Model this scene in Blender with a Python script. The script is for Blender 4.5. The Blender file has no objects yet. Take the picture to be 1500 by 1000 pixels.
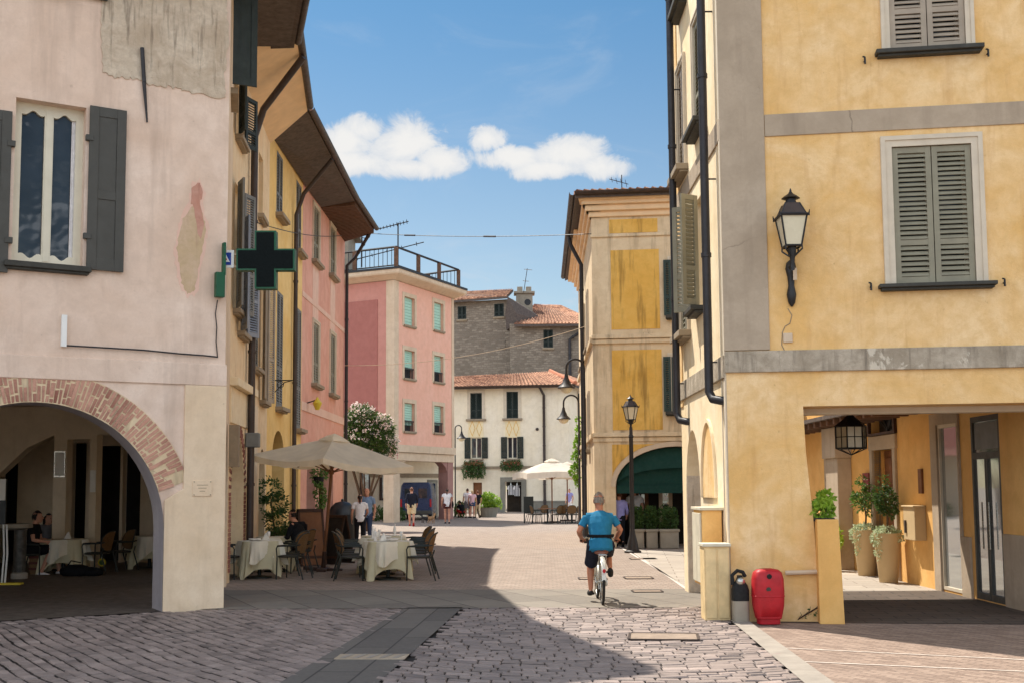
import bpy, bmesh, math, random
from mathutils import Vector as V, Matrix, noise
from mathutils.geometry import tessellate_polygon
random.seed(7)
S = bpy.context.scene
COL = S.collection
PI = math.pi
# ------------------------------------------------------------- camera model
FPX, PITCH, ROLL, EYE = 1700.0, math.radians(5.0), math.radians(0.4), 1.75
CVP = 715 - FPX*math.tan(PITCH)
_F = V((0, math.cos(PITCH), math.sin(PITCH))); _U0 = V((0, -math.sin(PITCH), math.cos(PITCH))); _R0 = V((1, 0, 0))
_R = _R0*math.cos(ROLL) - _U0*math.sin(ROLL); _U = _U0*math.cos(ROLL) + _R0*math.sin(ROLL)
EYEP = V((0, 0, EYE))
def ray(u, v): return (_F + _R*((u-750)/FPX) + _U*((CVP-v)/FPX))
def onz(u, v, z=0.0):
    d = ray(u, v); return EYEP + d*((z-EYE)/d.z)
def aty(u, v, y):
    d = ray(u, v); return EYEP + d*(y/d.y)
def G(u, v): p = onz(u, v, 0); return V((p.x, p.y, 0))
# ------------------------------------------------------------- mesh builder
class MB:
    def __init__(s): s.v = []; s.f = []; s.c = []; s.col = None
    def face(s, pts):
        n = len(s.v); s.v += [V(p) for p in pts]; s.f.append(tuple(range(n, n+len(pts)))); s.c.append(s.col)
    def obox(s, o, ax, ay, az):
        o, ax, ay, az = V(o), V(ax), V(ay), V(az)
        if ax.cross(ay).dot(az) < 0: ax, ay = ay, ax
        n = len(s.v)
        s.v += [o, o+ax, o+ax+ay, o+ay, o+az, o+ax+az, o+ax+ay+az, o+ay+az]
        for q in ((3,2,1,0),(4,5,6,7),(0,1,5,4),(1,2,6,5),(2,3,7,6),(3,0,4,7)):
            s.f.append(tuple(n+i for i in q)); s.c.append(s.col)
        return s
    def box(s, x0, x1, y0, y1, z0, z1): return s.obox((x0,y0,z0), (x1-x0,0,0), (0,y1-y0,0), (0,0,z1-z0))
    def pbox(s, pl, s0, s1, z0, z1, o0, o1):
        return s.obox(pl.pt(s0, z0, o0), pl.d*(s1-s0), pl.n*(o1-o0), (0,0,z1-z0))
    def tube(s, pts, r, n=8, cap=True, sq=1.0, up=None):
        pts = [V(p) for p in pts]
        if not isinstance(r, (list, tuple)): r = [r]*len(pts)
        t0 = (pts[1]-pts[0]).normalized()
        a = V(up) if up else (V((0,0,1)) if abs(t0.z) < .9 else V((0,1,0)))
        rings = []
        for i, p in enumerate(pts):
            t = ((pts[min(i+1,len(pts)-1)]-pts[max(i-1,0)])).normalized()
            b = t.cross(a);
            if b.length < 1e-5: b = t.cross(V((1,0.1,0)))
            b.normalize(); a2 = b.cross(t).normalized(); a = a2
            rings.append([p + (b*math.cos(2*PI*k/n) + a2*math.sin(2*PI*k/n)*sq)*r[i] for k in range(n)])
        s.rings(rings, cap); return s
    def rings(s, rings, cap=True, close=True):
        b0 = len(s.v); n = len(rings[0])
        for q in rings: s.v += [V(p) for p in q]
        for i in range(len(rings)-1):
            for k in range(n if close else n-1):
                k2 = (k+1) % n
                s.f.append((b0+i*n+k, b0+i*n+k2, b0+(i+1)*n+k2, b0+(i+1)*n+k)); s.c.append(s.col)
        if cap:
            s.f.append(tuple(b0+k for k in range(n-1,-1,-1))); s.c.append(s.col)
            s.f.append(tuple(b0+(len(rings)-1)*n+k for k in range(n))); s.c.append(s.col)
        return s
    def lathe(s, prof, c=(0,0,0), n=20, cap=True, sx=1, sy=1):
        c = V(c)
        return s.rings([[c+V((r*math.cos(2*PI*k/n)*sx, r*math.sin(2*PI*k/n)*sy, z)) for k in range(n)] for r, z in prof], cap)
    def ball(s, c, r, n=10, m=7):
        c = V(c); r = V(r) if not isinstance(r, (int,float)) else V((r,r,r))
        return s.rings([[c+V((r.x*math.sin(PI*j/m)*math.cos(2*PI*k/n), r.y*math.sin(PI*j/m)*math.sin(2*PI*k/n), -r.z*math.cos(PI*j/m)))
                  for k in range(n)] for j in ([.12]+list(range(1,m))+[m-.12])], True)
    def prism(s, pl, loops, o0, o1, back=True):
        # loops of (s,z): the first is the outline, the others are holes
        flat = [q for l in loops for q in l]
        tris = tessellate_polygon([[V((a,b,0)) for a,b in l] for l in loops])
        for (o, flip) in ((o1, False),) + (((o0, True),) if back else ()):
            n = len(s.v); s.v += [pl.pt(a,b,o) for a,b in flat]
            for t in tris:
                p0,p1,p2 = [V((*flat[i],0)) for i in t]
                ccw = (p1-p0).cross(p2-p0).z > 0
                t = t if ccw == pl.ccw else t[::-1]
                if flip: t = t[::-1]
                s.f.append(tuple(n+i for i in t)); s.c.append(s.col)
        for l in loops:
            for i in range(len(l)):
                a, b = l[i], l[(i+1)%len(l)]
                s.face([pl.pt(*a,o0), pl.pt(*b,o0), pl.pt(*b,o1), pl.pt(*a,o1)])
        return s
ORG = {}
def setp(o, label=None, cat=None, group=None, kind=None):
    if label: o['label'] = label
    if cat: o['category'] = cat
    if group: o['group'] = group
    if kind: o['kind'] = kind
    return o
def thing(name, label, cat, loc=(0,0,0), group=None, rz=0):
    o = bpy.data.objects.new(name, None); COL.objects.link(o); o.location = V(loc); o.rotation_euler.z = rz
    o.empty_display_size = .2
    setp(o, label, cat, group); ORG[o.name] = V(loc); return o
def put(name, mb, mat, parent=None, smooth=None, bev=0, local=False, recalc=True):
    me = bpy.data.meshes.new(name)
    off = ORG[parent.name] if (parent and not local) else V((0,0,0))
    me.from_pydata([tuple(p-off) for p in mb.v], [], mb.f)
    if recalc:
        bm = bmesh.new(); bm.from_mesh(me)
        bmesh.ops.remove_doubles(bm, verts=bm.verts, dist=1e-5)
        bmesh.ops.recalc_face_normals(bm, faces=bm.faces)
        bm.to_mesh(me); bm.free()
    elif any(c is not None for c in mb.c):
        at = me.color_attributes.new('tint', 'FLOAT_COLOR', 'CORNER'); i = 0
        for p, c in zip(me.polygons, mb.c):
            c = c or 0.5
            for _ in p.loop_indices: at.data[i].color = (c,c,c,1); i += 1
    if isinstance(mat, str): mat = MAT[mat]
    me.materials.append(mat)
    o = bpy.data.objects.new(name, me); COL.objects.link(o)
    if smooth:
        me.polygons.foreach_set('use_smooth', [True]*len(me.polygons)); me.set_sharp_from_angle(angle=math.radians(smooth))
    if bev:
        m = o.modifiers.new('bevel','BEVEL'); m.width = bev; m.segments = 2; m.limit_method = 'ANGLE'; m.harden_normals = False
    if parent:
        o.parent = parent; ORG[o.name] = ORG[parent.name]
    return o
def copytree(o, parent=None):
    c = o.copy(); COL.objects.link(c)
    if parent: c.parent = parent
    for ch in list(o.children): copytree(ch, c)
    return c
class Plane:
    """vertical facade plane through ground points a -> b; n is the outward normal (to the right of a->b seen from above if side=1)"""
    def __init__(s, a, b, side=1):
        s.a = V((a[0],a[1],0)); b = V((b[0],b[1],0)); s.len = (b-s.a).length; s.d = (b-s.a).normalized()
        s.n = V((s.d.y, -s.d.x, 0))*side; s.ccw = (side == 1)
    def pt(s, q, z, o=0.0): return s.a + s.d*q + s.n*o + V((0,0,z))
    def at(s, u, v, o=0.0):
        d = ray(u, v); t = (s.a + s.n*o - EYEP).dot(s.n)/d.dot(s.n); p = EYEP + d*t
        return ((p-s.a).dot(s.d), p.z)
    def rect(s, u0, v0, u1, v1):
        vm, um = (v0+v1)/2, (u0+u1)/2
        a, b = s.at(u0, vm)[0], s.at(u1, vm)[0]; z1, z0 = s.at(um, v0)[1], s.at(um, v1)[1]
        return (min(a,b), max(a,b), min(z0,z1), max(z0,z1))
def rc(r): return [(r[0],r[2]),(r[1],r[2]),(r[1],r[3]),(r[0],r[3])]
def arch(s0, s1, z0, zs, zt, n=18):
    c, w = (s0+s1)/2, (s1-s0)/2
    return [(s0,z0),(s1,z0)] + [(c+w*math.cos(PI*k/n), zs+(zt-zs)*math.sin(PI*k/n)) for k in range(n+1)]
# ------------------------------------------------------------- materials
MAT = {}
def hexc(r, g, b): return tuple(((x/255.0)/12.92 if x <= 10 else (((x/255.0)+.055)/1.055)**2.4) for x in (r,g,b))
class NT:
    def __init__(s, name):
        m = bpy.data.materials.new(name); m.use_nodes = True; s.m = m; s.t = m.node_tree; s.n = s.t.nodes; s.b = s.n['Principled BSDF']; MAT[name] = m
        g = s.n.new('ShaderNodeNewGeometry'); s.pos = g.outputs['Position']
    def node(s, ty, **k):
        n = s.n.new(ty)
        for a, b in k.items(): setattr(n, a, b)
        return n
    def set(s, sock, val):
        if hasattr(val, 'is_linked'): s.t.links.new(val, sock)
        else: sock.default_value = val
    def map(s, scale=(1,1,1), rot=(0,0,0), src=None, loc=(0,0,0)):
        m = s.node('ShaderNodeMapping'); s.set(m.inputs['Vector'], src or s.pos); m.inputs['Scale'].default_value = scale; m.inputs['Rotation'].default_value = rot; m.inputs['Location'].default_value = loc
        return m.outputs[0]
    def noise(s, scale=1, detail=5, rough=.55, vec=None, dist=0):
        n = s.node('ShaderNodeTexNoise'); n.inputs['Scale'].default_value = scale; n.inputs['Detail'].default_value = detail
        n.inputs['Roughness'].default_value = rough; n.inputs['Distortion'].default_value = dist; s.set(n.inputs['Vector'], vec or s.pos); return n.outputs['Fac']
    def ramp(s, fac, lo, hi, a=0.0, b=1.0):
        n = s.node('ShaderNodeMapRange'); s.set(n.inputs[0], fac); n.inputs[1].default_value = lo; n.inputs[2].default_value = hi; n.inputs[3].default_value = a; n.inputs[4].default_value = b; return n.outputs[0]
    def math(s, op, a, b=0.0):
        n = s.node('ShaderNodeMath', operation=op); s.set(n.inputs[0], a); s.set(n.inputs[1], b); return n.outputs[0]
    def mix(s, fac, a, b, bt='MIX'):
        n = s.node('ShaderNodeMix', data_type='RGBA', blend_type=bt); s.set(n.inputs[0], fac)
        for sock, c in ((n.inputs[6], a), (n.inputs[7], b)):
            s.set(sock, c if hasattr(c,'is_linked') else (*c[:3],1))
        return n.outputs[2]
    def bump(s, h, strength=.3, dist=.02, nrm=None):
        n = s.node('ShaderNodeBump'); n.inputs['Strength'].default_value = strength; n.inputs['Distance'].default_value = dist; s.set(n.inputs['Height'], h)
        if nrm: s.t.links.new(nrm, n.inputs['Normal'])
        return n.outputs[0]
    def done(s, col, rough=.8, nrm=None, metal=0.0, spec=.3):
        s.set(s.b.inputs['Base Color'], col if hasattr(col,'is_linked') else (*col[:3],1)); s.set(s.b.inputs['Roughness'], rough)
        s.b.inputs['Metallic'].default_value = metal; s.b.inputs['Specular IOR Level'].default_value = spec
        if nrm: s.t.links.new(nrm, s.b.inputs['Normal'])
        return s.m
def plain(name, c, rough=.6, var=.18, scale=6, metal=0.0, spec=.35, bump=.12, bscale=60):
    t = NT(name); n = t.noise(scale, 6); f = t.ramp(n, .3, .7)
    col = t.mix(f, tuple(x*(1-var) for x in c), tuple(min(1,x*(1+var)) for x in c))
    r = t.ramp(t.noise(scale*2.3, 4), .3, .7, max(.03,rough-.1), min(1,rough+.1))
    return t.done(col, r, t.bump(t.noise(bscale, 4), bump, .01), metal, spec)
def stucco(name, c, pale=None, dirt=None, dirt_amt=.5, crack=True, sc=1.0, bump=.35, patch=None, st=(.54,.74)):
    t = NT(name)
    pale = pale or tuple(min(1,x*1.22) for x in c); dirt = dirt or tuple(x*.55 for x in c)
    big = t.noise(.7*sc, 6, .6, dist=.6); med = t.noise(3.2*sc, 7, .65, dist=.3); fine = t.noise(30*sc, 5, .7)
    streak = t.noise(1.6*sc, 6, .6, t.map((2.2,2.2,.22)))
    col = t.mix(t.ramp(big,.33,.66), c, pale)
    col = t.mix(t.ramp(med,.42,.68,0,.55), col, tuple(x*.84 for x in c))
    col = t.mix(t.ramp(streak,st[0],st[1],0,dirt_amt), col, dirt)
    col = t.mix(t.ramp(fine,.35,.75,0,.25), col, tuple(x*.78 for x in c))
    if patch:
        pm = t.ramp(t.noise(.55*sc, 5, .7, t.map(loc=(3.1,7.7,1.3)), .8), .60, .64); col = t.mix(pm, col, patch)
    h = t.math('ADD', t.math('ADD', t.math('MULTIPLY', med, .6), t.math('MULTIPLY', big, 1.6)), t.math('MULTIPLY', fine, .35))
    pit = t.ramp(t.noise(5.5*sc, 6, .7, t.map(loc=(5,2,8))), .66, .72); col = t.mix(t.math('MULTIPLY', pit, .45), col, tuple(x*.62 for x in c)); h = t.math('SUBTRACT', h, t.math('MULTIPLY', pit, .25))
    if crack:
        v = t.node('ShaderNodeTexVoronoi', feature='DISTANCE_TO_EDGE'); v.inputs['Scale'].default_value = .42*sc
        w = t.node('ShaderNodeVectorMath', operation='ADD'); nn = t.node('ShaderNodeTexNoise'); nn.inputs['Scale'].default_value = 2.5; nn.inputs['Detail'].default_value = 6
        t.set(nn.inputs['Vector'], t.pos); t.set(w.inputs[0], t.pos); sc_ = t.node('ShaderNodeVectorMath', operation='SCALE'); t.set(sc_.inputs[0], nn.outputs['Color']); sc_.inputs['Scale'].default_value = .5
        t.set(w.inputs[1], sc_.outputs[0]); t.set(v.inputs['Vector'], w.outputs[0])
        cm = t.math('MULTIPLY', t.ramp(v.outputs['Distance'], 0, .005, 1, 0), t.ramp(t.noise(.9*sc,3), .56, .62, 0, .55))
        col = t.mix(cm, col, tuple(x*.3 for x in c)); h = t.math('SUBTRACT', h, t.math('MULTIPLY', cm, .5))
    return t.done(col, .88, t.bump(h, bump, .03), spec=.2)
def bricks(name, c1, c2, mortar, scale, rot=0, w=.5, hgt=.25, msize=.02, vertical=None, rough=.8, bump=.5, warp=.02, off=.5):
    t = NT(name)
    nn = t.node('ShaderNodeTexNoise'); nn.inputs['Scale'].default_value = 1.7; nn.inputs['Detail'].default_value = 4; t.set(nn.inputs['Vector'], t.pos)
    sc_ = t.node('ShaderNodeVectorMath', operation='SCALE'); t.set(sc_.inputs[0], nn.outputs['Color']); sc_.inputs['Scale'].default_value = warp
    w_ = t.node('ShaderNodeVectorMath', operation='ADD'); t.set(w_.inputs[0], t.pos); t.set(w_.inputs[1], sc_.outputs[0])
    src = w_.outputs[0]
    if vertical is not None:   # wall: u along the wall direction, v up
        sx = t.node('ShaderNodeVectorMath', operation='DOT_PRODUCT'); t.set(sx.inputs[0], src); sx.inputs[1].default_value = (*vertical[:2],0)
        sp = t.node('ShaderNodeSeparateXYZ'); t.set(sp.inputs[0], src); cb = t.node('ShaderNodeCombineXYZ'); t.set(cb.inputs[0], sx.outputs['Value']); t.set(cb.inputs[1], sp.outputs[2]); src = cb.outputs[0]
    b = t.node('ShaderNodeTexBrick'); t.set(b.inputs['Vector'], t.map(rot=(0,0,rot), src=src)); b.inputs['Scale'].default_value = scale
    b.inputs['Color1'].default_value = (0,0,0,1); b.inputs['Color2'].default_value = (1,1,1,1); b.inputs['Mortar'].default_value = (.5,.5,.5,1)
    b.inputs['Brick Width'].default_value = w; b.inputs['Row Height'].default_value = hgt; b.inputs['Mortar Size'].default_value = msize; b.inputs['Mortar Smooth'].default_value = .3; b.offset = off
    sep = t.node('ShaderNodeSeparateColor'); t.set(sep.inputs[0], b.outputs['Color'])
    col = t.mix(sep.outputs[0], c1, c2)
    col = t.mix(t.ramp(t.noise(1.1,6,.65),.35,.7,0,.45), col, tuple(x*.72 for x in c1))
    col = t.mix(t.ramp(t.noise(18,5,.7),.35,.7,0,.4), col, tuple(x*1.12 for x in c2))
    col = t.mix(b.outputs['Fac'], col, mortar)
    h = t.math('SUBTRACT', t.math('MULTIPLY', t.noise(25,5), .35), b.outputs['Fac'])
    return t.done(col, rough, t.bump(h, bump, .02), spec=.25)
def tinted(name, c1, c2, rough=.8, bump=.4, bscale=35, spec=.25, dirt=.35):
    t = NT(name); a = t.node('ShaderNodeVertexColor', layer_name='tint'); sep = t.node('ShaderNodeSeparateColor'); t.set(sep.inputs[0], a.outputs[0])
    col = t.mix(sep.outputs[0], c1, c2)
    col = t.mix(t.ramp(t.noise(9,6,.7),.4,.72,0,dirt), col, tuple(x*.6 for x in c1))
    col = t.mix(t.ramp(t.noise(1.3,5,.6),.42,.66,0,dirt), col, tuple(min(1,x*1.1) for x in c2))
    return t.done(col, rough, t.bump(t.noise(bscale,5,.6), bump, .012), spec=spec)
def leafm(name, c1, c2, c3=None):
    t = NT(name); o = t.node('ShaderNodeTexWhiteNoise'); t.set(o.inputs['Vector'], t.map((1,1,1)))
    col = t.mix(t.ramp(t.noise(5,3),.35,.65), c1, c2); col = t.mix(t.ramp(t.noise(40,2),.45,.7,0,.6), col, c3 or c2)
    m = t.done(col, .5, spec=.4)
    t.b.inputs['Subsurface Weight'].default_value = 0
    tr = t.node('ShaderNodeBsdfTranslucent'); t.set(tr.inputs['Color'], col); ad = t.node('ShaderNodeMixShader'); ad.inputs[0].default_value = .35
    out = t.n['Material Output']; t.t.links.new(t.b.outputs[0], ad.inputs[1]); t.t.links.new(tr.outputs[0], ad.inputs[2]); t.t.links.new(ad.outputs[0], out.inputs['Surface']); return m
def fabric(name, c, trans=.3, wscale=300, rough=.9):
    t = NT(name); col = t.mix(t.ramp(t.noise(3,5),.35,.7), c, tuple(x*.86 for x in c))
    t.done(col, rough, t.bump(t.noise(wscale,3), .15, .004), spec=.15)
    tr = t.node('ShaderNodeBsdfTranslucent'); t.set(tr.inputs['Color'], col); ad = t.node('ShaderNodeMixShader'); ad.inputs[0].default_value = trans
    out = t.n['Material Output']; t.t.links.new(t.b.outputs[0], ad.inputs[1]); t.t.links.new(tr.outputs[0], ad.inputs[2]); t.t.links.new(ad.outputs[0], out.inputs['Surface'])
def glass(name, c=(.02,.025,.03), rough=.04):
    t = NT(name); return t.done(t.mix(t.ramp(t.noise(1.5,2),.3,.7), c, tuple(x*1.8 for x in c)), rough, t.bump(t.noise(2.2,2), .16, .06), spec=.6)
SUN_E, SKY_S, EXPO, CLOUD = 3.4, .05, 1.12, 8.2
SKY_LO, SKY_HI, CLOUD_FILL = (1.16,1.13,1.02), (.53,.91,1.03), 2.3
PUFFS = [(510,205,52,30),(535,190,48,28),(590,212,70,46),(640,234,60,26),(520,240,90,24),(600,245,80,22),(715,205,32,22),(750,232,60,22),(835,226,74,32),(880,244,46,24),(810,248,80,18)]
# ------------------------------------------------------------- palette
stucco('pink_plaster', hexc(222,194,172), hexc(238,216,198), hexc(180,156,138), .5, sc=1.0, crack=False, st=(.5,.7))
stucco('bare_render', hexc(196,176,152), hexc(226,210,188), hexc(112,98,84), .85, sc=3.4, bump=1.0, crack=False)
stucco('old_patch', hexc(198,172,134), hexc(212,184,160), hexc(168,132,112), .6, sc=3, crack=False)
stucco('brick_patch', hexc(192,138,118), hexc(206,164,146), hexc(150,100,84), .6, sc=4, crack=False)
stucco('cream_pillar', hexc(228,200,166), hexc(238,216,188), hexc(190,162,130), .4, crack=False)
stucco('grey_reveal', hexc(158,148,148), hexc(176,166,164), hexc(125,116,116), .4, crack=False)
stucco('amber_plaster', hexc(230,184,116), hexc(244,212,164), hexc(194,144,86), .45, sc=1.7, bump=.5, crack=False, st=(.56,.74))
stucco('amber_smooth', hexc(228,174,100), hexc(238,192,124), hexc(192,142,84), .3, crack=False)
stucco('quoin_grey', hexc(170,152,130), hexc(190,172,150), hexc(128,112,96), .45, sc=.8)
stucco('band_stone', hexc(152,138,118), hexc(196,182,162), hexc(98,88,76), .8, sc=2.6, bump=.6, patch=hexc(204,192,172))
stucco('cream_street', hexc(240,214,170), hexc(246,230,200), hexc(196,164,118), .3, crack=False)
stucco('beige_house', hexc(232,200,156), hexc(240,218,182), hexc(172,132,96), .5, sc=1.6)
stucco('ochre_house', hexc(236,194,118), hexc(242,210,146), hexc(200,158,92), .35, crack=False)
stucco('rose_house', hexc(220,160,140), hexc(230,182,162), hexc(182,124,110), .4, crack=False)
stucco('rose_pale', hexc(228,190,170), hexc(234,202,184), hexc(196,156,138), .3, crack=False)
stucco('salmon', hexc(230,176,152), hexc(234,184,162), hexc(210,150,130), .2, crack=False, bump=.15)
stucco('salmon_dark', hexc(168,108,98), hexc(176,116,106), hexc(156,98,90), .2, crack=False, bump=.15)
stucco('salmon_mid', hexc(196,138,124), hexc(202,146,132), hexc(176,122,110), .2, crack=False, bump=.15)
stucco('trim_beige', hexc(206,182,154), hexc(218,198,172), hexc(172,148,124), .35, crack=False, bump=.15)
stucco('cream_house', hexc(236,222,194), hexc(242,230,208), hexc(210,194,166), .3, crack=False, bump=.2)
stucco('grey_dado', hexc(128,124,112), hexc(145,140,128), hexc(100,98,90), .4, crack=False)
stucco('mustard', hexc(224,172,80), hexc(232,188,104), hexc(124,94,50), .7, sc=1.5, crack=False, st=(.53,.70))
stucco('old_beige', hexc(216,190,152), hexc(230,210,176), hexc(134,116,96), .7, sc=1.2, st=(.52,.7))
stucco('dark_interior', hexc(205,188,164), hexc(214,198,176), hexc(170,152,130), .4, crack=False)
stucco('inner_beige', hexc(226,206,176), hexc(234,216,190), hexc(190,168,138), .3, crack=False)
stucco('dusty_plum', hexc(150,112,104), hexc(165,126,116), hexc(120,92,86), .4, crack=False)
bricks('rubble_stone', hexc(112,100,88), hexc(156,144,128), hexc(128,116,102), 1.0, w=.42, hgt=.2, msize=.025, vertical=(1,0), warp=.35, bump=.9)
tinted('arch_brick', hexc(138,88,74), hexc(206,158,136), .9, .6, dirt=.6)
tinted('sett', hexc(54,49,47), hexc(170,151,141), .6, .5, dirt=.25, spec=.35)
tinted('roof_tile', hexc(112,70,54), hexc(210,160,128), .85, .3, dirt=.55)
plain('sett_joint', hexc(58,52,47), .95, .3, 5, bump=.5)
bricks('piazza_brick', hexc(138,122,110), hexc(166,150,136), hexc(118,104,94), 1.0, rot=.35, w=.24, hgt=.12, msize=.012, bump=.5, warp=.04)
bricks('herring_brick', hexc(118,98,86), hexc(164,142,126), hexc(112,96,84), 1.0, rot=.9, w=.2, hgt=.065, msize=.007, bump=.35, warp=.02)
bricks('slab_stone', hexc(113,105,96), hexc(137,128,116), hexc(89,81,73), 1.0, rot=1.15, w=1.3, hgt=.72, msize=.014, bump=.3, warp=.02)
bricks('slab_strip', hexc(95,89,84), hexc(115,108,100), hexc(69,64,61), 1.0, rot=PI/2+.06, w=1.7, hgt=.42, msize=.012, bump=.3, warp=.01)
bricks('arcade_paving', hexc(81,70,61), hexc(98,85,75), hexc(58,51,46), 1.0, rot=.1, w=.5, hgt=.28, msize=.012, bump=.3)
bricks('alley_paving', hexc(158,147,135), hexc(178,167,153), hexc(126,115,104), 1.0, rot=.1, w=.9, hgt=.45, msize=.012, bump=.3)
plain('pale_line', hexc(206,194,182), .8, .2, 9, bump=.4)
plain('cover_stone', hexc(142,124,108), .85, .2, 8, bump=.4)
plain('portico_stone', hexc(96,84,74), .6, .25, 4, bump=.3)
plain('kerb_stone', hexc(149,139,127), .8, .15, 4, bump=.3)
plain('black_metal', hexc(38,37,38), .45, .2, 8, .3, .5)
plain('gutter_metal', hexc(74,62,56), .5, .2, 5, .4, .4)
plain('pipe_brown', hexc(66,56,52), .5, .18, 5, .2, .4)
plain('pipe_dark', hexc(54,52,54), .5, .18, 5, .3, .4)
plain('dark_wood', hexc(88,77,70), .75, .3, 7)
plain('rafter_wood', hexc(104,76,58), .8, .3, 7)
plain('soffit_beige', hexc(234,202,160), .8, .08, 3)
plain('shutter_charcoal', hexc(72,70,64), .55, .1, 4)
plain('shutter_sage', hexc(138,132,112), .6, .12, 4)
plain('shutter_taupe', hexc(162,148,130), .6, .12, 4)
plain('shutter_green', hexc(46,62,56), .6, .15, 4)
plain('shutter_darkgreen', hexc(40,48,44), .6, .15, 4)
plain('shutter_grey', hexc(120,120,116), .6, .15, 4)
plain('shutter_bluegrey', hexc(136,142,152), .45, .15, 4)
plain('window_cream', hexc(214,206,184), .5, .06, 4)
plain('frame_pale', hexc(206,192,170), .7, .08, 5)
plain('sill_dark', hexc(62,60,54), .7, .15, 6)
plain('sill_stone', hexc(150,134,112), .8, .15, 6)
plain('mint_blind', hexc(166,206,186), .5, .04, 3)
glass('pane_dark'); glass('pane_shop', (.05,.05,.05), .03); MAT['pane_shop'].node_tree.nodes['Principled BSDF'].inputs['IOR'].default_value = 2.4
stucco('trim_yellow', hexc(234,216,174), hexc(240,224,188), hexc(190,160,110), .3, crack=False, bump=.15)
plain('roof_tile_cap', hexc(176,110,80), .85, .25, 6)
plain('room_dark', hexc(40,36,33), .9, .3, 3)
plain('sign_green', hexc(16,82,52), .45, .1, 5)
plain('sign_black', hexc(14,20,20), .35, .1, 5)
plain('sign_blue', hexc(38,66,150), .4, .05, 5)
plain('white_paint', hexc(232,230,224), .5, .05, 6)
plain('paper_white', hexc(238,234,224), .7, .04, 6)
plain('lamp_glass', hexc(214,204,176), .25, .08, 3)
plain('red_plastic', hexc(172,26,34), .48, .14, 9, bump=.25)
plain('old_cream_wood', hexc(218,190,140), .7, .18, 5, bump=.3)
plain('old_cream_top', hexc(206,196,172), .7, .12, 5)
plain('wood_mid', hexc(120,76,44), .6, .25, 6)
plain('wood_dark', hexc(64,40,28), .55, .25, 6)
plain('planter_beige', hexc(196,170,128), .7, .06, 3)
plain('planter_stone', hexc(150,140,124), .85, .15, 4)
plain('bark', hexc(92,76,60), .9, .3, 12, bump=.6)
plain('chair_dark', hexc(40,44,40), .5, .15, 5)
plain('chair_wicker', hexc(112,84,52), .7, .3, 40, bump=.5, bscale=120)
plain('chair_wicker_dark', hexc(58,56,48), .7, .3, 40, bump=.5, bscale=120)
plain('plate_white', hexc(235,232,226), .3, .03, 4, spec=.5)
plain('marble_dark', hexc(70,66,60), .4, .5, 12)
plain('yellow_plastic', hexc(214,190,60), .5, .08, 4)
plain('chalk_board', hexc(44,36,32), .8, .2, 4)
plain('menu_board', hexc(120,82,56), .7, .2, 4)
plain('bin_black', hexc(36,40,42), .45, .15, 4, spec=.5)
plain('van_blue', hexc(34,54,88), .3, .1, 2, spec=.5)
plain('rubber', hexc(30,29,28), .8, .15, 9)
plain('chrome', hexc(190,188,180), .25, .08, 6, .85, .5)
plain('bike_paint', hexc(206,202,190), .35, .06, 6, .2, .5)
plain('brown_leather', hexc(120,74,58), .55, .15, 9)
plain('stem_green', hexc(62,84,40), .8, .2, 9)
plain('awning_green', hexc(14,54,46), .85, .08, 5)
plain('menu_red', hexc(128,34,38), .5, .08, 5)
plain('lamp_pole', hexc(52,48,46), .5, .15, 6, .3)
fabric('canvas_cream', hexc(252,240,216), .5)
fabric('canvas_lit', hexc(240,228,210), .4)
fabric('cloth_cream', hexc(242,234,214), .15)
fabric('cloth_green', hexc(218,208,174), .15)
leafm('leaf_dark', hexc(52,76,38), hexc(84,112,54)); leafm('leaf_mid', hexc(66,98,40), hexc(110,142,60)); leafm('leaf_bright', hexc(110,150,40), hexc(168,196,70))
leafm('leaf_pale', hexc(150,168,120), hexc(206,214,180)); leafm('flower_pink', hexc(248,238,230), hexc(248,216,206), hexc(254,248,244)); leafm('flower_red', hexc(170,50,50), hexc(220,120,110))
leafm('ivy_leaf', hexc(96,140,36), hexc(150,186,60))
def cloth(name, c, r=.85): plain(name, c, r, .1, 14, bump=.25, bscale=90, spec=.15)
for nm, c in dict(teal=(40,112,146), navy=(34,36,48), white=(232,228,226), black=(28,28,32), khaki=(206,188,152), lavender=(150,146,196), paleblue=(130,154,182), maroon=(92,52,48),
                  grey=(120,118,120), pinkish=(226,186,190), red=(176,48,44), denim=(66,80,110), bagblack=(22,22,24)).items(): cloth('cloth_'+nm if nm not in ('green','cream') else nm, hexc(*c))
plain('skin', hexc(196,142,116), .55, .08, 10, bump=.05); plain('skin_tan', hexc(176,116,88), .55, .08, 10, bump=.05)
NT('pane_mirror').done((.42,.44,.44), .04, None, .7, .6)
plain('hair_dark', hexc(36,28,24), .6, .3, 60, bump=.4); plain('hair_grey', hexc(150,138,126), .8, .35, 60, bump=.8); plain('hair_brown', hexc(96,58,36), .6, .3, 60, bump=.4); plain('hair_straw', hexc(196,170,130), .6, .2, 60)
plain('dog_black', hexc(44,40,38), .9, .3, 30); plain('dog_tan', hexc(170,130,92), .9, .3, 30); plain('eye_dark', hexc(30,24,22), .2, .1, 10); plain('lip', hexc(160,90,84), .5, .1, 10)
plain('led_lens', hexc(16,22,22), .7, .2, 30, spec=.1)
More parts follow.
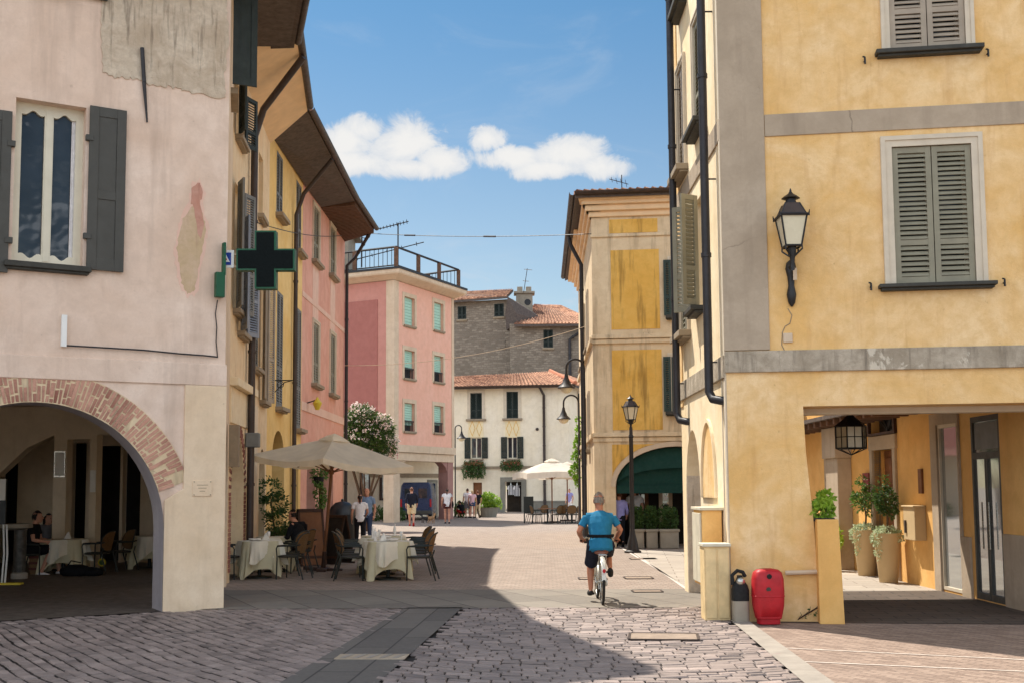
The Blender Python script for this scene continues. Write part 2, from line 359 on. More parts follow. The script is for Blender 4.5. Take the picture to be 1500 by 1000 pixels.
# ------------------------------------------------------------- ground
def sheet(name, pts, z, mat, lab=None):
    m = MB(); m.face([(p[0],p[1],z) for p in pts]); o = put(name, m, mat); o['kind'] = 'structure'; return o
def inside(p, poly):
    r = False
    for i in range(len(poly)):
        a, b = poly[i], poly[i-1]
        if (a[1] > p[1]) != (b[1] > p[1]) and p[0] < (b[0]-a[0])*(p[1]-a[1])/(b[1]-a[1])+a[0]: r = not r
    return r
sheet('piazza_ground', [(-500,-60),(500,-60),(500,700),(-500,700)], 0, 'piazza_brick')
def setts(name, poly, ang, rowh=.15, lmin=.16, lmax=.27, bend=0.0, x0=0.0):
    mb = MB(); ca, sa = math.cos(ang), math.sin(ang)
    xs = [p[0]*ca+p[1]*sa for p in poly]; ys = [-p[0]*sa+p[1]*ca for p in poly]
    bd = lambda a: bend*(a-x0)**2 + .03*math.sin(a*1.1)+.02*math.sin(a*2.3)
    y = min(ys)-max(bd(min(xs)),bd(max(xs)))-.3
    while y < max(ys)+.3:
        x = min(xs) - random.random()*.2; h = rowh*random.uniform(.9,1.1)
        while x < max(xs):
            l = random.uniform(lmin,lmax); cx, cy = x+l/2, y+h/2
            P = lambda a,b: (a*ca-(b+bd(a))*sa, a*sa+(b+bd(a))*ca)
            if inside(P(cx,cy), poly):
                g, gr = .005, random.uniform(.009,.015); j = lambda: random.uniform(-.004,.004); zt = random.uniform(.030,.040); tl = random.uniform(-.004,.004); tx = random.uniform(-.003,.003)
                q0 = [(x+g+j(),y+gr+j()),(x+l-g+j(),y+gr+j()),(x+l-g+j(),y+h-gr+j()),(x+g+j(),y+h-gr+j())]
                e = .012; q1 = [(q0[0][0]+e,q0[0][1]+e),(q0[1][0]-e,q0[1][1]+e),(q0[2][0]-e,q0[2][1]-e),(q0[3][0]+e,q0[3][1]-e)]
                t1 = min(.98,max(.1,random.gauss(.62,.13)))
                b = [(*P(*q),.0) for q in q0]; t = [(*P(*q), zt+(tl if i in (0,1) else -tl)+(tx if i in (0,3) else -tx)) for i,q in enumerate(q1)]
                mid = [(*P(*q), zt-.010) for q in q0]
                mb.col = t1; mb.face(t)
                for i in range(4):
                    k=(i+1)%4; mb.col = t1*.8; mb.face([mid[i],mid[k],t[k],t[i]]); mb.col = .02; mb.face([b[i],b[k],mid[k],mid[i]])  # lower stone sides painted near-black: joint dirt plus the shade of the gap
            x += l
        y += h
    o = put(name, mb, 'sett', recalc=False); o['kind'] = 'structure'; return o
TOPZ = .038
stripL = [(-1.58,17.1),(-.74,17.1),(-1.32,9.0),(-2.22,9.0)]
sheet('sett_bed', [(-9,8),(2.7,8),(2.95,17.2),(-9,17.2)], .004, 'sett_joint')
random.seed(11)
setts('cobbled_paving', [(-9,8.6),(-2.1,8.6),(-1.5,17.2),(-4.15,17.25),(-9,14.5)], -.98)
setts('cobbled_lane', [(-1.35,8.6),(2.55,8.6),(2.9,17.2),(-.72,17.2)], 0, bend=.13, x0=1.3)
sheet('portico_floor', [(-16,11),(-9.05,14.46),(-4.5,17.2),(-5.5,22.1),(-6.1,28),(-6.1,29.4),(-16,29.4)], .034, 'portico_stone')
sheet('paving_strip', stripL, TOPZ, 'slab_strip')
sheet('paving_band', [(-5.3,17.1),(3.05,16.85),(3.05,19.9),(-5.5,20.3)], TOPZ, 'slab_stone')
sheet('kerb_strip', [(2.44,8.5),(2.72,8.5),(3.02,15.2),(2.8,15.2)], TOPZ+.004, 'kerb_stone')
sheet('brick_paving', [(2.7,7.5),(14,7.5),(14,19.5),(4.05,19.5),(3.0,15.25)], .006, 'herring_brick')
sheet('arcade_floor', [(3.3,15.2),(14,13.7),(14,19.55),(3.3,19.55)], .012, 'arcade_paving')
sheet('alley_floor', [(3.0,19.55),(14,19.55),(14,33),(3.3,33)], .010, 'alley_paving')
for i,(a,b) in enumerate((((1135,949),(1520,968)),((1158,969),(1520,985)))):
    p, q = G(*a), G(*b); w = V((0,.016,0))
    sheet('pavement_line', [p-w,q-w,q+w,p+w], .012, 'pale_line')
for (a,b,w) in (((1035,879),(915,797),.09),((1012,862),(900,796),.03)):
    p, q = G(*a), G(*b); sheet('pavement_line', [p-V((w,0,0)),p+V((w,0,0)),q+V((w,0,0)),q-V((w,0,0))], .03 if False else .008, 'pale_line')
# ------------------------------------------------------------- building parts
def leaf(mb, o, ax, n, w, h, slats=True, mid=.33, th=.04, fr=.07, sl=.052, panel=False):
    """a shutter leaf: lower corner o, along unit ax, outward n"""
    o, ax, n = V(o), V(ax).normalized(), V(n).normalized(); up = V((0,0,1))
    B = lambda s0,s1,z0,z1,d0,d1: mb.obox(o+ax*s0+up*z0+n*d0, ax*(s1-s0), n*(d1-d0), up*(z1-z0))
    B(0,fr,0,h,0,th); B(w-fr,w,0,h,0,th)
    rails = [(0,fr*1.3),(h-fr*1.1,h)] + ([(h*mid-fr*.5,h*mid+fr*.5)] if mid else [])
    for a,b in rails: B(fr,w-fr,a,b,.003,th-.003)
    edges = sorted(rails)
    for i in range(len(edges)-1):
        z0, z1 = edges[i][1], edges[i+1][0]
        if panel or not slats: B(fr,w-fr,z0,z1,.012,th-.014)
        else:
            k = max(1,int((z1-z0)/sl)); st = (z1-z0)/k
            for q in range(k):
                z = z0+q*st
                mb.obox(o+ax*fr+up*(z+.004)+n*(th*.95), ax*(w-2*fr), up*(st*.72)-n*(th*.8), up*.006+n*.006)
def windowpart(house, pl, r, style, mats, sur=0.0, sillw=.08, inset=.14, leafw=None, ang=0, bars=True, surmat='frame_pale', slats=True, sl=.052, mid=.33, holes=None, sild=.14, pane='pane_dark', label=None):
    s0,s1,z0,z1 = r; w = s1-s0; h = z1-z0
    if holes is not None: holes.append(rc(r))
    fm = MB()
    if sur:
        for q in ((s0-sur,s0,z0,z1+sur),(s1,s1+sur,z0,z1+sur),(s0,s1,z1,z1+sur)): fm.pbox(pl,*q,-.02,.035)
        e = sur*.35
        for q in ((s0-sur-.012,s0-sur+e,z0,z1+sur+.012),(s1+sur-e,s1+sur+.012,z0,z1+sur+.012),(s0-sur+e,s1+sur-e,z1+sur-e,z1+sur+.012)): fm.pbox(pl,*q,.0,.052)
    fw = min(.07,w*.12)
    for q in ((s0,s0+fw,z0,z1),(s1-fw,s1,z0,z1),(s0+fw,s1-fw,z0,z0+fw),(s0+fw,s1-fw,z1-fw,z1)): fm.pbox(pl,*q,-inset-.05,-inset+.02)
    if bars: fm.pbox(pl,(s0+s1)/2-fw*.6,(s0+s1)/2+fw*.6,z0+fw,z1-fw,-inset-.045,-inset+.03)
    win = put('window', fm, mats.get('frame', surmat), house)
    if label: win['label'] = label
    pm = MB(); pm.pbox(pl, s0+.01,s1-.01,z0+.01,z1-.01,-inset-.06,-inset-.03); put('pane', pm, pane, win)
    if sillw:
        sm = MB(); sm.pbox(pl, s0-.1-sur, s1+.1+sur, z0-sillw, z0-.002, -.1, sild); sm.pbox(pl, s0-.07-sur, s1+.07+sur, z0-sillw-.035, z0-sillw, -.05, sild*.7)
        put('sill', sm, mats.get('sill','sill_stone'), win, bev=.008)
    if style:
        lw = leafw or w/2
        for side in (0,1):
            m = MB()
            if style == 'closed':
                g = .006
                if side == 0: leaf(m, pl.pt(s0+g,z0+.01,-.035), pl.d, pl.n, w/2-2*g, h-.02, slats, mid, sl=sl)
                else: leaf(m, pl.pt(s0+w/2+g,z0+.01,-.035), pl.d, pl.n, w/2-2*g, h-.02, slats, mid, sl=sl)
            else:   # open: folded back by 'ang' from fully flat on the wall
                a = math.radians(ang); 
                if side == 0: ax = (-pl.d*math.cos(a)+pl.n*math.sin(a)); o = pl.pt(s0-.0,z0+.01,.05); nn = (pl.n*math.cos(a)+pl.d*math.sin(a))
                else: ax = (pl.d*math.cos(a)+pl.n*math.sin(a)); o = pl.pt(s1+.0,z0+.01,.05); nn = (pl.n*math.cos(a)-pl.d*math.sin(a))
                leaf(m, o, ax, nn, lw, h-.02, slats, mid, sl=sl)
            put('shutter', m, mats['shutter'], win)
    return win
def roofsurf(mb, e0, e1, r0, r1, tw=.22, tl=.42):
    """barrel tiles: eave e0->e1, ridge r0->r1"""
    e0,e1,r0,r1 = map(V,(e0,e1,r0,r1)); n = max(2,int((e1-e0).length/tw)); k = max(2,int(((r0+r1)/2-(e0+e1)/2).length/tl))
    nrm = (e1-e0).cross(r0-e0 if (r0-e0).length > .1 else r1-e0).normalized()
    if nrm.z < 0: nrm = -nrm
    P = lambda a,b: (e0+(e1-e0)*a)*(1-b)+(r0+(r1-r0)*a)*b
    for i in range(n):
        for j in range(k):
            mb.col = min(.98,max(.02,random.gauss(.5,.27)))
            b0, b1 = j/k, (j+1)/k
            for q in range(6):
                f0, f1 = q/6, (q+1)/6
                hgt = lambda f: (math.sin(PI*min(1,f/.62))*.075 if f < .62 else -math.sin(PI*(f-.62)/.38)*.02)
                h0, h1 = hgt(f0), hgt(f1)
                mb.face([P((i+f0)/n,b0)+nrm*(h0+.035), P((i+f1)/n,b0)+nrm*(h1+.035), P((i+f1)/n,b1)+nrm*(h1), P((i+f0)/n,b1)+nrm*(h0)])
                if j == 0: mb.face([P((i+f0)/n,b0)+nrm*(h0+.035), P((i+f1)/n,b0)+nrm*(h1+.035), P((i+f1)/n,b0)-nrm*.03, P((i+f0)/n,b0)-nrm*.03])
            for f in (0,):
                pass
def roof(house, e0,e1,r0,r1, name='roof', under='dark_wood', thick=.08, **k):
    mb = MB(); roofsurf(mb,e0,e1,r0,r1,**k); o = put(name, mb, 'roof_tile', house, recalc=False)
    d = MB(); dn = V((0,0,-1)); q = [V(x)+dn*.035 for x in (e0,e1,r1,r0)]; q2 = [x+dn*thick for x in q]
    d.rings([q,q2]); put('roof_deck', d, under, o); return o
def downpipe(house, pts, r=.055, mat='pipe_brown', clips=()):
    m = MB(); m.tube(pts, r, 10)
    for i in range(len(pts)-1):
        a,b = V(pts[i]),V(pts[i+1])
        if (b-a).length > 1.5:
            for t in (.2,.5,.8):
                c = a+(b-a)*t; m.tube([c-(b-a).normalized()*.03, c+(b-a).normalized()*.03], r*1.22, 10)
    for c, d in clips: m.tube([c, V(c)+V(d)], .012, 6)
    return put('downpipe', m, mat, house, smooth=40)
def gutter(house, a, b, r=.08, mat='gutter_metal'):
    m = MB(); a,b = V(a),V(b); d = (b-a).normalized(); s = V((-d.y,d.x,0)).normalized()
    R = [[p+s*r*math.cos(t)+V((0,0,r*math.sin(t))) for t in [PI+PI*k/8 for k in range(9)]]+[p+s*(r-.012)*math.cos(t)+V((0,0,(r-.012)*math.sin(t))) for t in [2*PI-PI*k/8 for k in range(9)]] for p in (a,b)]
    m.rings(R); return put('gutter', m, mat, house, smooth=30)
def wall(house, pl, outline, holes, mat, t=.35, name='wall'):
    m = MB(); m.prism(pl, [outline]+holes, -t, 0); return put(name, m, mat, house)

# ============================================================= corner house (left front)
W0 = V((-4.29,17.28,0)); W1 = V((-5.4,22.1,0)); W2 = V((-5.93,28,0)); W3 = V((-6.07,33.3,0)); W4 = V((-6.03,41.5,0))
DL = V((.857,.515,0)).normalized()
LP = Plane(W0-DL*9, W0); L0 = LP.len
ch = thing('corner_house', 'pale pink plastered corner house with a brick arch and charcoal shutters', 'house', W0)
holes = []
ar = arch(L0-4.4, L0-.87, -.25, 1.2, 2.98, 28); holes.append(ar)
ar2 = arch(L0-8.6, L0-5.1, -.25, 1.2, 2.98, 28); holes.append(ar2)
rw = LP.rect(20,150,124,388); 
wl = windowpart(ch, LP, rw, None, dict(frame='window_cream', sill='sill_dark'), holes=holes, inset=.2, bars=True)
# curved sash tops and bottoms inside the two casements
s0,s1,z0,z1 = rw; sm = MB(); w = (s1-s0)/2
for k in (0,1):
    a, b = s0+k*w+(.07 if k==0 else .025), s0+(k+1)*w-(.025 if k==0 else .07)
    for zt, sg in ((z1-.07,-1),(z0+.07,1)):
        n = 12; up = [(a+(b-a)*i/n, zt) for i in range(n+1)]; lo = [(a+(b-a)*i/n, zt+sg*(.05+.05*(.5+.5*math.cos(2*PI*i/n))-.02*math.cos(4*PI*i/n))) for i in range(n+1)]
        sm.prism(LP, [up+lo[::-1]], -.235, -.18)
    for q in ((a-.02,a+.035,z0+.05,z1-.05),(b-.035,b+.02,z0+.05,z1-.05)): sm.pbox(LP,*q,-.233,-.178)
put('sash', sm, 'window_cream', wl)
cu = MB()
for k in (0,1):
    if k == 0: continue
    a, b = s0+k*w+.66*w, s0+(k+1)*w-.1
    nn = 12; cu.rings([[LP.pt(a+(b-a)*i/nn, z, -.212+.008*math.cos(i*2.4)) for i in range(nn+1)] for z in (z0+.12, z1-.12)], cap=False, close=False)
put('curtain', cu, 'cloth_white', wl)
# solid panelled shutters
for sx, u0, u1 in ((0,-56,14),(1,128,182)):
    r = LP.rect(u0,160,u1,398); m = MB(); leaf(m, LP.pt(r[0],r[2],.03), LP.d, LP.n+LP.d*.0, r[1]-r[0], r[3]-r[2], panel=True, mid=.46, fr=.13)
    for zz in (.2,.8): m.pbox(LP, (r[0] if sx else r[1])-.05, (r[0] if sx else r[1])+.05, r[2]+(r[3]-r[2])*zz-.04, r[2]+(r[3]-r[2])*zz+.04, .01,.085)
    put('shutter', m, 'shutter_charcoal', wl, bev=.004)
ru = LP.rect(128,-260,262,10)
hole2 = (ru[0],ru[1],ru[2],ru[3]); 
w2 = windowpart(ch, LP, (L0-3.55,L0-2.5,8.88,10.4), None, dict(frame='window_cream', sill='sill_dark'), holes=holes, inset=.2)
for a in (L0-4.45,L0-2.45):
    m = MB(); leaf(m, LP.pt(a,8.83,.03), LP.d, LP.n, .62, 1.6, panel=True, mid=.46, fr=.13); put('shutter', m, 'shutter_charcoal', w2, bev=.004)
wall(ch, LP, [(0,-.2),(L0,-.2),(L0,10.6),(0,10.6)], holes, 'pink_plaster', .55)
def ragged(q, amp=.03, sub=5, sd=0):
    rn=random.Random(sd); o=[]
    for i in range(len(q)):
        a,b=V((*q[i],0)),V((*q[(i+1)%len(q)],0))
        for k in range(sub): p=a+(b-a)*k/sub; o.append((min(L0-.005,p.x+rn.uniform(-amp,amp)*.6),p.y+rn.uniform(-amp,amp)))
    return o
pm = MB(); s_, z_ = LP.at(150,108); s2,z2 = LP.at(300,140)
edge = [(s_,z_)]+[(s_+(s2-s_)*i/8, z_+(z2-z_)*i/8-.02*math.sin(i*2.1)) for i in range(1,8)]+[(L0-.06,z2)]+[(L0-.05-.03*math.sin(i*1.7),z2+(10.5-z2)*i/8) for i in range(1,9)]+[(s_+.05*math.sin(i),10.5-(10.5-z_)*i/7) for i in range(0,7)]
pm.prism(LP,[ragged(edge,.028,6,5)],-.01,.016); put('bare_patch', pm, 'bare_render', ch)
def blob(uvs, pl): return [pl.at(u,v) for u,v in uvs]
def ragged(q, amp=.03, sub=5, sd=0):
    rn=random.Random(sd); o=[]
    for i in range(len(q)):
        a,b=V((*q[i],0)),V((*q[(i+1)%len(q)],0))
        for k in range(sub): p=a+(b-a)*k/sub; o.append((p.x+rn.uniform(-amp,amp)*.6,p.y+rn.uniform(-amp,amp)))
    return o
pm = MB(); pm.prism(LP,[ragged(blob([(258,345),(265,318),(278,290),(280,270),(293,262),(301,282),(297,300),(306,334),(301,364),(294,398),(289,430),(276,436),(262,418),(257,385),(255,365)][::-1],LP),.03,5,9)],-.01,.0035); put('plaster_edge', pm, 'rose_pale', ch)
pm = MB(); pm.prism(LP,[ragged(blob([(262,345),(268,322),(282,300),(296,312),(302,335),(297,362),(290,395),(285,425),(275,430),(266,415),(262,385),(259,365)][::-1],LP),.022,5,1)],-.01,.006); put('plaster_patch', pm, 'old_patch', ch)
pm = MB(); pm.prism(LP,[ragged(blob([(280,275),(292,268),(297,282),(292,300),(299,330),(294,352),(287,330),(284,306),(279,295)][::-1],LP),.02,4,2)],-.01,.008); put('plaster_patch', pm, 'brick_patch', ch)
# pillar front, fascia band, cable, plaque
# brick ring
bm_ = MB(); c0 = L0-2.635; a_, b_ = 1.765, 1.78
def ell(t): return (c0+a_*math.cos(t), 1.2+b_*math.sin(t))
def elln(t):
    q = (math.cos(t)/a_, math.sin(t)/b_); l = math.hypot(*q); return (q[0]/l, q[1]/l)
n = 84; t0, t1 = .31, PI-.31
mt = MB(); inn=[ell(t0+(t1-t0)*i/40) for i in range(41)]; out=[(ell(t0+(t1-t0)*i/40)[0]+elln(t0+(t1-t0)*i/40)[0]*.455, ell(t0+(t1-t0)*i/40)[1]+elln(t0+(t1-t0)*i/40)[1]*.455) for i in range(41)]
out = [(min(L0-.6,max(L0-4.67,a)),b) for a,b in out]
mt.prism(LP,[out+inn[::-1]],-.02,.012); put('arch_mortar', mt, 'old_beige', ch)
for i in range(n):
    ja,jb=random.uniform(.08,.24),random.uniform(.76,.92); ta, tb = t0+(t1-t0)*(i+ja)/n, t0+(t1-t0)*(i+jb)/n
    h_=random.uniform(-.035,.035); cuts = [.0,.23+h_,.455] if (i//2)%2 == 0 else [.0,.11+h_,.33+h_,.455]
    if random.random() < .12: cuts = [0,.455]
    for a,b in zip(cuts,cuts[1:]):
        if random.random() < .06: continue
        bm_.col = min(.98,max(.02,random.gauss(.5,.27))); a += .008+random.uniform(0,.012); b -= .008+random.uniform(0,.012)
        P = lambda t,r: (ell(t)[0]+elln(t)[0]*r, ell(t)[1]+elln(t)[1]*r)
        q = [P(tb,a),P(ta,a),P(ta,b),P(tb,b)]
        if max(x for x,_ in q) > L0-.6 or min(x for x,_ in q) < L0-4.67: continue
        o = random.uniform(.016,.024); jj=lambda: random.uniform(-.006,.006)
        F = [LP.pt(x+jj(),z+jj(),o) for x,z in q]; Bk = [LP.pt(x,z,-.01) for x,z in q]
        bm_.face(F)
        for k in range(4): bm_.face([Bk[k],Bk[(k+1)%4],F[(k+1)%4],F[k]])
put('brick_arch', bm_, 'arch_brick', ch, recalc=False)
pm = MB(); pm.prism(LP,[[(L0-.868,-.1),(L0+.02,-.1),(L0+.02,3.3),(L0-.6,3.3),(L0-.6,1.78),(L0-.868,1.62)]],-.05,.035); put('pillar', pm, 'cream_pillar', ch, bev=.012)
pm = MB(); pm.pbox(LP, 0, L0+.02, 3.302, 3.62, -.05, .03); put('fascia', pm, 'pink_plaster', ch, bev=.01)
rv = MB(); a2 = arch(L0-4.4+.003, L0-.873, -.2, 1.2, 2.977, 28)
rv.rings([[LP.pt(x,z,o) for x,z in a2[2:]+[a2[0]]] if False else [LP.pt(x,z,o) for x,z in ([a2[1]]+a2[2:]+[a2[0]])] for o in (.02,-.56)], cap=False, close=False)
put('arch_reveal', rv, 'grey_reveal', ch, smooth=40)
cm = MB(); cm.tube([LP.pt(*LP.at(u,v),.04) for u,v in ((92,506),(160,510),(210,513),(260,518),(300,521),(318,523))], .012, 6); put('cable', cm, 'pipe_dark', ch)
cm = MB(); r = LP.rect(89,462,97,508); cm.pbox(LP,*r,0,.06); put('conduit', cm, 'white_paint', ch)
cm = MB(); r = LP.rect(281,703,309,726); cm.pbox(LP,*r,.03,.05); pl_ = put('plaque', cm, 'cream_pillar', ch, bev=.004)
cm = MB()
for k in range(3):
    cm = MB(); cm.pbox(LP, r[0]+.06+.02*k, r[1]-.06-.02*k, r[3]-.07-.045*k, r[3]-.062-.045*k, .05,.053); put('text_line', cm, 'sill_stone', pl_)
for dx in (.02,r[1]-r[0]-.02):
    for dz in (.02, r[3]-r[2]-.02): cm = MB(); cm.pbox(LP, r[0]+dx-.007,r[0]+dx+.007,r[2]+dz-.007,r[2]+dz+.007,.05,.058); put('screw', cm, 'sill_stone', pl_)

cm = MB(); r1 = LP.at(207,72); r2 = LP.at(210,122); r3 = LP.at(215,180)
cm.tube([LP.pt(*r1,.05),LP.pt(*r2,.05)],.03,6); cm.tube([LP.pt(*r2,.04),LP.pt(*r3,.02)],[.03,.012],6); put('wall_tie', cm, 'pipe_dark', ch)
# side wall to the row, with open upper shutter
SP = Plane(W0, W1)
cs = MB(); cs.prism(SP,[[(0,-.2),(SP.len,-.2),(SP.len,10.6),(0,10.6)], arch(1.2,4.2,-.1,1.4,2.9)],-.5,0); put('side_wall', cs, 'cream_pillar', ch)
m = MB(); tp = SP.pt(1.1,8.32,.03); leaf(m, tp, SP.n*.97+SP.d*.25, -SP.d, .40, 2.15, panel=True, mid=None, fr=.1); put('shutter', m, 'shutter_darkgreen', ch)
m = MB(); m.pbox(SP,1.2,2.2,8.2,8.3,0,.12); put('sill', m, 'sill_stone', ch)
# roof slab, eaves
ec = V((-2.85,16.75,10.55)); e_l = ec-DL*10; e_b = V((-4.25,22.2,10.55))
rd = V((-11,24,13.0)); 
roof(ch, e_l, ec, rd-DL*8, rd, thick=.1); roof(ch, ec, e_b, rd, rd+V((-1,5,0)), thick=.1)
m = MB(); m.rings([[ec, e_b, e_b+V((-7,.0,0)), e_l+V((-3,4,0)), e_l],[p+V((0,0,-.1)) for p in (ec, e_b, e_b+V((-7,.0,0)), e_l+V((-3,4,0)), e_l)]]); put('soffit', m, 'dark_wood', ch)
gutter(ch, ec+V((.07,0,0)), e_b+V((.07,0,0))); gutter(ch, e_l+V((.04,-.07,0)), ec+V((.04,-.07,0)))


# ============================================================= portico interior on the left
# inner room behind the arch: floor, ceiling, back walls, doors
pi = thing('portico', 'dim beige portico walls and dark shop fronts behind the brick arch', 'portico', (-9,26,0))
m = MB(); m.obox((-16,14,3.62),(10.3,0,0),(0,26,0),(0,0,.2)); m.v=[V((p.x if p.x<-10 else min(p.x, -4.9 - (.9*min(1,max(0,(p.y-17)/5)))), p.y, p.z)) for p in m.v]
mc = MB(); mc.rings([[(-16,12.2,z),(W0.x-.45,W0.y+.1,z),(W1.x-.3,W1.y,z),(W2.x-.3,W2.y,z),(W4.x-.3,W4.y,z),(-16,41,z)] for z in (3.62,3.8)]); put('ceiling', mc, 'dark_interior', pi)
BP = Plane((-16,28.4,0),(-6.1,28.4,0))
hs = []
for u0,v0,u1,v1,kind in ((104,648,126,782,0),(0,600,26,800,1),(138,652,176,790,0),(180,650,206,790,0)):
    a = BP.at(u0,700)[0]; b = BP.at(u1,700)[0]; z1 = BP.at((u0+u1)/2,v0)[1]
    hs.append(arch(a,b,-.05,z1-.5,z1) if kind else rc((a,b,-.05,z1)))
wall(pi, BP, [(0,-.2),(BP.len,-.2),(BP.len,3.62),(0,3.62)], hs, 'inner_beige', .3, 'back_wall')
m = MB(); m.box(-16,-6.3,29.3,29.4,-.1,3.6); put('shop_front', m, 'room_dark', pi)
m = MB(); m.box(-16.2,-16,12,29,-.1,3.62); put('end_wall', m, 'inner_beige', pi)
# cross arch half way down the portico
CP = Plane((-14.5,25.6,0),(-5.7,25.6,0)); hs=[]
a,b = CP.at(24,700)[0], CP.at(78,700)[0]; hs.append([(a-1.2,-.1),(b,-.1),(b,2.95),(b-.35,2.85),(b-1.0,2.35),(b-1.15,1.9),(b-1.2,-.099)][:1]+[(b,-.1),(b,3.0),(b-.6,2.72),(b-1.25,2.1),(a-1.2,2.1)])
a2,b2 = CP.at(97,700)[0], CP.at(131,700)[0]; hs.append(rc((a2,b2,-.1,2.9)))
a3,b3 = CP.at(141,700)[0], CP.len-.5; hs.append(rc((a3,b3,-.1,3.0)))
wall(pi, CP, [(0,-.2),(CP.len,-.2),(CP.len,3.62),(0,3.62)], hs, 'inner_beige', .35, 'cross_wall')
m = MB(); r = CP.rect(80,660,96,698); m.pbox(CP,*r,.0,.03); mf = put('menu_case', m, 'chrome', pi)
m = MB(); m.pbox(CP,r[0]+.02,r[1]-.02,r[2]+.03,r[3]-.03,.03,.036); put('menu_sheet', m, 'paper_white', mf)
m = MB(); r = CP.rect(134,688,142,720); m.pbox(CP,*r,.05,.09); put('notice', m, 'paper_white', pi)
# outer box closing the row's backs
m = MB(); m.box(-17,-16.6,10,45,-.2,10.2); m.box(-17,-6.2,41.2,41.45,3.6,10); put('back_shell', m, 'beige_house', pi)

# ============================================================= the row of houses
HT = 10.75
def eav(u,v,z=10.9): return onz(u,v,z)
E0,E1,E2,E3 = eav(425,20),eav(448,155),eav(520,293),eav(548,335)
RIDGE = [V((-11,21,13.2)),V((-11.4,27,13.2)),V((-11.4,36,13.2)),V((-11,41.5,13.2))]
P2 = Plane(W1, W2); P3 = Plane(W2, W3); P4 = Plane(W3, W4)
# --- beige house with brick arch
h2 = thing('beige_house', 'narrow worn beige house with a brick-edged arch beside the corner house', 'house', W1)
hs = []
a = P2.at(338,700)[0]; b = P2.at(357,700)[0]; zt = P2.at(346,636)[1]; A1 = arch(a,b,-.2,1.75,zt); hs.append(A1)
a2 = P2.at(364,700)[0]; b2 = P2.at(376,700)[0]; zt2 = P2.at(369,646)[1]; hs.append(arch(a2,b2,-.2,1.9,zt2))
a3 = P2.at(379,700)[0]; b3 = P2.at(388,700)[0]; hs.append(arch(a3,b3,-.2,1.9,zt2-.1))
SH = dict(shutter='shutter_grey', frame='frame_pale')
for u0,v0,u1,v1,mt,an,sty in ((338,262,346,452,'shutter_grey',22,'open'),(350,325,358,490,'shutter_bluegrey',26,'open'),(371,405,378,540,'shutter_grey',0,'closed'),(381,392,389,588,'shutter_taupe',15,'open'),(346,125,352,205,'shutter_darkgreen',25,'open')):
    r = list(P2.rect(u0,v0,u1,v1)); c = (r[0]+r[1])/2; r[0]=max(.35,c-.42); r[1]=r[0]+.84
    windowpart(h2, P2, r, sty, dict(shutter=mt, frame='frame_pale'), sillw=.09, ang=an, leafw=.42, holes=hs if True else None, sild=.16)
for k,r in enumerate((P2.rect(378,228,386,320),)):
    c=(r[0]+r[1])/2; windowpart(h2, P2, (c-.4,c+.4,r[2],r[3]), None, dict(frame='frame_pale'), sillw=.1, holes=hs)
wall(h2, P2, [(0,-.2),(P2.len,-.2),(P2.len,HT),(0,HT)], hs, 'beige_house', .35)
m = MB(); m.pbox(P2,0.1,3.0,3.05,3.75,-.02,.03); m.pbox(P2,.05,3.05,3.76,3.92,-.02,.16); put('fascia', m, 'cream_street', h2, bev=.01)
bm_ = MB()
for i in range(30):
    for sd in (0,1):
        z = .2+i*.085; x = (A1[0][0]-.24+random.uniform(-.02,.02)) if sd == 0 else A1[1][0]+.02
        if z < 1.7: bm_.col = random.random(); bm_.pbox(P2,x,x+.22,z,z+.07,-.02,.02)
n=26; c=(a+b)/2; w=(b-a)/2
for i in range(n):
    t=PI*(i+.5)/n; p=(c+(w+.13)*math.cos(t),1.75+(zt-1.75+.13)*math.sin(t)); bm_.col=random.random()
    d=V((math.cos(t)/w,math.sin(t)/(zt-1.75),0)).normalized(); q=V((-d.y,d.x,0)); o0=V((p[0],p[1],0))
    cs_=[o0-d*.11-q*.03,o0+d*.11-q*.03,o0+d*.11+q*.03,o0-d*.11+q*.03]
    bm_.rings([[P2.pt(x.x,x.y,o) for x in cs_] for o in (-.02,.02)])
put('arch_edging', bm_, 'arch_brick', h2)
m = MB(); q=[E0+V((.1,-.3,-.05)),E1+V((0,.25,-.05)),P2.pt(P2.len,HT,0)+V((-.05,.1,-.5)),P2.pt(0,HT,0)+V((0,-.2,-.5))]; m.rings([q,[p+V((0,0,.12)) for p in q]]); put('soffit', m, 'soffit_beige', h2)
roof(h2, E0+V((.1,-.5,.08)), E1+V((0,.25,.08)), RIDGE[0], RIDGE[1], thick=.1); gutter(h2, E0+V((.16,-.3,.02)), E1+V((.08,.1,.02)), .09)
px = P2.at(361,500)[0]
downpipe(h2, [E0+V((-.1,2.0,-.1)), P2.pt(px,9.9,.3), P2.pt(px,9.3,.12), P2.pt(px,.02,.12)], .075)
m = MB(); m.pbox(P2,px-.1,px+.12,2.65,2.95,.02,.3); put('junction_box', m, 'shutter_grey', h2, bev=.02)
m = MB(); m.pbox(P2,.02,.2,2.2,3.0,.0,.18); put('stone_bracket', m, 'sill_stone', h2)
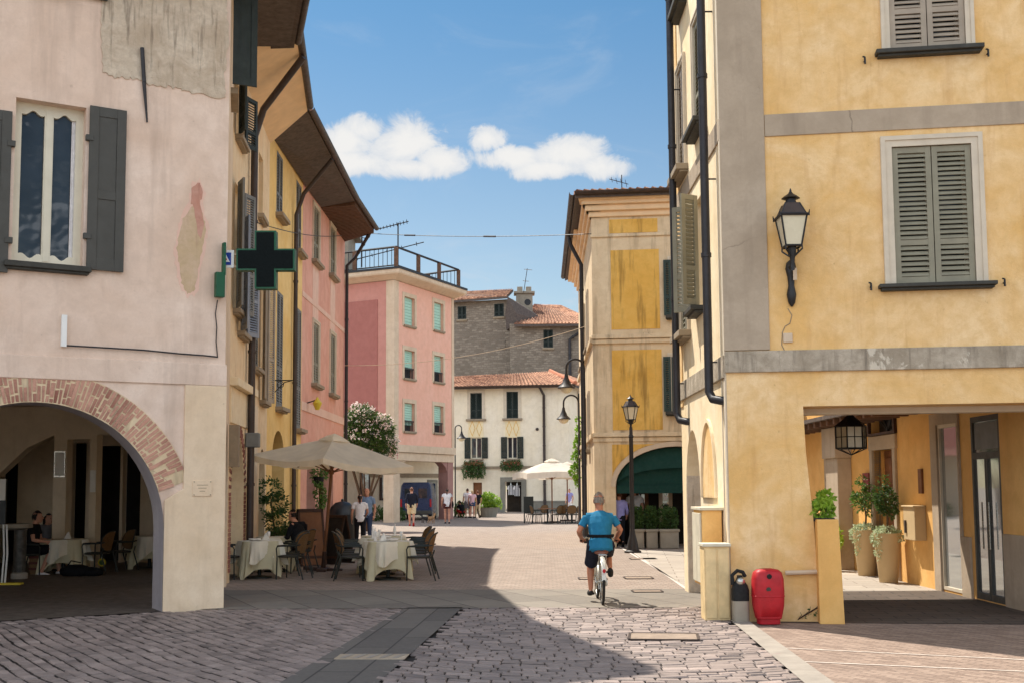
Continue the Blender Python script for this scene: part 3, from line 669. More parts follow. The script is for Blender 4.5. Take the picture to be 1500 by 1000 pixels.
# --- ochre house
h3 = thing('ochre_house', 'narrow ochre yellow house with louvred shutters under dark boarded eaves', 'house', W2)
hs = []
for u0,v0,u1,v1 in ((405,226,414,318),(434,268,441,370),(405,428,414,597),(433,452,441,628)):
    r = list(P3.rect(u0,v0,u1,v1)); c=(r[0]+r[1])/2; r[0]=c-.45; r[1]=c+.45
    windowpart(h3, P3, r, 'closed', dict(shutter='shutter_grey', frame='frame_pale'), sillw=.1, holes=hs, sild=.2, sl=.07)
for u0,u1,vt in ((398,416,630),(425,437,645)):
    a=P3.at(u0,700)[0]; b=P3.at(u1,700)[0]; zt=P3.at((u0+u1)/2,vt)[1]; hs.append(arch(a,b,-.2,zt-.8,zt))
wall(h3, P3, [(0,-.2),(P3.len,-.2),(P3.len,HT),(0,HT)], hs, 'ochre_house', .35)
m = MB(); m.pbox(P3,0,P3.len,0,1.7,-.01,.02); 
m = MB(); q=[E1+V((0,.27,-.05)),E2+V((0,0,-.05)),P3.pt(P3.len,HT,0)+V((0,3.2,-.05)),P3.pt(0,HT,0)+V((0,.1,-.25))]; m.rings([q,[p+V((0,0,.1)) for p in q]]); put('soffit', m, 'dark_wood', h3)
roof(h3, E1+V((0,.27,.08)), E2+V((0,0,.08)), RIDGE[1], RIDGE[2], thick=.1); gutter(h3, E1+V((.08,.2,.02)), E2+V((.08,0,.02)), .09)
px = P3.at(427,500)[0]
downpipe(h3, [onz(487,233,10.75), P3.pt(px,9.9,.3), P3.pt(px,9.3,.1), P3.pt(px,.02,.1)], .06)
# --- rose house
h4 = thing('rose_house', 'dusty rose end house of the row with painted pale panels and rafter eaves', 'house', W3)
hs = []
for u0,v0,u1,v1 in ((458,305,467,385),(481,334,492,405),(458,474,466,563),(480,490,493,577)):
    r = list(P4.rect(u0,v0,u1,v1)); c=(r[0]+r[1])/2; r[0]=c-.5; r[1]=c+.5
    windowpart(h4, P4, r, 'closed', dict(shutter='shutter_sage', frame='frame_pale'), sillw=.1, holes=hs, sild=.18, sl=.07, surmat='rose_pale', sur=.1)
for u0,u1,vt in ((449,462,690),(467,488,655)):
    a=P4.at(u0,720)[0]; b=P4.at(u1,720)[0]; zt=P4.at((u0+u1)/2,vt)[1]; hs.append(arch(a,b,-.2,1.8,3.0))
wall(h4, P4, [(0,-.2),(P4.len,-.2),(P4.len,HT),(0,HT)], hs, 'rose_house', .35)
m = MB()
for u0,u1,v0,v1 in ((456,468,388,470),(480,494,410,487)):
    r=P4.rect(u0,v0,u1,v1); c=(r[0]+r[1])/2; m.pbox(P4,c-.5,c+.5,r[2],r[3],0,.008)
m.pbox(P4,0,P4.len,4.05,4.3,0,.03); m.pbox(P4,0,P4.len,7.35,7.5,0,.02); put('pale_panel', m, 'rose_pale', h4)
m = MB(); q=[E2+V((0,.02,0)),E3,P4.pt(P4.len,HT,0)+V((.05,.1,.1)),P4.pt(P4.len-5.2,HT,0)+V((0,0,.1))]; m.rings([q,[p+V((0,0,.05)) for p in q]])
for i in range(26):
    t=(i+.5)/26; e=E2+(E3-E2)*t; w_=P4.pt(P4.len-5.2+5.2*t,HT+.1,0); dd=w_-e
    m.obox(e+V((0,-.05,-.17)), dd, (0,.1,0), (0,0,.17))
put('soffit', m, 'rafter_wood', h4)
roof(h4, E2+V((0,.02,.08)), E3+V((0,0,.08)), RIDGE[2], RIDGE[3], thick=.06, under='rafter_wood'); gutter(h4, E2+V((.08,0,.03)), E3+V((.08,.1,.03)), .09)
we = P4.pt(P4.len-.06,0,.09)
downpipe(h4, [E3+V((-.1,0,-.08)), we+V((.3,0,10.1)), we+V((0,0,9.8)), we], .06, 'pipe_dark')
m = MB(); EP = Plane(W4, W4+V((-9,1.5,0))); m.prism(EP,[[(0,-.2),(9,-.2),(9,HT),(0,HT)]],-.3,0); put('end_wall', m, 'rose_house', h4)
# ============================================================= right corner building
RC = V((2.85,15.35,0)); DR = V((9.89,-1.48,0)).normalized()
RF = Plane(RC, RC+DR*12); RS = Plane(RC+V((.02,4.3,0)), RC)      # front, and the face along the street (seen left to right: far to near)
rb = thing('amber_house', 'tall amber plastered corner house with grey quoins and louvred shutters', 'house', RC)
HB = 11.6
hs = []
SG = dict(shutter='shutter_sage', frame='frame_pale', sill='sill_dark')
r1 = RF.rect(1309,220,1426,415); windowpart(rb, RF, (r1[0],r1[1],4.36,6.2), 'closed', SG, sur=.13, sillw=.05, holes=hs, inset=.25, sild=.16, mid=.3, sl=.062)
r2 = RF.rect(1303,20,1414,85); windowpart(rb, RF, (r2[0],r2[1],7.5,9.3), 'closed', dict(SG, shutter='shutter_taupe'), sur=.1, sillw=.06, holes=hs, inset=.25, sild=.16, mid=.3, sl=.062)
r3 = (r1[0]+4.0, r1[1]+4.0); windowpart(rb, RF, (r3[0],r3[1],4.36,6.2), 'closed', SG, sur=.13, sillw=.05, holes=hs, inset=.25)
windowpart(rb, RF, (r3[0],r3[1],7.5,9.3), 'closed', SG, sur=.1, sillw=.06, holes=hs, inset=.25)
out = [(0,-.2),(1.12,-.2),(1.08,1.2),(1.0,2.2),(.98,2.8),(4.32,2.8),(4.32,-.2),(12,-.2),(12,HB),(0,HB)]
wall(rb, RF, out, hs, 'amber_plaster', .5)
m = MB(); m.prism(RF,[[(-.02,3.55),(.575,3.55),(.575,HB),(-.02,HB)]],-.02,.03); put('quoin', m, 'quoin_grey', rb, bev=.01)
m = MB(); m.prism(RF,[[(-.02,3.26),(3,3.25),(12,3.25),(12,3.53),(4,3.53),(-.02,3.54)]],-.02,.045); put('string_course', m, 'band_stone', rb, bev=.008)
m = MB(); m.pbox(RF,.58,12,6.43,6.73,-.02,.02); put('string_course', m, 'quoin_grey', rb, bev=.006)
m = MB(); m.pbox(RF,.99,4.3,2.72,2.8,-.75,-.5); put('lintel', m, 'frame_pale', rb)
for u,v in ((1266,91),(1446,80),(1275,421),(1470,415)):
    s,z = RF.at(u,v); m = MB(); m.tube([RF.pt(s,z,0),RF.pt(s,z,.07)],.012,6); m.tube([RF.pt(s,z+.045,.06),RF.pt(s,z-.05,.06)],.014,6); m.tube([RF.pt(s,z+.045,.06),RF.pt(s-.03,z+.05,.06)],.011,6); put('shutter_catch', m, 'black_metal', rb)
r = RF.rect(1147,488,1161,502); m = MB(); m.pbox(RF,*r,-.01,.025); q = put('junction_box', m, 'trim_beige', rb, bev=.01)
m = MB(); pts=[RF.pt(*RF.at(u,v),.004) for u,v in ((1154,452),(1160,462),(1157,474),(1150,478),(1146,487),(1145,505),(1150,515))]; m.tube(pts,.006,5); put('wire', m, 'sill_stone', rb)
# face along the street
hs = []
def RR(u0,v0,u1,v1,w=None):
    r = list(RS.rect(u0,v0,u1,v1))
    if w: c=(r[0]+r[1])/2; r[0]=c-w/2; r[1]=c+w/2
    return tuple(r)
for (u0,v0,u1,v1,mt,an) in ((996,95,1003,255,'shutter_taupe',None),(999,350,1009,490,'shutter_sage',None)):
    windowpart(rb, RS, RR(u0,v0,u1,v1,.75), 'closed', dict(shutter=mt, frame='frame_pale'), sur=.08, sillw=.1, holes=hs, sild=.2, sl=.07)
rr = list(RR(1013,292,1032,455,.8)); nb_=RC.y+4.3-17.15; rr[0],rr[1]=nb_-.62,nb_; windowpart(rb, RS, rr, 'open', dict(SG), sur=.0, sillw=.07, holes=hs, leafw=.31, ang=58, sild=.2, sl=.06)
rr = RR(1018,20,1030,190,.8); windowpart(rb, RS, rr, 'closed', dict(SG), sur=.08, sillw=.07, holes=hs, leafw=.4, ang=62, sild=.2, sl=.06)
rr = RR(994,-160,1002,15,.7); windowpart(rb, RS, rr, None, dict(SG), sur=.06, sillw=.09, holes=hs, sild=.2)
L = RS.len; s_of = lambda Y: (RC.y+4.3-Y)
ya0,ya1 = s_of(19.25), s_of(17.75); zt = 2.66
hs.append(arch(ya0,ya1,-.15,1.55,zt))
wall(rb, RS, [(0,-.2),(L-.06,-.2),(L-.06,HB),(0,HB)], hs, 'cream_street', .4, 'street_wall')
nb0,nb1 = s_of(17.5), s_of(16.3)
# shallow blind arch beside the open one
m = MB(); a_ = arch(nb0,nb1,1.6,1.75,zt+.03); m.prism(RS,[[(x,z) for x,z in a_]],.0,.004); put('blind_arch', m, 'amber_plaster', rb)
m = MB(); m.rings([[RS.pt(c+(x-c)*f, 1.75+(z-1.75)*f if z > 1.75 else z, o) for x,z in a_] for c in ((nb0+nb1)/2,) for f,o in ((1.0,.0),(1.06,.0),(1.06,.035),(1.0,.035))]+[[RS.pt(x,z,.0) for x,z in a_]], cap=False); put('arch_moulding', m, 'cream_street', rb)
m = MB(); m.pbox(RS,0,L-.03,3.2,3.5,-.02,.04); put('string_course', m, 'band_stone', rb, bev=.006)
m = MB(); m.pbox(RS,0,L-.05,6.43,6.73,-.02,.025); put('string_course', m, 'quoin_grey', rb, bev=.006)
m = MB(); m.pbox(RS,L-.12,L-.02,0,HB,-.02,.02); m.pbox(RS,L-.34,L-.32,0,HB,-.02,.012); put('corner_strip', m, 'frame_pale', rb)
m = MB(); m.box(RC.x+.02,RC.x+.55,19.2,19.66,-.1,2.7); put('pillar', m, 'bare_render', rb, bev=.01)
# the portico under it: pillar backs, ceiling with joists, roof
m = MB(); m.box(RC.x+.3,15,19.3,19.65,2.98,3.11); put('back_beam', m, 'amber_smooth', rb)
m = MB(); m.rings([[(RC.x+.2,15.5,z),(14.5,13.9,z),(14.5,19.5,z),(RC.x+.2,19.5,z)] for z in (3.12,3.25)]); put('ceiling', m, 'dark_wood', rb)
m = MB()
for k in range(12): x = 3.4+k*.36; m.box(x,x+.12,15.8,19.3,2.98,3.12)
put('joist', m, 'rafter_wood', rb)
m = MB(); m.prism(RF,[[(.02,0),(1.10,0),(1.06,1.2),(.98,2.75),(.02,2.75)]],-.9,-.48); put('pillar', m, 'amber_smooth', rb)
m = MB(); BK = Plane(RC+V((12,4.2,0)), RC+V((0,4.3,0))); m.prism(BK,[[(0,3.1),(BK.len,3.1),(BK.len,HB),(0,HB)]],-.3,0); m.box(14.6,14.8,13.9,19.5,0,HB); put('back_wall', m, 'amber_plaster', rb)
ez = HB; c1 = RC+V((-.75,-.75,ez)); c2 = RC+V((12,-2.4,ez)); c3 = RC+V((12,5.0,ez)); c4 = RC+V((-.75,5.0,ez)); ra_ = RC+V((3,2.2,ez+1.5)); rb_ = RC+V((9,1.4,ez+1.5))
m = MB(); m.rings([[c1,c2,c3,c4],[p+V((0,0,.12)) for p in (c1,c2,c3,c4)]]); put('eaves', m, 'dark_wood', rb)
for a,b,c,d in ((c1,c2,ra_,rb_),(c2,c3,rb_,rb_),(c3,c4,rb_,ra_),(c4,c1,ra_,ra_)):
    mb = MB(); up = V((0,0,.13)); roofsurf(mb,a+up,b+up,c,d); put('roof', mb, 'roof_tile', rb, recalc=False)
# two downpipes on the street face, each with a kicked-out foot
def kick(s, ztop, zb, o=.16, r=.06):
    P = lambda a,z,oo: RS.pt(a,z,oo)
    pts = [P(s,ztop,o),P(s,zb+.25,o),P(s,zb+.06,o*1.0),P(s+.1,zb-.05,o*.8),P(s+.22,zb-.08,.03),P(s+.25,zb-.08,-.02)]
    return downpipe(rb, pts, r, 'pipe_dark', clips=[(P(s,z,o),RS.d*.0-RS.n*(o+.02)) for z in (3.45,6.0,8.4,10.5)])
kick(RS.at(988,400,.16)[0], HB+.1, RS.at(990,612,.16)[1]); kick(RS.at(1035,400,.16)[0], HB+.1, RS.at(1038,580,.16)[1])
# low pipe at the foot of the front
m = MB(); s0,z0 = RF.at(1150,838); s1,_ = RF.at(1208,838)
m.tube([RF.pt(s0,z0,.05),RF.pt(s1,z0+.02,.05),RF.pt(s1+.06,z0+.04,.05),RF.pt(s1+.08,z0+.16,.03),RF.pt(s1+.08,z0+.18,-.2)],.03,8); m.tube([RF.pt(s1-.03,z0+.02,.05),RF.pt(s1+.02,z0+.02,.05)],.04,8); put('low_pipe', m, 'trim_beige', rb, smooth=40)

# ============================================================= arcade inner wall and alley house
X7 = 7.15
IW = Plane((X7,29.5,0),(X7-.05,14.72,0))
al = thing('alley_house', 'ochre yellow house along the arcade with glazed doors and an arched doorway', 'house', (X7,20,0))
hs = []; sI = lambda Y: 29.5-Y
def isr(u0,u1,v0,v1): return IW.rect(u0,v0,u1,v1)
d1 = isr(1283,1313,655,850); d1 = (d1[0],d1[1],-.1,2.45); hs.append(rc(d1)); 
tym = (d1[0]-.12,d1[1]+.12); c=(tym[0]+tym[1])/2; wv=(tym[1]-tym[0])/2
hs.append([(tym[0],2.75),(tym[1],2.75)]+[(c+wv*math.cos(PI*k/14), 2.75+.95*math.sin(PI*k/14)**.8) for k in range(1,14)])
d2 = isr(1192,1218,0,0); d2=(d2[0],d2[1],-.1,2.6); hs.append(rc(d2))
g1 = isr(1378,1408,610,870); g1=(g1[0],g1[1],.05,2.75); hs.append(rc(g1))
g2 = isr(1426,1468,600,885); g2=(g2[0],g2[1],.03,2.8); hs.append(rc(g2))
wall(al, IW, [(0,-.2),(IW.len,-.2),(IW.len,6.5),(0,6.5)], hs, 'amber_smooth', .4)
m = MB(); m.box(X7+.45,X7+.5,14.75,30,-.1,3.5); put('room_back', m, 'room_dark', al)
# door frames in grey stone
for nm,d,zz in (('stone_frame',d1,2.45),('stone_frame',d2,2.6)):
    m = MB()
    for q in ((d[0]-.16,d[0],0,zz),(d[1],d[1]+.16,0,zz),(d[0]-.2,d[1]+.2,zz,zz+.27)): m.pbox(IW,*q,-.15,.05)
    put(nm, m, 'quoin_grey', al, bev=.01)
for d,zz in ((d1,2.45),(d2,2.6)):
    m = MB(); w=(d[1]-d[0])/2
    for k in (0,1):
        a=d[0]+k*w
        m.pbox(IW,a+.005,a+w-.005,0.02,zz-.01,-.26,-.2)
        for z0,z1 in ((.15,.8),(.95,1.6),(1.75,zz-.15)): m.pbox(IW,a+.1,a+w-.1,z0,z1,-.2,-.17)
    dr = put('door', m, 'wood_dark' if d is d2 else 'wood_mid', al, bev=.01)
    m = MB(); m.tube([IW.pt(d[0]+w+.06,1.05,-.15),IW.pt(d[0]+w+.16,1.05,-.15)],.015,6); put('handle', m, 'gutter_metal', dr)
m = MB(); m.prism(IW,[[(tym[0]-.1,2.73),(tym[1]+.1,2.73)]+[(c+(wv+.1)*math.cos(PI*k/14), 2.73+1.06*math.sin(PI*k/14)**.8) for k in range(1,14)],[(tym[0],2.78),(tym[1],2.78)]+[(c+wv*math.cos(PI*k/14), 2.78+.92*math.sin(PI*k/14)**.8) for k in range(1,14)]],-.02,.06); put('arch_frame', m, 'maroon_wood' if False else 'wood_dark', al)
m = MB(); m.pbox(IW,tym[0],tym[1],2.7,3.7,-.2,-.16)
for k in range(1,8): m.tube([IW.pt(c,2.8,-.1),IW.pt(c+wv*math.cos(PI*k/8)*.95,2.78+.9*math.sin(PI*k/8),-.1)],.016,5)
put('fanlight', m, 'black_metal', al)
# grey base course and pilaster strips round the glazing
m = MB()
for a,b,z1 in ((g1[0]-.3,g1[0],2.95),(g1[1],g1[1]+.06,2.95)): m.pbox(IW,a,b,0,z1,-.1,.04)
m.pbox(IW,g1[0],g1[1],2.75,2.95,-.1,.04); put('stone_surround', m, 'quoin_grey', al, bev=.008)
for a,b,z1 in ((g2[0]-.45,g2[0]-.12,.95),(g2[1]+.06,IW.len-.02,1.05)): m=MB(); m.pbox(IW,a,b,0,z1,-.1,.04); put('base_course', m, 'quoin_grey', al, bev=.008)
m = MB(); m.pbox(IW,g1[0]+.02,g1[1]-.02,.08,2.73,-.06,-.03); fr=put('shop_window', m, 'pane_mirror', al)
m = MB()
for q in ((g1[0],g1[0]+.05,.05,2.75),(g1[1]-.05,g1[1],.05,2.75),(g1[0]+.05,g1[1]-.05,.05,.1),(g1[0]+.05,g1[1]-.05,2.7,2.75)): m.pbox(IW,*q,-.08,.01)
put('frame', m, 'frame_pale', fr)
m = MB(); m.pbox(IW,g2[0]+.02,g2[1]-.02,.05,2.78,-.06,-.03); fr=put('glass_door', m, 'pane_mirror', al)
m = MB(); c=(g2[0]+g2[1])/2
for q in ((g2[0],g2[0]+.06,.03,2.8),(g2[1]-.06,g2[1],.03,2.8),(c-.05,c-.01,.03,2.15),(c+.01,c+.05,.03,2.15),(g2[0]+.06,g2[1]-.06,2.15,2.25),(g2[0]+.06,g2[1]-.06,2.72,2.8),(g2[0]+.06,c-.05,.03,.13),(c+.05,g2[1]-.06,.03,.13)): m.pbox(IW,*q,-.08,.0)
put('frame', m, 'shutter_charcoal', fr)
m = MB()
for k in (-.12,.12): m.tube([IW.pt(c+k,.8,.03),IW.pt(c+k,1.5,.03)],.013,6)
put('handle', m, 'chrome', fr)
m = MB(); m.pbox(IW,g2[0]+.1,g2[1]-.1,2.3,2.7,-.03,-.02); put('transom_panel', m, 'shutter_grey', fr)
# grey stone pier on the alley wall, post box, intercom, menu plate
r = isr(1231,1249,640,830); m = MB(); m.pbox(IW,r[0],r[1],0,2.35,0,.3); m.pbox(IW,r[0]-.05,r[1]+.05,2.35,3.0,0,.36); put('stone_pier', m, 'quoin_grey', al, bev=.015)
r = isr(1340,1357,742,790); m = MB(); m.pbox(IW,r[0],r[1],r[2],r[3],0,.2); m.pbox(IW,r[0]-.02,r[1]+.02,r[3],r[3]+.03,0,.23); pb = put('meter_box', m, 'planter_beige', al, bev=.01)
m = MB(); m.pbox(IW,r[0]+.1,r[0]+.16,r[2]+.12,r[2]+.34,.2,.225); put('latch', m, 'gutter_metal', pb)
r = isr(1348,1353,686,722); m = MB(); m.pbox(IW,*r,0,.04); put('intercom', m, 'wood_mid', al)
r = isr(1268,1277,692,732); m = MB(); m.pbox(IW,*r,.0,.06); mp=put('menu_plate', m, 'menu_red', al)
m = MB()
for k in range(4): m.pbox(IW,r[0]+.05,r[1]-.05,r[3]-.14-.11*k,r[3]-.11-.11*k,.06,.064)
put('lettering', m, 'trim_beige', mp)
m = MB(); m.rings([[(X7-.4,19.7,z),(X7+5,19.7,z),(X7+5,30,z),(X7-.4,30,z)] for z in (6.5,6.65)]); put('roof', m, 'dark_wood', al)
for k in range(20): m = MB(); y=19.8+k*.5; m.box(X7-.68,X7-.02,y,y+.12,3.0,3.12); put('joist', m, 'rafter_wood', al)
m = MB(); m.box(X7-.74,X7+.1,19.66,30,3.121,3.2); put('canopy', m, 'dark_wood', al)
EP2 = Plane((2.9,30.2,0),(7.2,29.6,0)); m = MB(); m.prism(EP2,[[(2.6,-.1),(EP2.len,-.1),(EP2.len,6.5),(2.6,6.5)]],-.3,0); put('end_wall', m, 'amber_smooth', al)

# ============================================================= yellow panelled house (right middle)
YA = aty(871,700,34.6); YA = V((YA.x,34.6,0)); YF = Plane(YA, YA+V((9.93,-1.2,0)))
yb = thing('panelled_house', 'old beige house with mustard painted panels and a green awning in its arch', 'house', YA)
hs = []; YH = YF.at(915,300)[1]
ar = arch(YF.at(902,720)[0], YF.at(902,720)[0]+3.6, -.2, YF.at(910,712)[1], YF.at(975,653)[1], 22); hs.append(ar)
for v0,v1 in ((381,462),(522,602)):
    r = YF.rect(984,v0,1005,v1); windowpart(yb, YF, r, 'closed', dict(shutter='shutter_green', frame='frame_pale', sill='sill_dark'), sur=.1, sillw=.1, holes=hs, sild=.22)
    m = MB(); leaf(m, YF.pt(r[0]-.24,r[2],.04), YF.d, YF.n, .22, r[3]-r[2]); put('shutter', m, 'shutter_green', yb)
wall(yb, YF, [(0,-.2),(9,-.2),(9,YH),(0,YH)], hs, 'old_beige', .4)
for u0,v0,u1,v1 in ((895,366,966,482),(897,512,970,629),(892,321,963,341),(897,650,975,700)):
    r = list(YF.rect(u0,v0,u1,v1)); m = MB()
    if v0 == 650:
        zt=r[3]; pts=[(r[0],r[2]-.9),(r[0],zt),(r[1]+.6,zt)]
        cx=(ar[0][0]+ar[1][0])/2; wv=(ar[1][0]-ar[0][0])/2; zs=ar[2][1]; rise=max(z for _,z in ar)-zs
        arcp=[(cx+(wv+.16)*math.cos(t),zs+(rise+.16)*math.sin(t)) for t in [PI*.52+PI*.42*k/10 for k in range(11)]]
        arcp=[(max(x,r[0]),z) for x,z in arcp]
        m.prism(YF,[[(r[0],zt)]+[(x,min(z,zt-.01)) for x,z in arcp[::-1]]+[(arcp[0][0],zt)]],-.02,.012)
    else: m.prism(YF,[rc(r)],-.02,.012)
    put('mustard_panel', m, 'mustard', yb)
m = MB(); q=[(cx+(wv+d)*math.cos(PI*k/22),zs+(rise+d)*math.sin(PI*k/22)) for d in (0,.14) for k in (range(23) if d==0 else range(22,-1,-1))]; m.prism(YF,[q],-.05,.04); put('arch_moulding', m, 'trim_beige', yb)
for v0,v1,o in ((490,496,.1),(497,503,.06),(633,639,.1),(640,646,.05),(343,347,.05)):
    z1,z0 = YF.at(915,v0)[1],YF.at(915,v1)[1]; m = MB(); m.pbox(YF,-.03,9,z0,z1,-.02,o); put('string_course', m, 'old_beige', yb, bev=.01)
m = MB()
for k,(z,o) in enumerate(((YH-.35,.08),(YH-.18,.18),(YH,.28),(YH+.12,.36))): m.pbox(YF,-o,9,z-.02,z+.17,-.3,o)
put('cornice', m, 'soffit_beige', yb, bev=.03)
YS = Plane(YA+V((.35,13.2,0)), YA); hs=[]
for Y,vz in ((38,6.9),(41,6.9),(44,6.9),(38,3.6),(41,3.6),(44,3.6)):
    s=YA.y+13.2-Y; windowpart(yb, YS, (s-.5,s+.5,vz-.6,vz+1.2), 'closed', dict(shutter='shutter_taupe',frame='frame_pale'), sur=.08, sillw=.1, holes=hs, sild=.15)
wall(yb, YS, [(0,-.2),(YS.len-.02,-.2),(YS.len-.02,YH),(0,YH)], hs, 'old_beige', .35, 'side_wall')
m = MB()
for k,(z,o) in enumerate(((YH-.35,.08),(YH-.18,.18),(YH,.28))): m.pbox(YS,0,YS.len+o,z-.02,z+.17,-.3,o)
m.pbox(YS,-.6,YS.len*.7,YH+.13,YH+.2,-.3,.42); put('cornice', m, 'soffit_beige', yb, bev=.03)
m = MB()
for z,o in ((YF.at(915,500)[1],.09),(YF.at(915,640)[1],.09)): m.pbox(YS,0,YS.len-.04,z,z+.14,-.02,o)
put('string_course', m, 'old_beige', yb)
zr = YH+.3; e0=YA+YF.n*.46-YF.d*.46+V((0,0,zr)); e1=YA+YF.d*9+YF.n*.46+V((0,0,zr)); e2=YA+V((-.18,13.6,zr)); rp=YA+V((4.5,5.5,zr+1.15)); rq=YA+V((9.5,5.0,zr+1.15))
roof(yb, e0,e1,rp,rq,thick=.12); roof(yb, e2,e0,rp+V((0,4,0)),rp,thick=.12)
gutter(yb, e0+V((0,-.07,.02)),e1+V((0,-.07,.02)),.1); gutter(yb, e0+V((-.07,0,.02)),e2+V((-.07,0,.02)),.1)
for dy,xx in ((5.2,.14),):
    q=YS.pt(YS.len-dy,0,xx); downpipe(yb,[q+V((-.42,0,YH+.2)),q+V((-.36,0,YH-.1)),q+V((0,0,YH-.8)),q+V((0,0,5)),q],.07,'pipe_dark' if dy>1 else 'pipe_brown')
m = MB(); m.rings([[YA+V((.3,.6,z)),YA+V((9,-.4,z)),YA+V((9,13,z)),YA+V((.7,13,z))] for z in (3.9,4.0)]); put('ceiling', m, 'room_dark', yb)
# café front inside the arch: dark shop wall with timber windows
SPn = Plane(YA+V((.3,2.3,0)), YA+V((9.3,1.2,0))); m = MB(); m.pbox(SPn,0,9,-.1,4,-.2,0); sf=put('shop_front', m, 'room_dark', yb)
for u0,u1,v0,v1 in ((909,919,707,760),(930,950,706,765),(965,985,705,765)):
    r=SPn.rect(u0,v0,u1,v1); m=MB()
    for q in ((r[0],r[0]+.12,r[2],r[3]),(r[1]-.12,r[1],r[2],r[3]),(r[0],r[1],r[3]-.12,r[3])): m.pbox(SPn,*q,0,.06)
    f_=put('window', m, 'trim_beige' if u0==965 else 'wood_mid', sf); m=MB(); m.pbox(SPn,r[0]+.1,r[1]-.1,r[2],r[3]-.1,0,.02); put('pane', m, 'pane_shop', f_)
m = MB(); m.pbox(SPn,2.0,3.6,2.35,2.6,.0,.08); put('fascia', m, 'wood_mid', sf)
# ============================================================= salmon apartment block
PC = aty(577,700,62); PC = V((PC.x,62,0)); PE = aty(665,700,68.5); PE=V((PE.x,68.5,0)); PFw = aty(500,700,63.6); PFw=V((PFw.x,63.6,0))
PB = Plane(PC, PE); PA = Plane(PFw+(PFw-PC)*.5, PC)
ap = thing('apartment_block', 'salmon pink apartment block with mint roller blinds and a railed roof terrace', 'apartment block', PC)
hs=[]; ZT = PB.at(620,424)[1]; ZF = PB.at(620,662)[1]
for cu0,cu1,rows in ((592,607,((436,477),(513,554),(590,631))),(635.5,649,((444,484),(521,559),(594,633)))):
    for k,(v0,v1) in enumerate(rows):
        r=PB.rect(cu0,v0,cu1,v1); w=windowpart(ap,PB,r,None,dict(frame='shutter_charcoal'),sur=.0,sillw=.1,holes=hs,inset=.3,bars=False,sild=.12,pane='pane_dark')
        m=MB(); f=(.16,.34,.22)[k]+(.06 if cu0>600 else 0)
        if k==0: f=.03
        z=r[2]+(r[3]-r[2])*f; n=9
        for i in range(n): zz=z+(r[3]-z)*i/n; m.pbox(PB,r[0]+.02,r[1]-.02,zz,zz+(r[3]-z)/n-.015,-.2,-.15)
        put('roller_blind',m,'mint_blind',w)
        if k:
            m=MB()
            for i in range(7): x=r[0]+(r[1]-r[0])*(i+.5)/7; m.tube([PB.pt(x,r[2],-.06),PB.pt(x,r[2]+.55,-.06)],.02,4)
            m.pbox(PB,r[0],r[1],r[2]+.52,r[2]+.58,-.09,-.03); put('window_rail',m,'black_metal',w)
        m=MB()
        for q in ((r[0]-.22,r[0],r[2]-.1,r[3]+.22),(r[1],r[1]+.22,r[2]-.1,r[3]+.22),(r[0],r[1],r[3],r[3]+.22)): m.pbox(PB,*q,-.02,.03)
        put('surround',m,'trim_beige',w)
wall(ap,PB,[(0,ZF),(PB.len,ZF),(PB.len,ZT),(0,ZT)],hs,'salmon',.4)
m=MB(); m.pbox(PB,0,.45,ZF,ZT,-.02,.03); m.pbox(PB,PB.len-.3,PB.len,ZF,ZT,-.02,.03); put('corner_strip',m,'trim_beige',ap)
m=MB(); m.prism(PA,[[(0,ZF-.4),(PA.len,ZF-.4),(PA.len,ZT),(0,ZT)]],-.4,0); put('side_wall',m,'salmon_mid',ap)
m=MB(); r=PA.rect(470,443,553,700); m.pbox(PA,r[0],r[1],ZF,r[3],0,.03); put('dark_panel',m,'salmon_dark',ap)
m=MB(); m.pbox(PA,PA.len-.5,PA.len+.03,ZF,ZT,-.02,.035); put('corner_strip',m,'trim_beige',ap)
Q=[PFw+(PFw-PC)*.5,PC,PE,PE+V((-9,6,0)),PFw+V((-4,9,0))]
def offs(z,o): 
    c=sum((V(q) for q in Q),V())/5; return [q+(q-c).normalized()*o+V((0,0,z)) for q in Q]
m=MB(); m.rings([offs(ZT+.02,.1),offs(ZT+.25,.75),offs(ZT+.32,.8),offs(ZT+.5,.8)]); put('cornice',m,'trim_beige',ap)
m=MB(); m.rings([offs(ZT+.5,.85),offs(ZT+.62,.85)]); put('roof_edge',m,'black_metal',ap)
m=MB(); o_=offs(ZT+.62,.3)
for a,b in ((o_[0],o_[1]),(o_[1],o_[2]),(o_[2],o_[3])):
    k=max(2,int((b-a).length/1.9))
    for i in range(k+1):
        if i==0 and a is not o_[0]: continue
        p=a+(b-a)*i/k; m=MB(); m.obox(p+V((-.11,-.11,0)),(.22,0,0),(0,.22,0),(0,0,1.12)); put('terrace_post',m,'rafter_wood',ap)
m=MB()
for a,b in ((o_[0],o_[1]),(o_[1],o_[2]),(o_[2],o_[3])):
    d=(b-a); m.tube([a+V((0,0,1.14)),b+V((0,0,1.14))],.06,6); m.tube([a+V((0,0,.15)),b+V((0,0,.15))],.04,6); k=int(d.length/.28)
    for i in range(k if a is not o_[1] else 0): p=a+d*i/k; m.tube([p+V((0,0,.15)),p+V((0,0,1.12))],.018,4)
put('terrace_railing',m,'black_metal',ap)
m=MB(); c=aty(495,350,66); m.box(c.x-1.8,c.x+.6,66,69,ZT,ZT+3.6); m.box(c.x-2.2,c.x+1.0,65.6,69.4,ZT+3.6,ZT+3.8); put('stair_tower',m,'planter_stone',ap)
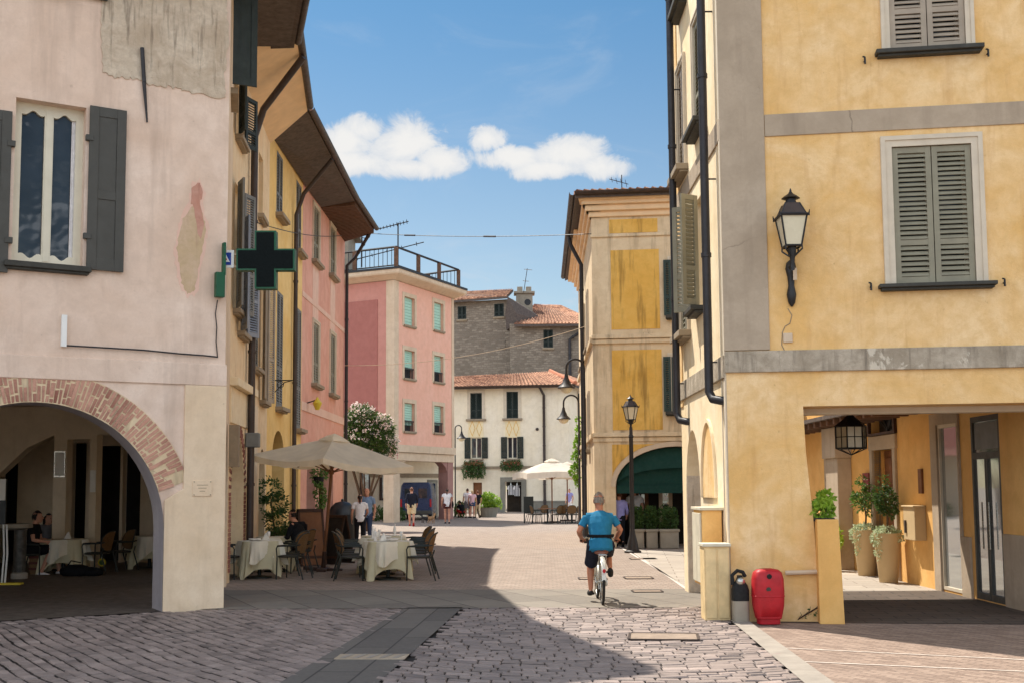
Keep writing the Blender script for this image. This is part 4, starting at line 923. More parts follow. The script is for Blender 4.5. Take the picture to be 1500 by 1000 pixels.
# ground floor: beam, pillars, recessed cream wall
m=MB(); m.pbox(PB,-.05,PB.len+.05,ZF-.05,ZF+.35,-.5,.12); m.pbox(PB,0,PB.len,ZF-.5,ZF-.06,-.55,.02); put('beam',m,'trim_beige',ap,bev=.02)
for s in (.0,PB.len-.75):
    m=MB(); m.pbox(PB,s,s+.7,-.1,ZF-.5,-.65,-.02)
    dd=1 if s<1 else -1; b0=s+.7 if s<1 else s
    m.prism(PB,[[(b0,ZF-.5),(b0,ZF-1.1),(b0+dd*.15,ZF-.85),(b0+dd*.55,ZF-.6),(b0+dd*.8,ZF-.5)]],-.5,-.05); put('pillar',m,'dusty_plum' if s>1 else 'trim_beige',ap,bev=.02)
RW=Plane(PFw+V((1.2,8.5,0)),V((-4.05,76.5,0))); m=MB(); m.pbox(RW,-6,RW.len,-.1,ZF+.9,-.3,0); put('recessed_wall',m,'cream_house',ap)
m=MB(); m.rings([[q+V((0,0,z)) for q in (Q[0],Q[1],Q[2],V((-4.0,77,0)),Q[4]+V((0,4,0)))] for z in (ZF-.05,ZF+.1)]); put('ceiling',m,'trim_beige',ap)
m=MB(); m.pbox(RW,-1,RW.len,ZF-1.3,ZF-1.05,0,.1); put('string_course',m,'sill_stone',ap)
for u0,u1,v0,v1 in ((626,640,702,750),(556,566,690,732),(527,541,690,740)):
    r=RW.rect(u0,v0,u1,v1); m=MB(); m.pbox(RW,r[0],r[1],max(0,r[2]) if v1<745 else 0,r[3],0,.08); f_=put('shop_window' if u0<600 else 'door',m,'wood_dark' if u0<600 else 'grey_dado',ap); m=MB(); m.pbox(RW,r[0]+.15,r[1]-.15,max(.1,r[2]+.15),r[3]-.15,.08,.1); put('pane',m,'pane_shop',f_)
# ============================================================= cream house
CY=87.0; CA=Plane((aty(640,700,CY+1.5).x,CY+1.5,0),(aty(834,700,CY).x,CY,0)); CB=Plane((CA.a+CA.d*CA.len),(aty(866,700,CY+5).x,CY+5,0))
crm = thing('cream_house', 'cream rendered house with tiled roof, dark shutters and painted diamond panels', 'house', CA.pt(CA.len,0))
hs=[]; CZ=CA.at(740,566)[1]
for u0,u1,v0,v1 in ((689,706,575,613),(742,759,573,612)):
    windowpart(crm,CA,CA.rect(u0,v0,u1,v1),'closed',dict(shutter='shutter_darkgreen',frame='mustard_frame' if False else 'frame_pale'),sur=.22,sillw=.14,holes=hs,sild=.2,surmat='trim_yellow')
for u0,u1,v0,v1 in ((689.5,706,640,671),(743,758,639,671)):
    windowpart(crm,CA,CA.rect(u0,v0,u1,v1),'open',dict(shutter='shutter_darkgreen',frame='window_cream'),sillw=.14,holes=hs,sild=.2,leafw=.46)
sd=CA.rect(740,705,764,751); sd=(sd[0],sd[1],-.1,sd[3]); hs.append(rc(sd)); pd=CA.rect(693,706,706,735); hs.append(rc(pd))
wall(crm,CA,[(0,-.2),(CA.len,-.2),(CA.len,CZ),(0,CZ)],hs,'cream_house',.4)
m=MB(); s0=CA.at(733,720)[0]; s1=CA.at(771,720)[0]
for q in ((s0,sd[0],0,sd[3]+.35),(sd[1],s1,0,sd[3]+.35),(sd[0],sd[1],sd[3],sd[3]+.35)): m.pbox(CA,*q,-.1,.1)
put('shop_surround',m,'grey_dado',crm,bev=.01)
for a,b in ((CA.at(708,740)[0],s0),(s1,CA.len)): m=MB(); m.pbox(CA,a,b,0,CA.at(740,735)[1],-.02,.06); m.pbox(CA,a,b,CA.at(740,735)[1],CA.at(740,733)[1],-.02,.1); put('dado',m,'grey_dado',crm)
m=MB(); m.pbox(CA,sd[0],sd[1],-.1,sd[3],-.9,-.85); put('shop_interior',m,'room_dark',crm)
m=MB(); m.pbox(CA,pd[0],pd[1],pd[2],pd[3],-.3,-.2); m.pbox(CA,pd[0]+.3,pd[1]-.05,pd[2]+.2,pd[3]-.3,-.2,-.15); put('display_board',m,'wood_mid',crm)
m=MB(); m.pbox(CA,0,CA.len,CA.at(740,686)[1],CA.at(740,682)[1],-.02,.08); put('string_course',m,'sill_stone',crm)
for u0,u1 in ((686,708),(740,762)):
    r=CA.rect(u0,614,u1,640); w=r[1]-r[0]; h=r[3]-r[2]; m=MB(); m.pbox(CA,*r,-.02,.03); p_=put('painted_panel',m,'trim_yellow',crm)
    m=MB()
    for k in (0,1):
        c=r[0]+w*(.27+.46*k); z=(r[2]+r[3])/2; D=lambda f:[(c,z+h*.46*f),(c-w*.2*f,z),(c,z-h*.46*f),(c+w*.2*f,z)]
        m.prism(CA,[D(1),D(.82)],.02,.036)
    put('diamond_motif',m,'mustard',p_)
hs=[]
for v0,v1 in ((576,612),(640,672)):
    r=CB.rect(846,v0,853,v1); c=(r[0]+r[1])/2; windowpart(crm,CB,(c-.6,c+.6,r[2],r[3]),'closed',dict(shutter='shutter_darkgreen',frame='frame_pale'),sur=.1,sillw=.12,holes=hs)
wall(crm,CB,[(0,-.2),(CB.len,-.2),(CB.len,CZ),(0,CZ)],hs,'cream_house',.4,'side_wall')
ce0=CA.pt(-2,CZ,.7); ce1=CA.pt(CA.len+.6,CZ,.7); ce2=CB.pt(CB.len+1,CZ,.7); cr0=aty(660,552,93); cr1=aty(806,544,93)
roof(crm,ce0,ce1,cr0,cr1,thick=.15,tw=.3,tl=.5); roof(crm,ce1,ce2,cr1,cr1+V((2.2,5,0)),thick=.15,tw=.3,tl=.5)
m=MB(); m.tube([cr1+V((0,0,.08)),ce1+V((0,0,.14))],.16,8); put('hip_tile',m,'roof_tile_cap',crm)
gutter(crm,ce0+V((0,-.1,.03)),ce1+V((0,-.1,.03)),.12)
q=CA.at(797,600)[0]; downpipe(crm,[CA.pt(q-.3,CZ-.02,.7),CA.pt(q,CZ-.7,.12),CA.pt(q,4,.12),CA.pt(q,.1,.12)],.1)
m=MB(); m.ball(CA.pt(*CA.at(787,628),.05),.12); put('vent_cap',m,'gutter_metal',crm)
# ============================================================= stone house behind
SY=101.0; SA=Plane((aty(640,700,SY+2).x,SY+2,0),(aty(752,700,SY).x,SY,0)); SB=Plane((aty(748,700,SY-1).x,SY-1,0),(aty(864,700,SY-1).x,SY-1,0))
sh = thing('stone_house', 'old grey rubble stone house with terracotta roofs behind the cream house', 'house', SA.pt(SA.len,0))
hs=[]
for u0,u1,v0,v1 in ((670.5,683,449,468),(724,738,445,464)): windowpart(sh,SA,SA.rect(u0,v0,u1,v1),'closed',dict(shutter='shutter_darkgreen',frame='sill_stone'),sillw=.15,holes=hs)
z0=SA.at(700,441)[1]; wall(sh,SA,[(0,2),(SA.len,2),(SA.len,z0),(0,z0)],hs,'rubble_stone',.5)
m=MB(); r=SA.rect(727,498,740,510); m.pbox(SA,*r,-.02,.06); put('walled_niche',m,'rubble_stone',sh)
hs=[]; windowpart(sh,SB,SB.rect(796,483,810,509),'closed',dict(shutter='shutter_darkgreen',frame='sill_stone'),sillw=.15,holes=hs)
z1=SB.at(800,474)[1]; wall(sh,SB,[(0,2),(SB.len,2),(SB.len,z1),(0,z1)],hs,'rubble_stone',.5)
a=SA.pt(-3,z0,.6); b=SA.pt(SA.len-.3,z0+.2,.6); roof(sh,a,b,aty(640,430,SY+8),aty(752,424,SY+8),thick=.2,tw=.3,tl=.5)
a=SB.pt(.4,z1-.1,.7); b=SB.pt(SB.len+1,z1-.1,.7); roof(sh,a,b,aty(783,446,SY+7),aty(822,448,SY+7),thick=.2,tw=.3,tl=.5)
c0=aty(749,428,SY+1); m=MB(); m.rings([[SA.pt(SA.len-.2,z0+.1,.7),SA.pt(SA.len+.6,z1+.9,.8),SA.pt(SA.len+.7,z1+.1,.8),SA.pt(SA.len-.3,z1-.5,.8),SA.pt(SA.len-.4,z1+1.0,.8)],[SA.pt(SA.len-.2,z0+.1,-3),SA.pt(SA.len+2.6,z1+.5,-3),SA.pt(SA.len+2.6,z1,-3),SA.pt(SA.len-.3,z1-.5,-3),SA.pt(SA.len-.4,z1+1,-3)]]); put('link_roof',m,'dark_wood',sh)
p=aty(768,446,SY+4); m=MB(); m.box(p.x-.75,p.x+.75,p.y-.6,p.y+.6,p.z-1.6,p.z+.9); m.box(p.x-.95,p.x+.95,p.y-.8,p.y+.8,p.z+.9,p.z+1.1)
for k in (-.4,.4): m.obox((p.x+k-.25,p.y-.5,p.z+1.1),(.5,0,0),(0,1,0),(0,0,.45))
ck=put('chimney',m,'planter_stone',sh,bev=.03); m=MB(); m.tube([(p.x-.1+.4,p.y-.62,p.z+.1),(p.x+.3,p.y-.55,p.z+.1)],.3,10); put('vent',m,'black_metal',ck)
q=SB.pt(SB.len-1.6,0,.2); downpipe(sh,[SB.pt(SB.len-.2,z1-.5,.6),q+V((0,0,z1-1.4)),q+V((0,0,8))],.13,'pipe_dark')
m=MB(); m.box(-12,-10,103,112,2,14); m.box(8.5,9,100,112,2,16); put('flank_wall',m,'rubble_stone',sh)
# ============================================================= things in the street
# pharmacy cross
r = LP.rect(313,357,326,437); base = LP.pt(r[1],r[2],.1)
sg = thing('pharmacy_sign', 'dark screened pharmacy cross edged in green, projecting from the pink corner house', 'sign', base)
m = MB(); m.pbox(LP,r[0],r[1],r[2],r[2]+(r[3]-r[2])*.45,.036,.14); m.pbox(LP,r[1]-.03,r[1]+.01,r[2]+(r[3]-r[2])*.4,r[3],.036,.14); put('wall_box', m, 'sign_green', sg, bev=.006)
Yc = 17.25; P = lambda u,v: aty(u,v,Yc)
def crossloop(u0,u1,v0,v1,a,b,c,d): return [P(a,v0),P(b,v0),P(b,c),P(u1,c),P(u1,d),P(b,d),P(b,v1),P(a,v1),P(a,d),P(u0,d),P(u0,c),P(a,c)]
lo = crossloop(346,431.5,338,423,373,404,364.5,396)
m = MB(); bk = [p+V((0,.16,0)) for p in lo]; m.rings([lo,bk]); cr = put('cross', m, 'sign_green', sg)
m = MB(); li = crossloop(348.6,429,340.6,420.4,375.6,401.4,367,393.4); m.rings([[p+V((0,-.012,0)) for p in li],[p+V((0,.02,0)) for p in li]]); put('screen', m, 'led_lens', cr)
m = MB(); a,b,c = P(326,378),P(346,370),P(346,391); m.obox(V((a.x-.1,Yc+.05,c.z)),(b.x-a.x+.12,0,0),(0,.05,0),(0,0,.03)); m.obox(V((a.x-.1,Yc+.05,b.z-.03)),(b.x-a.x+.12,0,0),(0,.05,0),(0,0,.03)); put('bracket', m, 'trim_beige', sg)
a,b = P(322,390),P(339,368); m = MB(); m.box(a.x-.02,b.x+.03,Yc+.03,Yc+.045,a.z-.02,b.z+.02); pn = put('small_sign', m, 'white_paint', sg)
m = MB(); m.box(a.x+.02,b.x-.01,Yc+.018,Yc+.03,a.z+.02,b.z-.02); bl = put('blue_field', m, 'sign_blue', sg)
m = MB(); cx,cz=(a.x+b.x)/2,(a.z+b.z)/2; m.rings([[(cx-.055,y,cz-.05),(cx+.06,y,cz-.05),(cx,y,cz+.065)] for y in (Yc+.01,Yc+.02)]); wt=put('triangle_mark', m, 'white_paint', bl)
m = MB(); m.ball((cx,Yc+.008,cz-.012),(.018,.006,.018)); put('red_dot', m, 'red_plastic', wt)
m = MB(); m.tube([LP.pt(*LP.at(u,v),.02) for u,v in ((318,440),(315,460),(317,480),(316,500),(318,522))],.008,5); put('cable', m, 'pipe_dark', sg)
# ---- lanterns
def sq(mb, prof, c, n=4, rot=PI/4, cap=True):
    c = V(c); mb.rings([[c+V((r*math.cos(rot+2*PI*k/n), r*math.sin(rot+2*PI*k/n), z)) for k in range(n)] for r,z in prof], cap)
def lantern_head(root, c, s, n=4, rot=PI/4):
    """a tapered street lantern, bottom centre at c, scaled by s"""
    c = V(c); rb,rt,h = .19*s,.31*s,.52*s
    m = MB()
    for k in range(n):
        a = rot+2*PI*k/n; d = V((math.cos(a),math.sin(a),0)); a2 = rot+2*PI*(k+1)/n; d2 = V((math.cos(a2),math.sin(a2),0))
        m.tube([c+d*rb,c+d*rt+V((0,0,h))],.016*s,5); m.tube([c+d*rb,c+d2*rb],.018*s,5); m.tube([c+d*rt*1.04+V((0,0,h)),c+d2*rt*1.04+V((0,0,h))],.026*s,6)
        m.tube([c+d*rt*1.1+V((0,0,h-.03*s)),c+d*rt*1.16+V((0,0,h+.07*s))],[.02*s,.006*s],5)
        m.tube([c+d*rt*.98+V((0,0,h)),c+d*rt*.55+V((0,0,h+.22*s))],.014*s,5); m.tube([c+d*rb*1.02,c+d*rb*1.05-V((0,0,.06*s)),c+d*.06*s-V((0,0,.16*s))],.016*s,5)
    fr = put('lantern_frame', m, 'black_metal', root)
    m = MB(); sq(m,[(rb*.96,.01*s),(rt*.97,h-.01*s)],c,n,rot); put('glass', m, 'lamp_glass', root)
    m = MB(); sq(m,[(rt*1.0,h+.01*s),(rt*.56,h+.22*s),(rt*.5,h+.23*s)],c,n,rot); put('roof', m, 'lantern_top' if False else 'gutter_metal', root)
    m = MB(); m.lathe([(.0,h+.22*s),(.11*s,h+.22*s),(.09*s,h+.27*s),(.09*s,h+.3*s),(.16*s,h+.32*s),(.11*s,h+.36*s),(.05*s,h+.4*s),(.02*s,h+.44*s),(.02*s,h+.46*s),(.004,h+.5*s)],c,12); put('finial', m, 'black_metal', root, smooth=40)
    m = MB(); m.lathe([(.04*s,-.3*s),(.045*s,-.2*s),(.07*s,-.14*s),(.075*s,.0),(.02*s,.02*s)],c,10); put('socket', m, 'black_metal', root, smooth=40)
s_,zt = RF.at(1155,284); zb = RF.at(1155,450)[1]; zl = RF.at(1155,368)[1]
wl_ = thing('wall_lantern', 'black four-sided glass lantern on a cast bracket on the amber wall', 'lantern', RF.pt(s_,zb,0))
lantern_head(wl_, RF.pt(s_,zl,.28), (zt-zl)/1.02)
m = MB(); z1 = RF.at(1155,385)[1]; m.rings([[RF.pt(s_+w*math.cos(t)*1.0, z+.0, max(0,.05*k)+ (.03 if k else 0)*math.sin(t)) for t in [2*PI*q/10 for q in range(10)]] for z,w,k in ((zb,.01,0),(zb+.06,.05,.6),(zb+.18,.07,1),(zb+.32,.045,1),(zb+.42,.06,1),(zb+.52,.075,1.2),(zb+.6,.05,1.2),(zb+.64,.02,1))]) if False else m.tube([RF.pt(s_,zb+z,.03) for z in (0,.05,.16,.28,.4,.5,.58,.62)],[.012,.045,.065,.04,.05,.075,.06,.02],12)
m.tube([RF.pt(s_,zb+.5,.06),RF.pt(s_,zb+.56,.2),RF.pt(s_,zl-.3,.28),RF.pt(s_,zl-.1,.28)],[.04,.035,.03,.03],8); put('bracket', m, 'black_metal', wl_, smooth=40)
m = MB(); m.pbox(RF,s_+.02,s_+.07,zb+.34,zb+.5,.1,.12); put('tag', m, 'trim_beige', wl_)
c = aty(1247,656,17.6); hl = thing('hanging_lantern', 'black hexagonal glazed lantern hanging under the arcade ceiling', 'lantern', c)
R6=.23; m=MB()
for k in range(6):
    a,b=PI*k/3,PI*(k+1)/3; A=V((math.cos(a)*R6,math.sin(a)*R6,0)); B=V((math.cos(b)*R6,math.sin(b)*R6,0)); M_=(A+B)/2
    m.tube([c+A,c+A+V((0,0,.33))],.012,5); m.tube([c+M_,c+M_+V((0,0,.33))],.006,4)
    for z in (0,.17,.33): m.tube([c+A+V((0,0,z)),c+B+V((0,0,z))],.012 if z!=.17 else .006,5)
    m.tube([c+A,c+V((0,0,-.1))],.008,4)
put('lantern_frame',m,'black_metal',hl); m=MB(); sq(m,[(R6*.96,.01),(R6*.96,.32)],c,6,0); put('glass',m,'lamp_glass',hl)
m=MB(); sq(m,[(R6*1.12,.33),(R6*.5,.44),(.05,.5),(.03,.55)],c,6,0); put('roof',m,'black_metal',hl)
m=MB(); m.tube([c+V((0,0,.5)),c+V((0,0,3.0-c.z))],.012,6)
for k in range(5): m.ball(c+V((0,0,.56+.05*k)),(.022,.01 if k%2 else .022,.03),6,4)
put('chain',m,'black_metal',hl); m=MB(); m.tube([c+V((0,0,.5)),c+V((0,0,.1))],.02,6); m.ball(c+V((0,0,.12)),(.045,.045,.07)); put('bulb',m,'white_paint',hl)
# ---- black lantern post
b = G(927,809); zt = (715-578)*b.y/FPX+EYE
lp = thing('lamp_post', 'slender black lamp post topped by a single lantern at the piazza edge', 'street lamp', b)
m=MB(); m.lathe([(.23,0),(.23,.05),(.17,.08),(.13,.3),(.10,.42),(.08,.5),(.062,.6),(.055,zt-1.2),(.075,zt-1.16),(.05,zt-1.1),(.042,zt-.9)],b,14); put('pole',m,'lamp_pole',lp,smooth=40)
lantern_head(lp, b+V((0,0,zt-.7)), .68, 6, 0)
# ---- goose-neck lamps
def gooseneck(label, base, ztop, reach, sx, hood=.34):
    t = thing('gooseneck_lamp', label, 'street lamp', base, 'goose-neck street lamps of the piazza'); b=V(base)
    m=MB(); m.tube([b,b+V((0,0,.5)),b+V((0,0,.55)),b+V((0,0,ztop-abs(reach)*.5))],[.08,.08,.045,.038],10); put('pole',m,'lamp_pole',t,smooth=40)
    m=MB(); R=abs(reach)/2; pts=[b+V((0,0,ztop-R))]+[b+V((sx*(R-R*math.cos(PI*k/10)),0,ztop-R+R*math.sin(PI*k/10))) for k in range(11)]; e=pts[-1]; pts.append(e-V((0,0,.22))); m.tube(pts,.035,8); put('neck',m,'lamp_pole',t,smooth=40)
    h=e-V((0,0,.2)); m=MB(); m.lathe([(.05,0.02),(.07,-.1),(hood*.55,-.3),(hood,-.42),(hood,-.45),(hood*.9,-.44)],h,16); put('hood',m,'lamp_pole',t,smooth=40)
    m=MB(); m.ball(h-V((0,0,.44)),(hood*.72,hood*.72,.18),12,7); put('globe',m,'lamp_glass',t,smooth=60)
gooseneck('goose-neck lamp against the panelled house, the nearer and taller of two', (2.34,37.4,0), (715-526)*37.4/FPX+EYE, .58, -1, .28)
gooseneck('goose-neck lamp beside the ivy, the farther and lower of two', (2.62,45.5,0), (715-579)*45.5/FPX+EYE, .6, -1, .28)
g = G(667,756); gooseneck('goose-neck lamp standing alone in front of the salmon apartment block', (g.x,g.y,0), (715-622)*g.y/FPX+EYE, .42, 1, .32)
# ---- red container, canister, cabinets
def rrect(cx,cy,w,d,z,r=.35,n=20):
    o=[]
    for k in range(n):
        t=2*PI*k/n; c_,s_2=math.cos(t),math.sin(t); e=2/4.0
        o.append(V((cx+w/2*math.copysign(abs(c_)**e,c_),cy+d/2*math.copysign(abs(s_2)**e,s_2),z)))
    return o
b=G(1130,917); b=V((b.x,b.y+.16,0)); rd_=thing('red_container','scuffed red plastic container with rounded top standing against the amber pillar','container',b)
m=MB(); m.rings([rrect(b.x,b.y,w,d,z) for w,d,z in ((.28,.2,.02),(.29,.21,.1),(.33,.24,.11),(.385,.28,.25),(.40,.29,.42),(.39,.28,.58),(.35,.25,.665),(.27,.2,.7),(.1,.08,.715))]); put('body',m,'red_plastic',rd_,smooth=50)
m=MB(); m.tube([(b.x-.005,b.y-.145,.62),(b.x-.005,b.y-.10,.625)],.032,10); put('spout_hole',m,'rubber',rd_)
m=MB(); m.tube([(b.x-.02,b.y-.152,.46),(b.x-.02,b.y-.147,.462)],.03,12); put('label',m,'shutter_charcoal',rd_)
m=MB(); m.rings([rrect(b.x,b.y,w,d,z) for w,d,z in ((.398,.288,.36),(.407,.297,.366),(.407,.297,.374),(.398,.288,.38))]); put('seam',m,'red_plastic',rd_,smooth=50)
m=MB(); m.rings([rrect(b.x,b.y,w,d,z) for w,d,z in ((.31,.23,.085),(.325,.24,.095),(.325,.24,.11),(.31,.23,.12))]); put('base_rim',m,'red_plastic',rd_,smooth=50)
b=G(1088,915); b=V((b.x,b.y+.12,0)); t=thing('canister','small black canister with a whitish scuffed lower half beside the cabinets','canister',b)
m=MB(); m.rings([rrect(b.x,b.y,w,w*.9,z) for w,z in ((.2,.0),(.21,.02),(.21,.3))]); put('lower_half',m,'planter_stone',t,smooth=50)
m=MB(); m.rings([rrect(b.x,b.y,w,w*.9,z) for w,z in ((.215,.3),(.215,.44),(.18,.5),(.1,.56),(.07,.6),(.07,.62))]); put('upper_half',m,'rubber',t,smooth=50)
m=MB(); m.tube([(b.x-.09,b.y,.5),(b.x-.1,b.y,.62),(b.x-.03,b.y,.68),(b.x+.04,b.y,.66),(b.x+.07,b.y,.6)],.025,8); put('handle',m,'rubber',t,smooth=50)
m=MB(); m.ball((b.x,b.y-.05,.545),(.06,.05,.055)); put('cap',m,'chrome',t,smooth=50)
b=G(1053,912); t=thing('wooden_cabinet','waist-high weathered cream cabinet with a pale lid at the house corner','cabinet',b)
x0,x1,y0,y1=b.x-.17,b.x+.16,b.y+.02,b.y+.36
m=MB(); m.box(x0,x1,y0,y1,.03,.98); put('body',m,'old_cream_wood',t,bev=.008)
for k in range(2):
    m=MB(); m.box(x0+.015+k*.165,x0+.155+k*.16,y0-.012,y0,.06,.95); put('door',m,'old_cream_wood',t,bev=.005)
m=MB(); m.box(x0-.02,x1+.02,y0-.03,y1,.98,1.02); put('lid',m,'old_cream_top',t,bev=.008)
m=MB(); m.box(x0+.01,x1-.01,y0+.02,y1,-.02,.03); put('plinth',m,'sill_stone',t)
t=thing('meter_cabinet','tall amber meter cabinet fixed to the street wall behind the wooden cabinet','cabinet',(2.7,16.1,.42))
m=MB(); m.box(2.56,2.83,15.82,16.55,.42,1.44); put('body',m,'amber_smooth',t,bev=.01); m=MB(); m.box(2.53,2.85,15.78,16.6,1.44,1.48); put('lid',m,'old_cream_top',t,bev=.006)
m=MB(); m.box(2.535,2.56,15.86,16.18,.46,1.4); m.box(2.535,2.56,16.2,16.52,.46,1.4); put('door',m,'old_cream_top',t,bev=.005)
t=thing('planter_box','amber rendered planter wall in the arcade, just behind the corner pillar','planter',(4.08,15.2,0)); m=MB(); m.prism(Plane((3.9,14.98,0),(4.21,14.94,0)),[[(0,0),(.31,0),(.27,1.33),(0,1.33)]],-.5,0); put('body',m,'amber_smooth',t,bev=.012); m=MB(); m.box(3.92,4.14,15.02,15.42,1.3,1.345); put('soil',m,'sett_joint',t)
# ---- tall planters in the alley
def tallpot(u,v,lab):
    b=G(u,v); t=thing('tall_planter',lab,'planter',b,'tall planters along the alley wall'); m=MB(); m.lathe([(.15,0),(.165,.02),(.245,.86),(.25,.9),(.235,.9),(.225,.86),(.0,.84)],b,24); put('pot',m,'planter_beige',t,smooth=40); m=MB(); m.lathe([(.0,.8),(.225,.862)],b,16); put('soil',m,'sett_joint',t); return b
pot1=tallpot(1270,843,'tall tapered beige planter farther along the alley, beside the stone pier'); pot2=tallpot(1302,853,'tall tapered beige planter nearer the arcade, before the arched door')
b=G(1219,836); t=thing('small_pot','small dark pot of light green leaves beyond the planter wall','flowerpot',b); m=MB(); m.lathe([(.13,0),(.17,.42),(.18,.45),(.15,.45),(0,.42)],b,16); put('pot',m,'rubber',t,smooth=40); pot3=b
# ---- ground ironwork
def cover(u,v,w,d,lab,rot=0):
    b=G(u,v); t=thing('manhole_cover',lab,'manhole cover',b,rz=rot); m=MB(); z=TOPZ+.002 if v>864 else .004
    m.box(-w/2,w/2,-d/2,d/2,z,z+.006); put('plate',m,'cover_stone',t,local=True); m=MB()
    for q in ((-w/2,w/2,-d/2-.03,-d/2),(-w/2,w/2,d/2,d/2+.03),(-w/2-.03,-w/2,-d/2,d/2),(w/2,w/2+.03,-d/2,d/2)): m.box(*q,z,z+.012)
    put('rim',m,'gutter_metal',t,local=True)
cover(972,937,.75,.55,'stone-filled manhole cover set in the cobbles near the canister',-.12); cover(948,869,.45,.35,'small square cover in the slab band right of the bicycle'); cover(935,846,.5,.5,'square cover between the bicycle and the kerb line'); cover(868,847,.5,.4,'square cover left of the cyclist in the sunlit bricks'); cover(942,818,.6,.5,'farthest square cover, near the lamp post foot')
b=G(545,967); t=thing('drain_grate','slatted metal drain grate in the dark paving strip','drain',b,rz=-.05); m=MB(); m.box(-.36,.36,-.17,.17,TOPZ,TOPZ+.008); put('frame',m,'quoin_grey',t,local=True); m=MB()
for k in range(5): x=-.27+.135*k; m.obox((x-.04,-.14,TOPZ+.008),(.05,0,0),(.06,.28,0),(0,0,.006))
put('slots',m,'kerb_stone',t,local=True)
# ---- parasols
def parasol(lab, base, half, ze, zt, mat, tilt=(0,0,0), val=.14, sag=.10, rot=PI/4, corner=1.0, poles='wood_mid', vent=True):
    t=thing('parasol',lab,'parasol',base,'parasols of the cafe terraces'); N_=8
    rim=[]; 
    for k in range(4):
        a=rot+PI/2*k; a2=rot+PI/2*(k+1); A=V((math.cos(a),math.sin(a),0))*half; B=V((math.cos(a2),math.sin(a2),0))*half
        for q in range(8):
            f=q/8; rim.append((A*(1-f)+B*f, sag*math.sin(PI*f)))
    m=MB(); rings=[]; nr=7
    for i in range(nr+1):
        f=i/nr; rings.append([V((p.x*f,p.y*f, zt-(zt-ze)*(f**1.08)+sg_*f*f*.9 - .05*math.sin(PI*f)*(abs(sg_)/.1))) for p,sg_ in rim])
    rings[0]=[V((p.x*.012,p.y*.012,zt)) for p,_ in rim]
    rings=rings[::-1]; m.rings(rings,cap=False); cn_=put('canopy',m,mat,t,smooth=30,local=True)
    m=MB(); lo=[V((p.x*1.004,p.y*1.004, ze+sg_*.9-val-.02*math.sin(k*2.2))) for k,(p,sg_) in enumerate(rim)]; hi=[V((p.x,p.y,ze+sg_*.9)) for p,sg_ in rim]; m.rings([lo,hi],cap=False); put('valance',m,mat,cn_,local=True)
    if vent:
        m=MB(); m.rings([[V((p.x*f*.2,p.y*f*.2,z)) for p,_ in rim] for f,z in ((1,zt-.075),(.5,zt+.03),(.04,zt+.09))],cap=False); put('vent_cap',m,mat,cn_,smooth=30,local=True)
    for k in range(8):
        a=rot+PI/4*k; L=half*(1 if k%2==0 else .707); d=V((math.cos(a),math.sin(a),0)); m=MB(); m.tube([d*.06+V((0,0,zt-.2)),d*L*.96+V((0,0,ze-.04+((sag*.9-.04 if sag<0 else .05) if k%2 else -.02)))],.016,5); m.tube([d*.05+V((0,0,ze-.25)),d*L*.5+V((0,0,(zt+ze)/2-.22))],.012,5); put('rib',m,poles,t,local=True)
    m=MB(); m.tube([(0,0,.06),(0,0,zt-.05)],.034,12); m.tube([(0,0,ze-.3),(0,0,ze-.2)],.06,12); put('pole',m,poles,t,smooth=40,local=True)
    m=MB(); m.box(-.42,.42,-.1,.1,0,.07); m.box(-.1,.1,-.42,-.1,0,.07); m.box(-.1,.1,.1,.42,0,.07); m.tube([(0,0,.06),(0,0,.42)],.05,10); put('base',m,'wood_dark',t,local=True,bev=.01)
    t.rotation_euler=tilt; return t
parasol('large cream square parasol in shade over the left cafe tables',(-4.14,25.5,0),1.78,2.40,2.9,'canvas_cream',(0,math.radians(4.5),math.radians(3)),rot=PI/2,sag=-.12,val=.12)
g1_=V((2.02,60,0)); parasol('sunlit cream parasol glowing underneath, far across the piazza',g1_,2.4,2.5,3.2,'canvas_lit',rot=PI*.32,val=.3); parasol('cream parasol partly hidden behind the sunlit one by the ivy',(2.95,63,0),1.9,2.5,3.1,'canvas_lit',rot=PI*.3,val=.3)
# ---- café furniture
def chairproto():
    t=thing('cafe_chair','','chair')
    m=MB(); m.rings([[V((w*math.copysign(abs(math.cos(q))**.6,math.cos(q)),d*math.copysign(abs(math.sin(q))**.6,math.sin(q)),z)) for q in [2*PI*k/16 for k in range(16)]] for w,d,z in ((.22,.22,.425),(.24,.235,.44),(.24,.235,.455),(.22,.22,.465))]); put('seat',m,'chair_wicker_dark',t,smooth=40,local=True)
    m=MB(); fr=[]; bk=[]
    for q in range(20):
        a=2*PI*q/20; x=.225*math.copysign(abs(math.cos(a))**.75,math.cos(a)); z=.70+.21*math.copysign(abs(math.sin(a))**.8,math.sin(a)); y=-.24-.24*(z-.45)+.10*(x/.23)**2; fr.append(V((x,y,z))); bk.append(V((x,y-.03,z)))
    m.rings([bk,fr]); put('backrest',m,'chair_wicker',t,smooth=40,local=True)
    m=MB(); m.tube([p+V((0,-.015,0)) for p in fr]+[fr[0]+V((0,-.015,0))],.014,6,cap=False); put('back_frame',m,'chair_dark',t,smooth=60,local=True)
    for sx in (-1,1):
        m=MB(); m.tube([(sx*.25,.2,0),(sx*.245,.19,.44)],.014,8); put('leg',m,'chair_dark',t,local=True); m=MB(); m.tube([(sx*.25,-.36,0),(sx*.235,-.23,.44),(sx*.225,-.27,.56)],.014,8); put('leg',m,'chair_dark',t,local=True)
        m=MB(); m.tube([(sx*.245,.19,.44),(sx*.265,.2,.6),(sx*.275,.17,.655),(sx*.28,0,.665),(sx*.27,-.17,.66),(sx*.235,-.30,.68)],[.013,.013,.018,.022,.018,.012],8); put('armrest',m,'chair_dark',t,smooth=60,local=True)
    return t
CH0=chairproto(); used=[0]
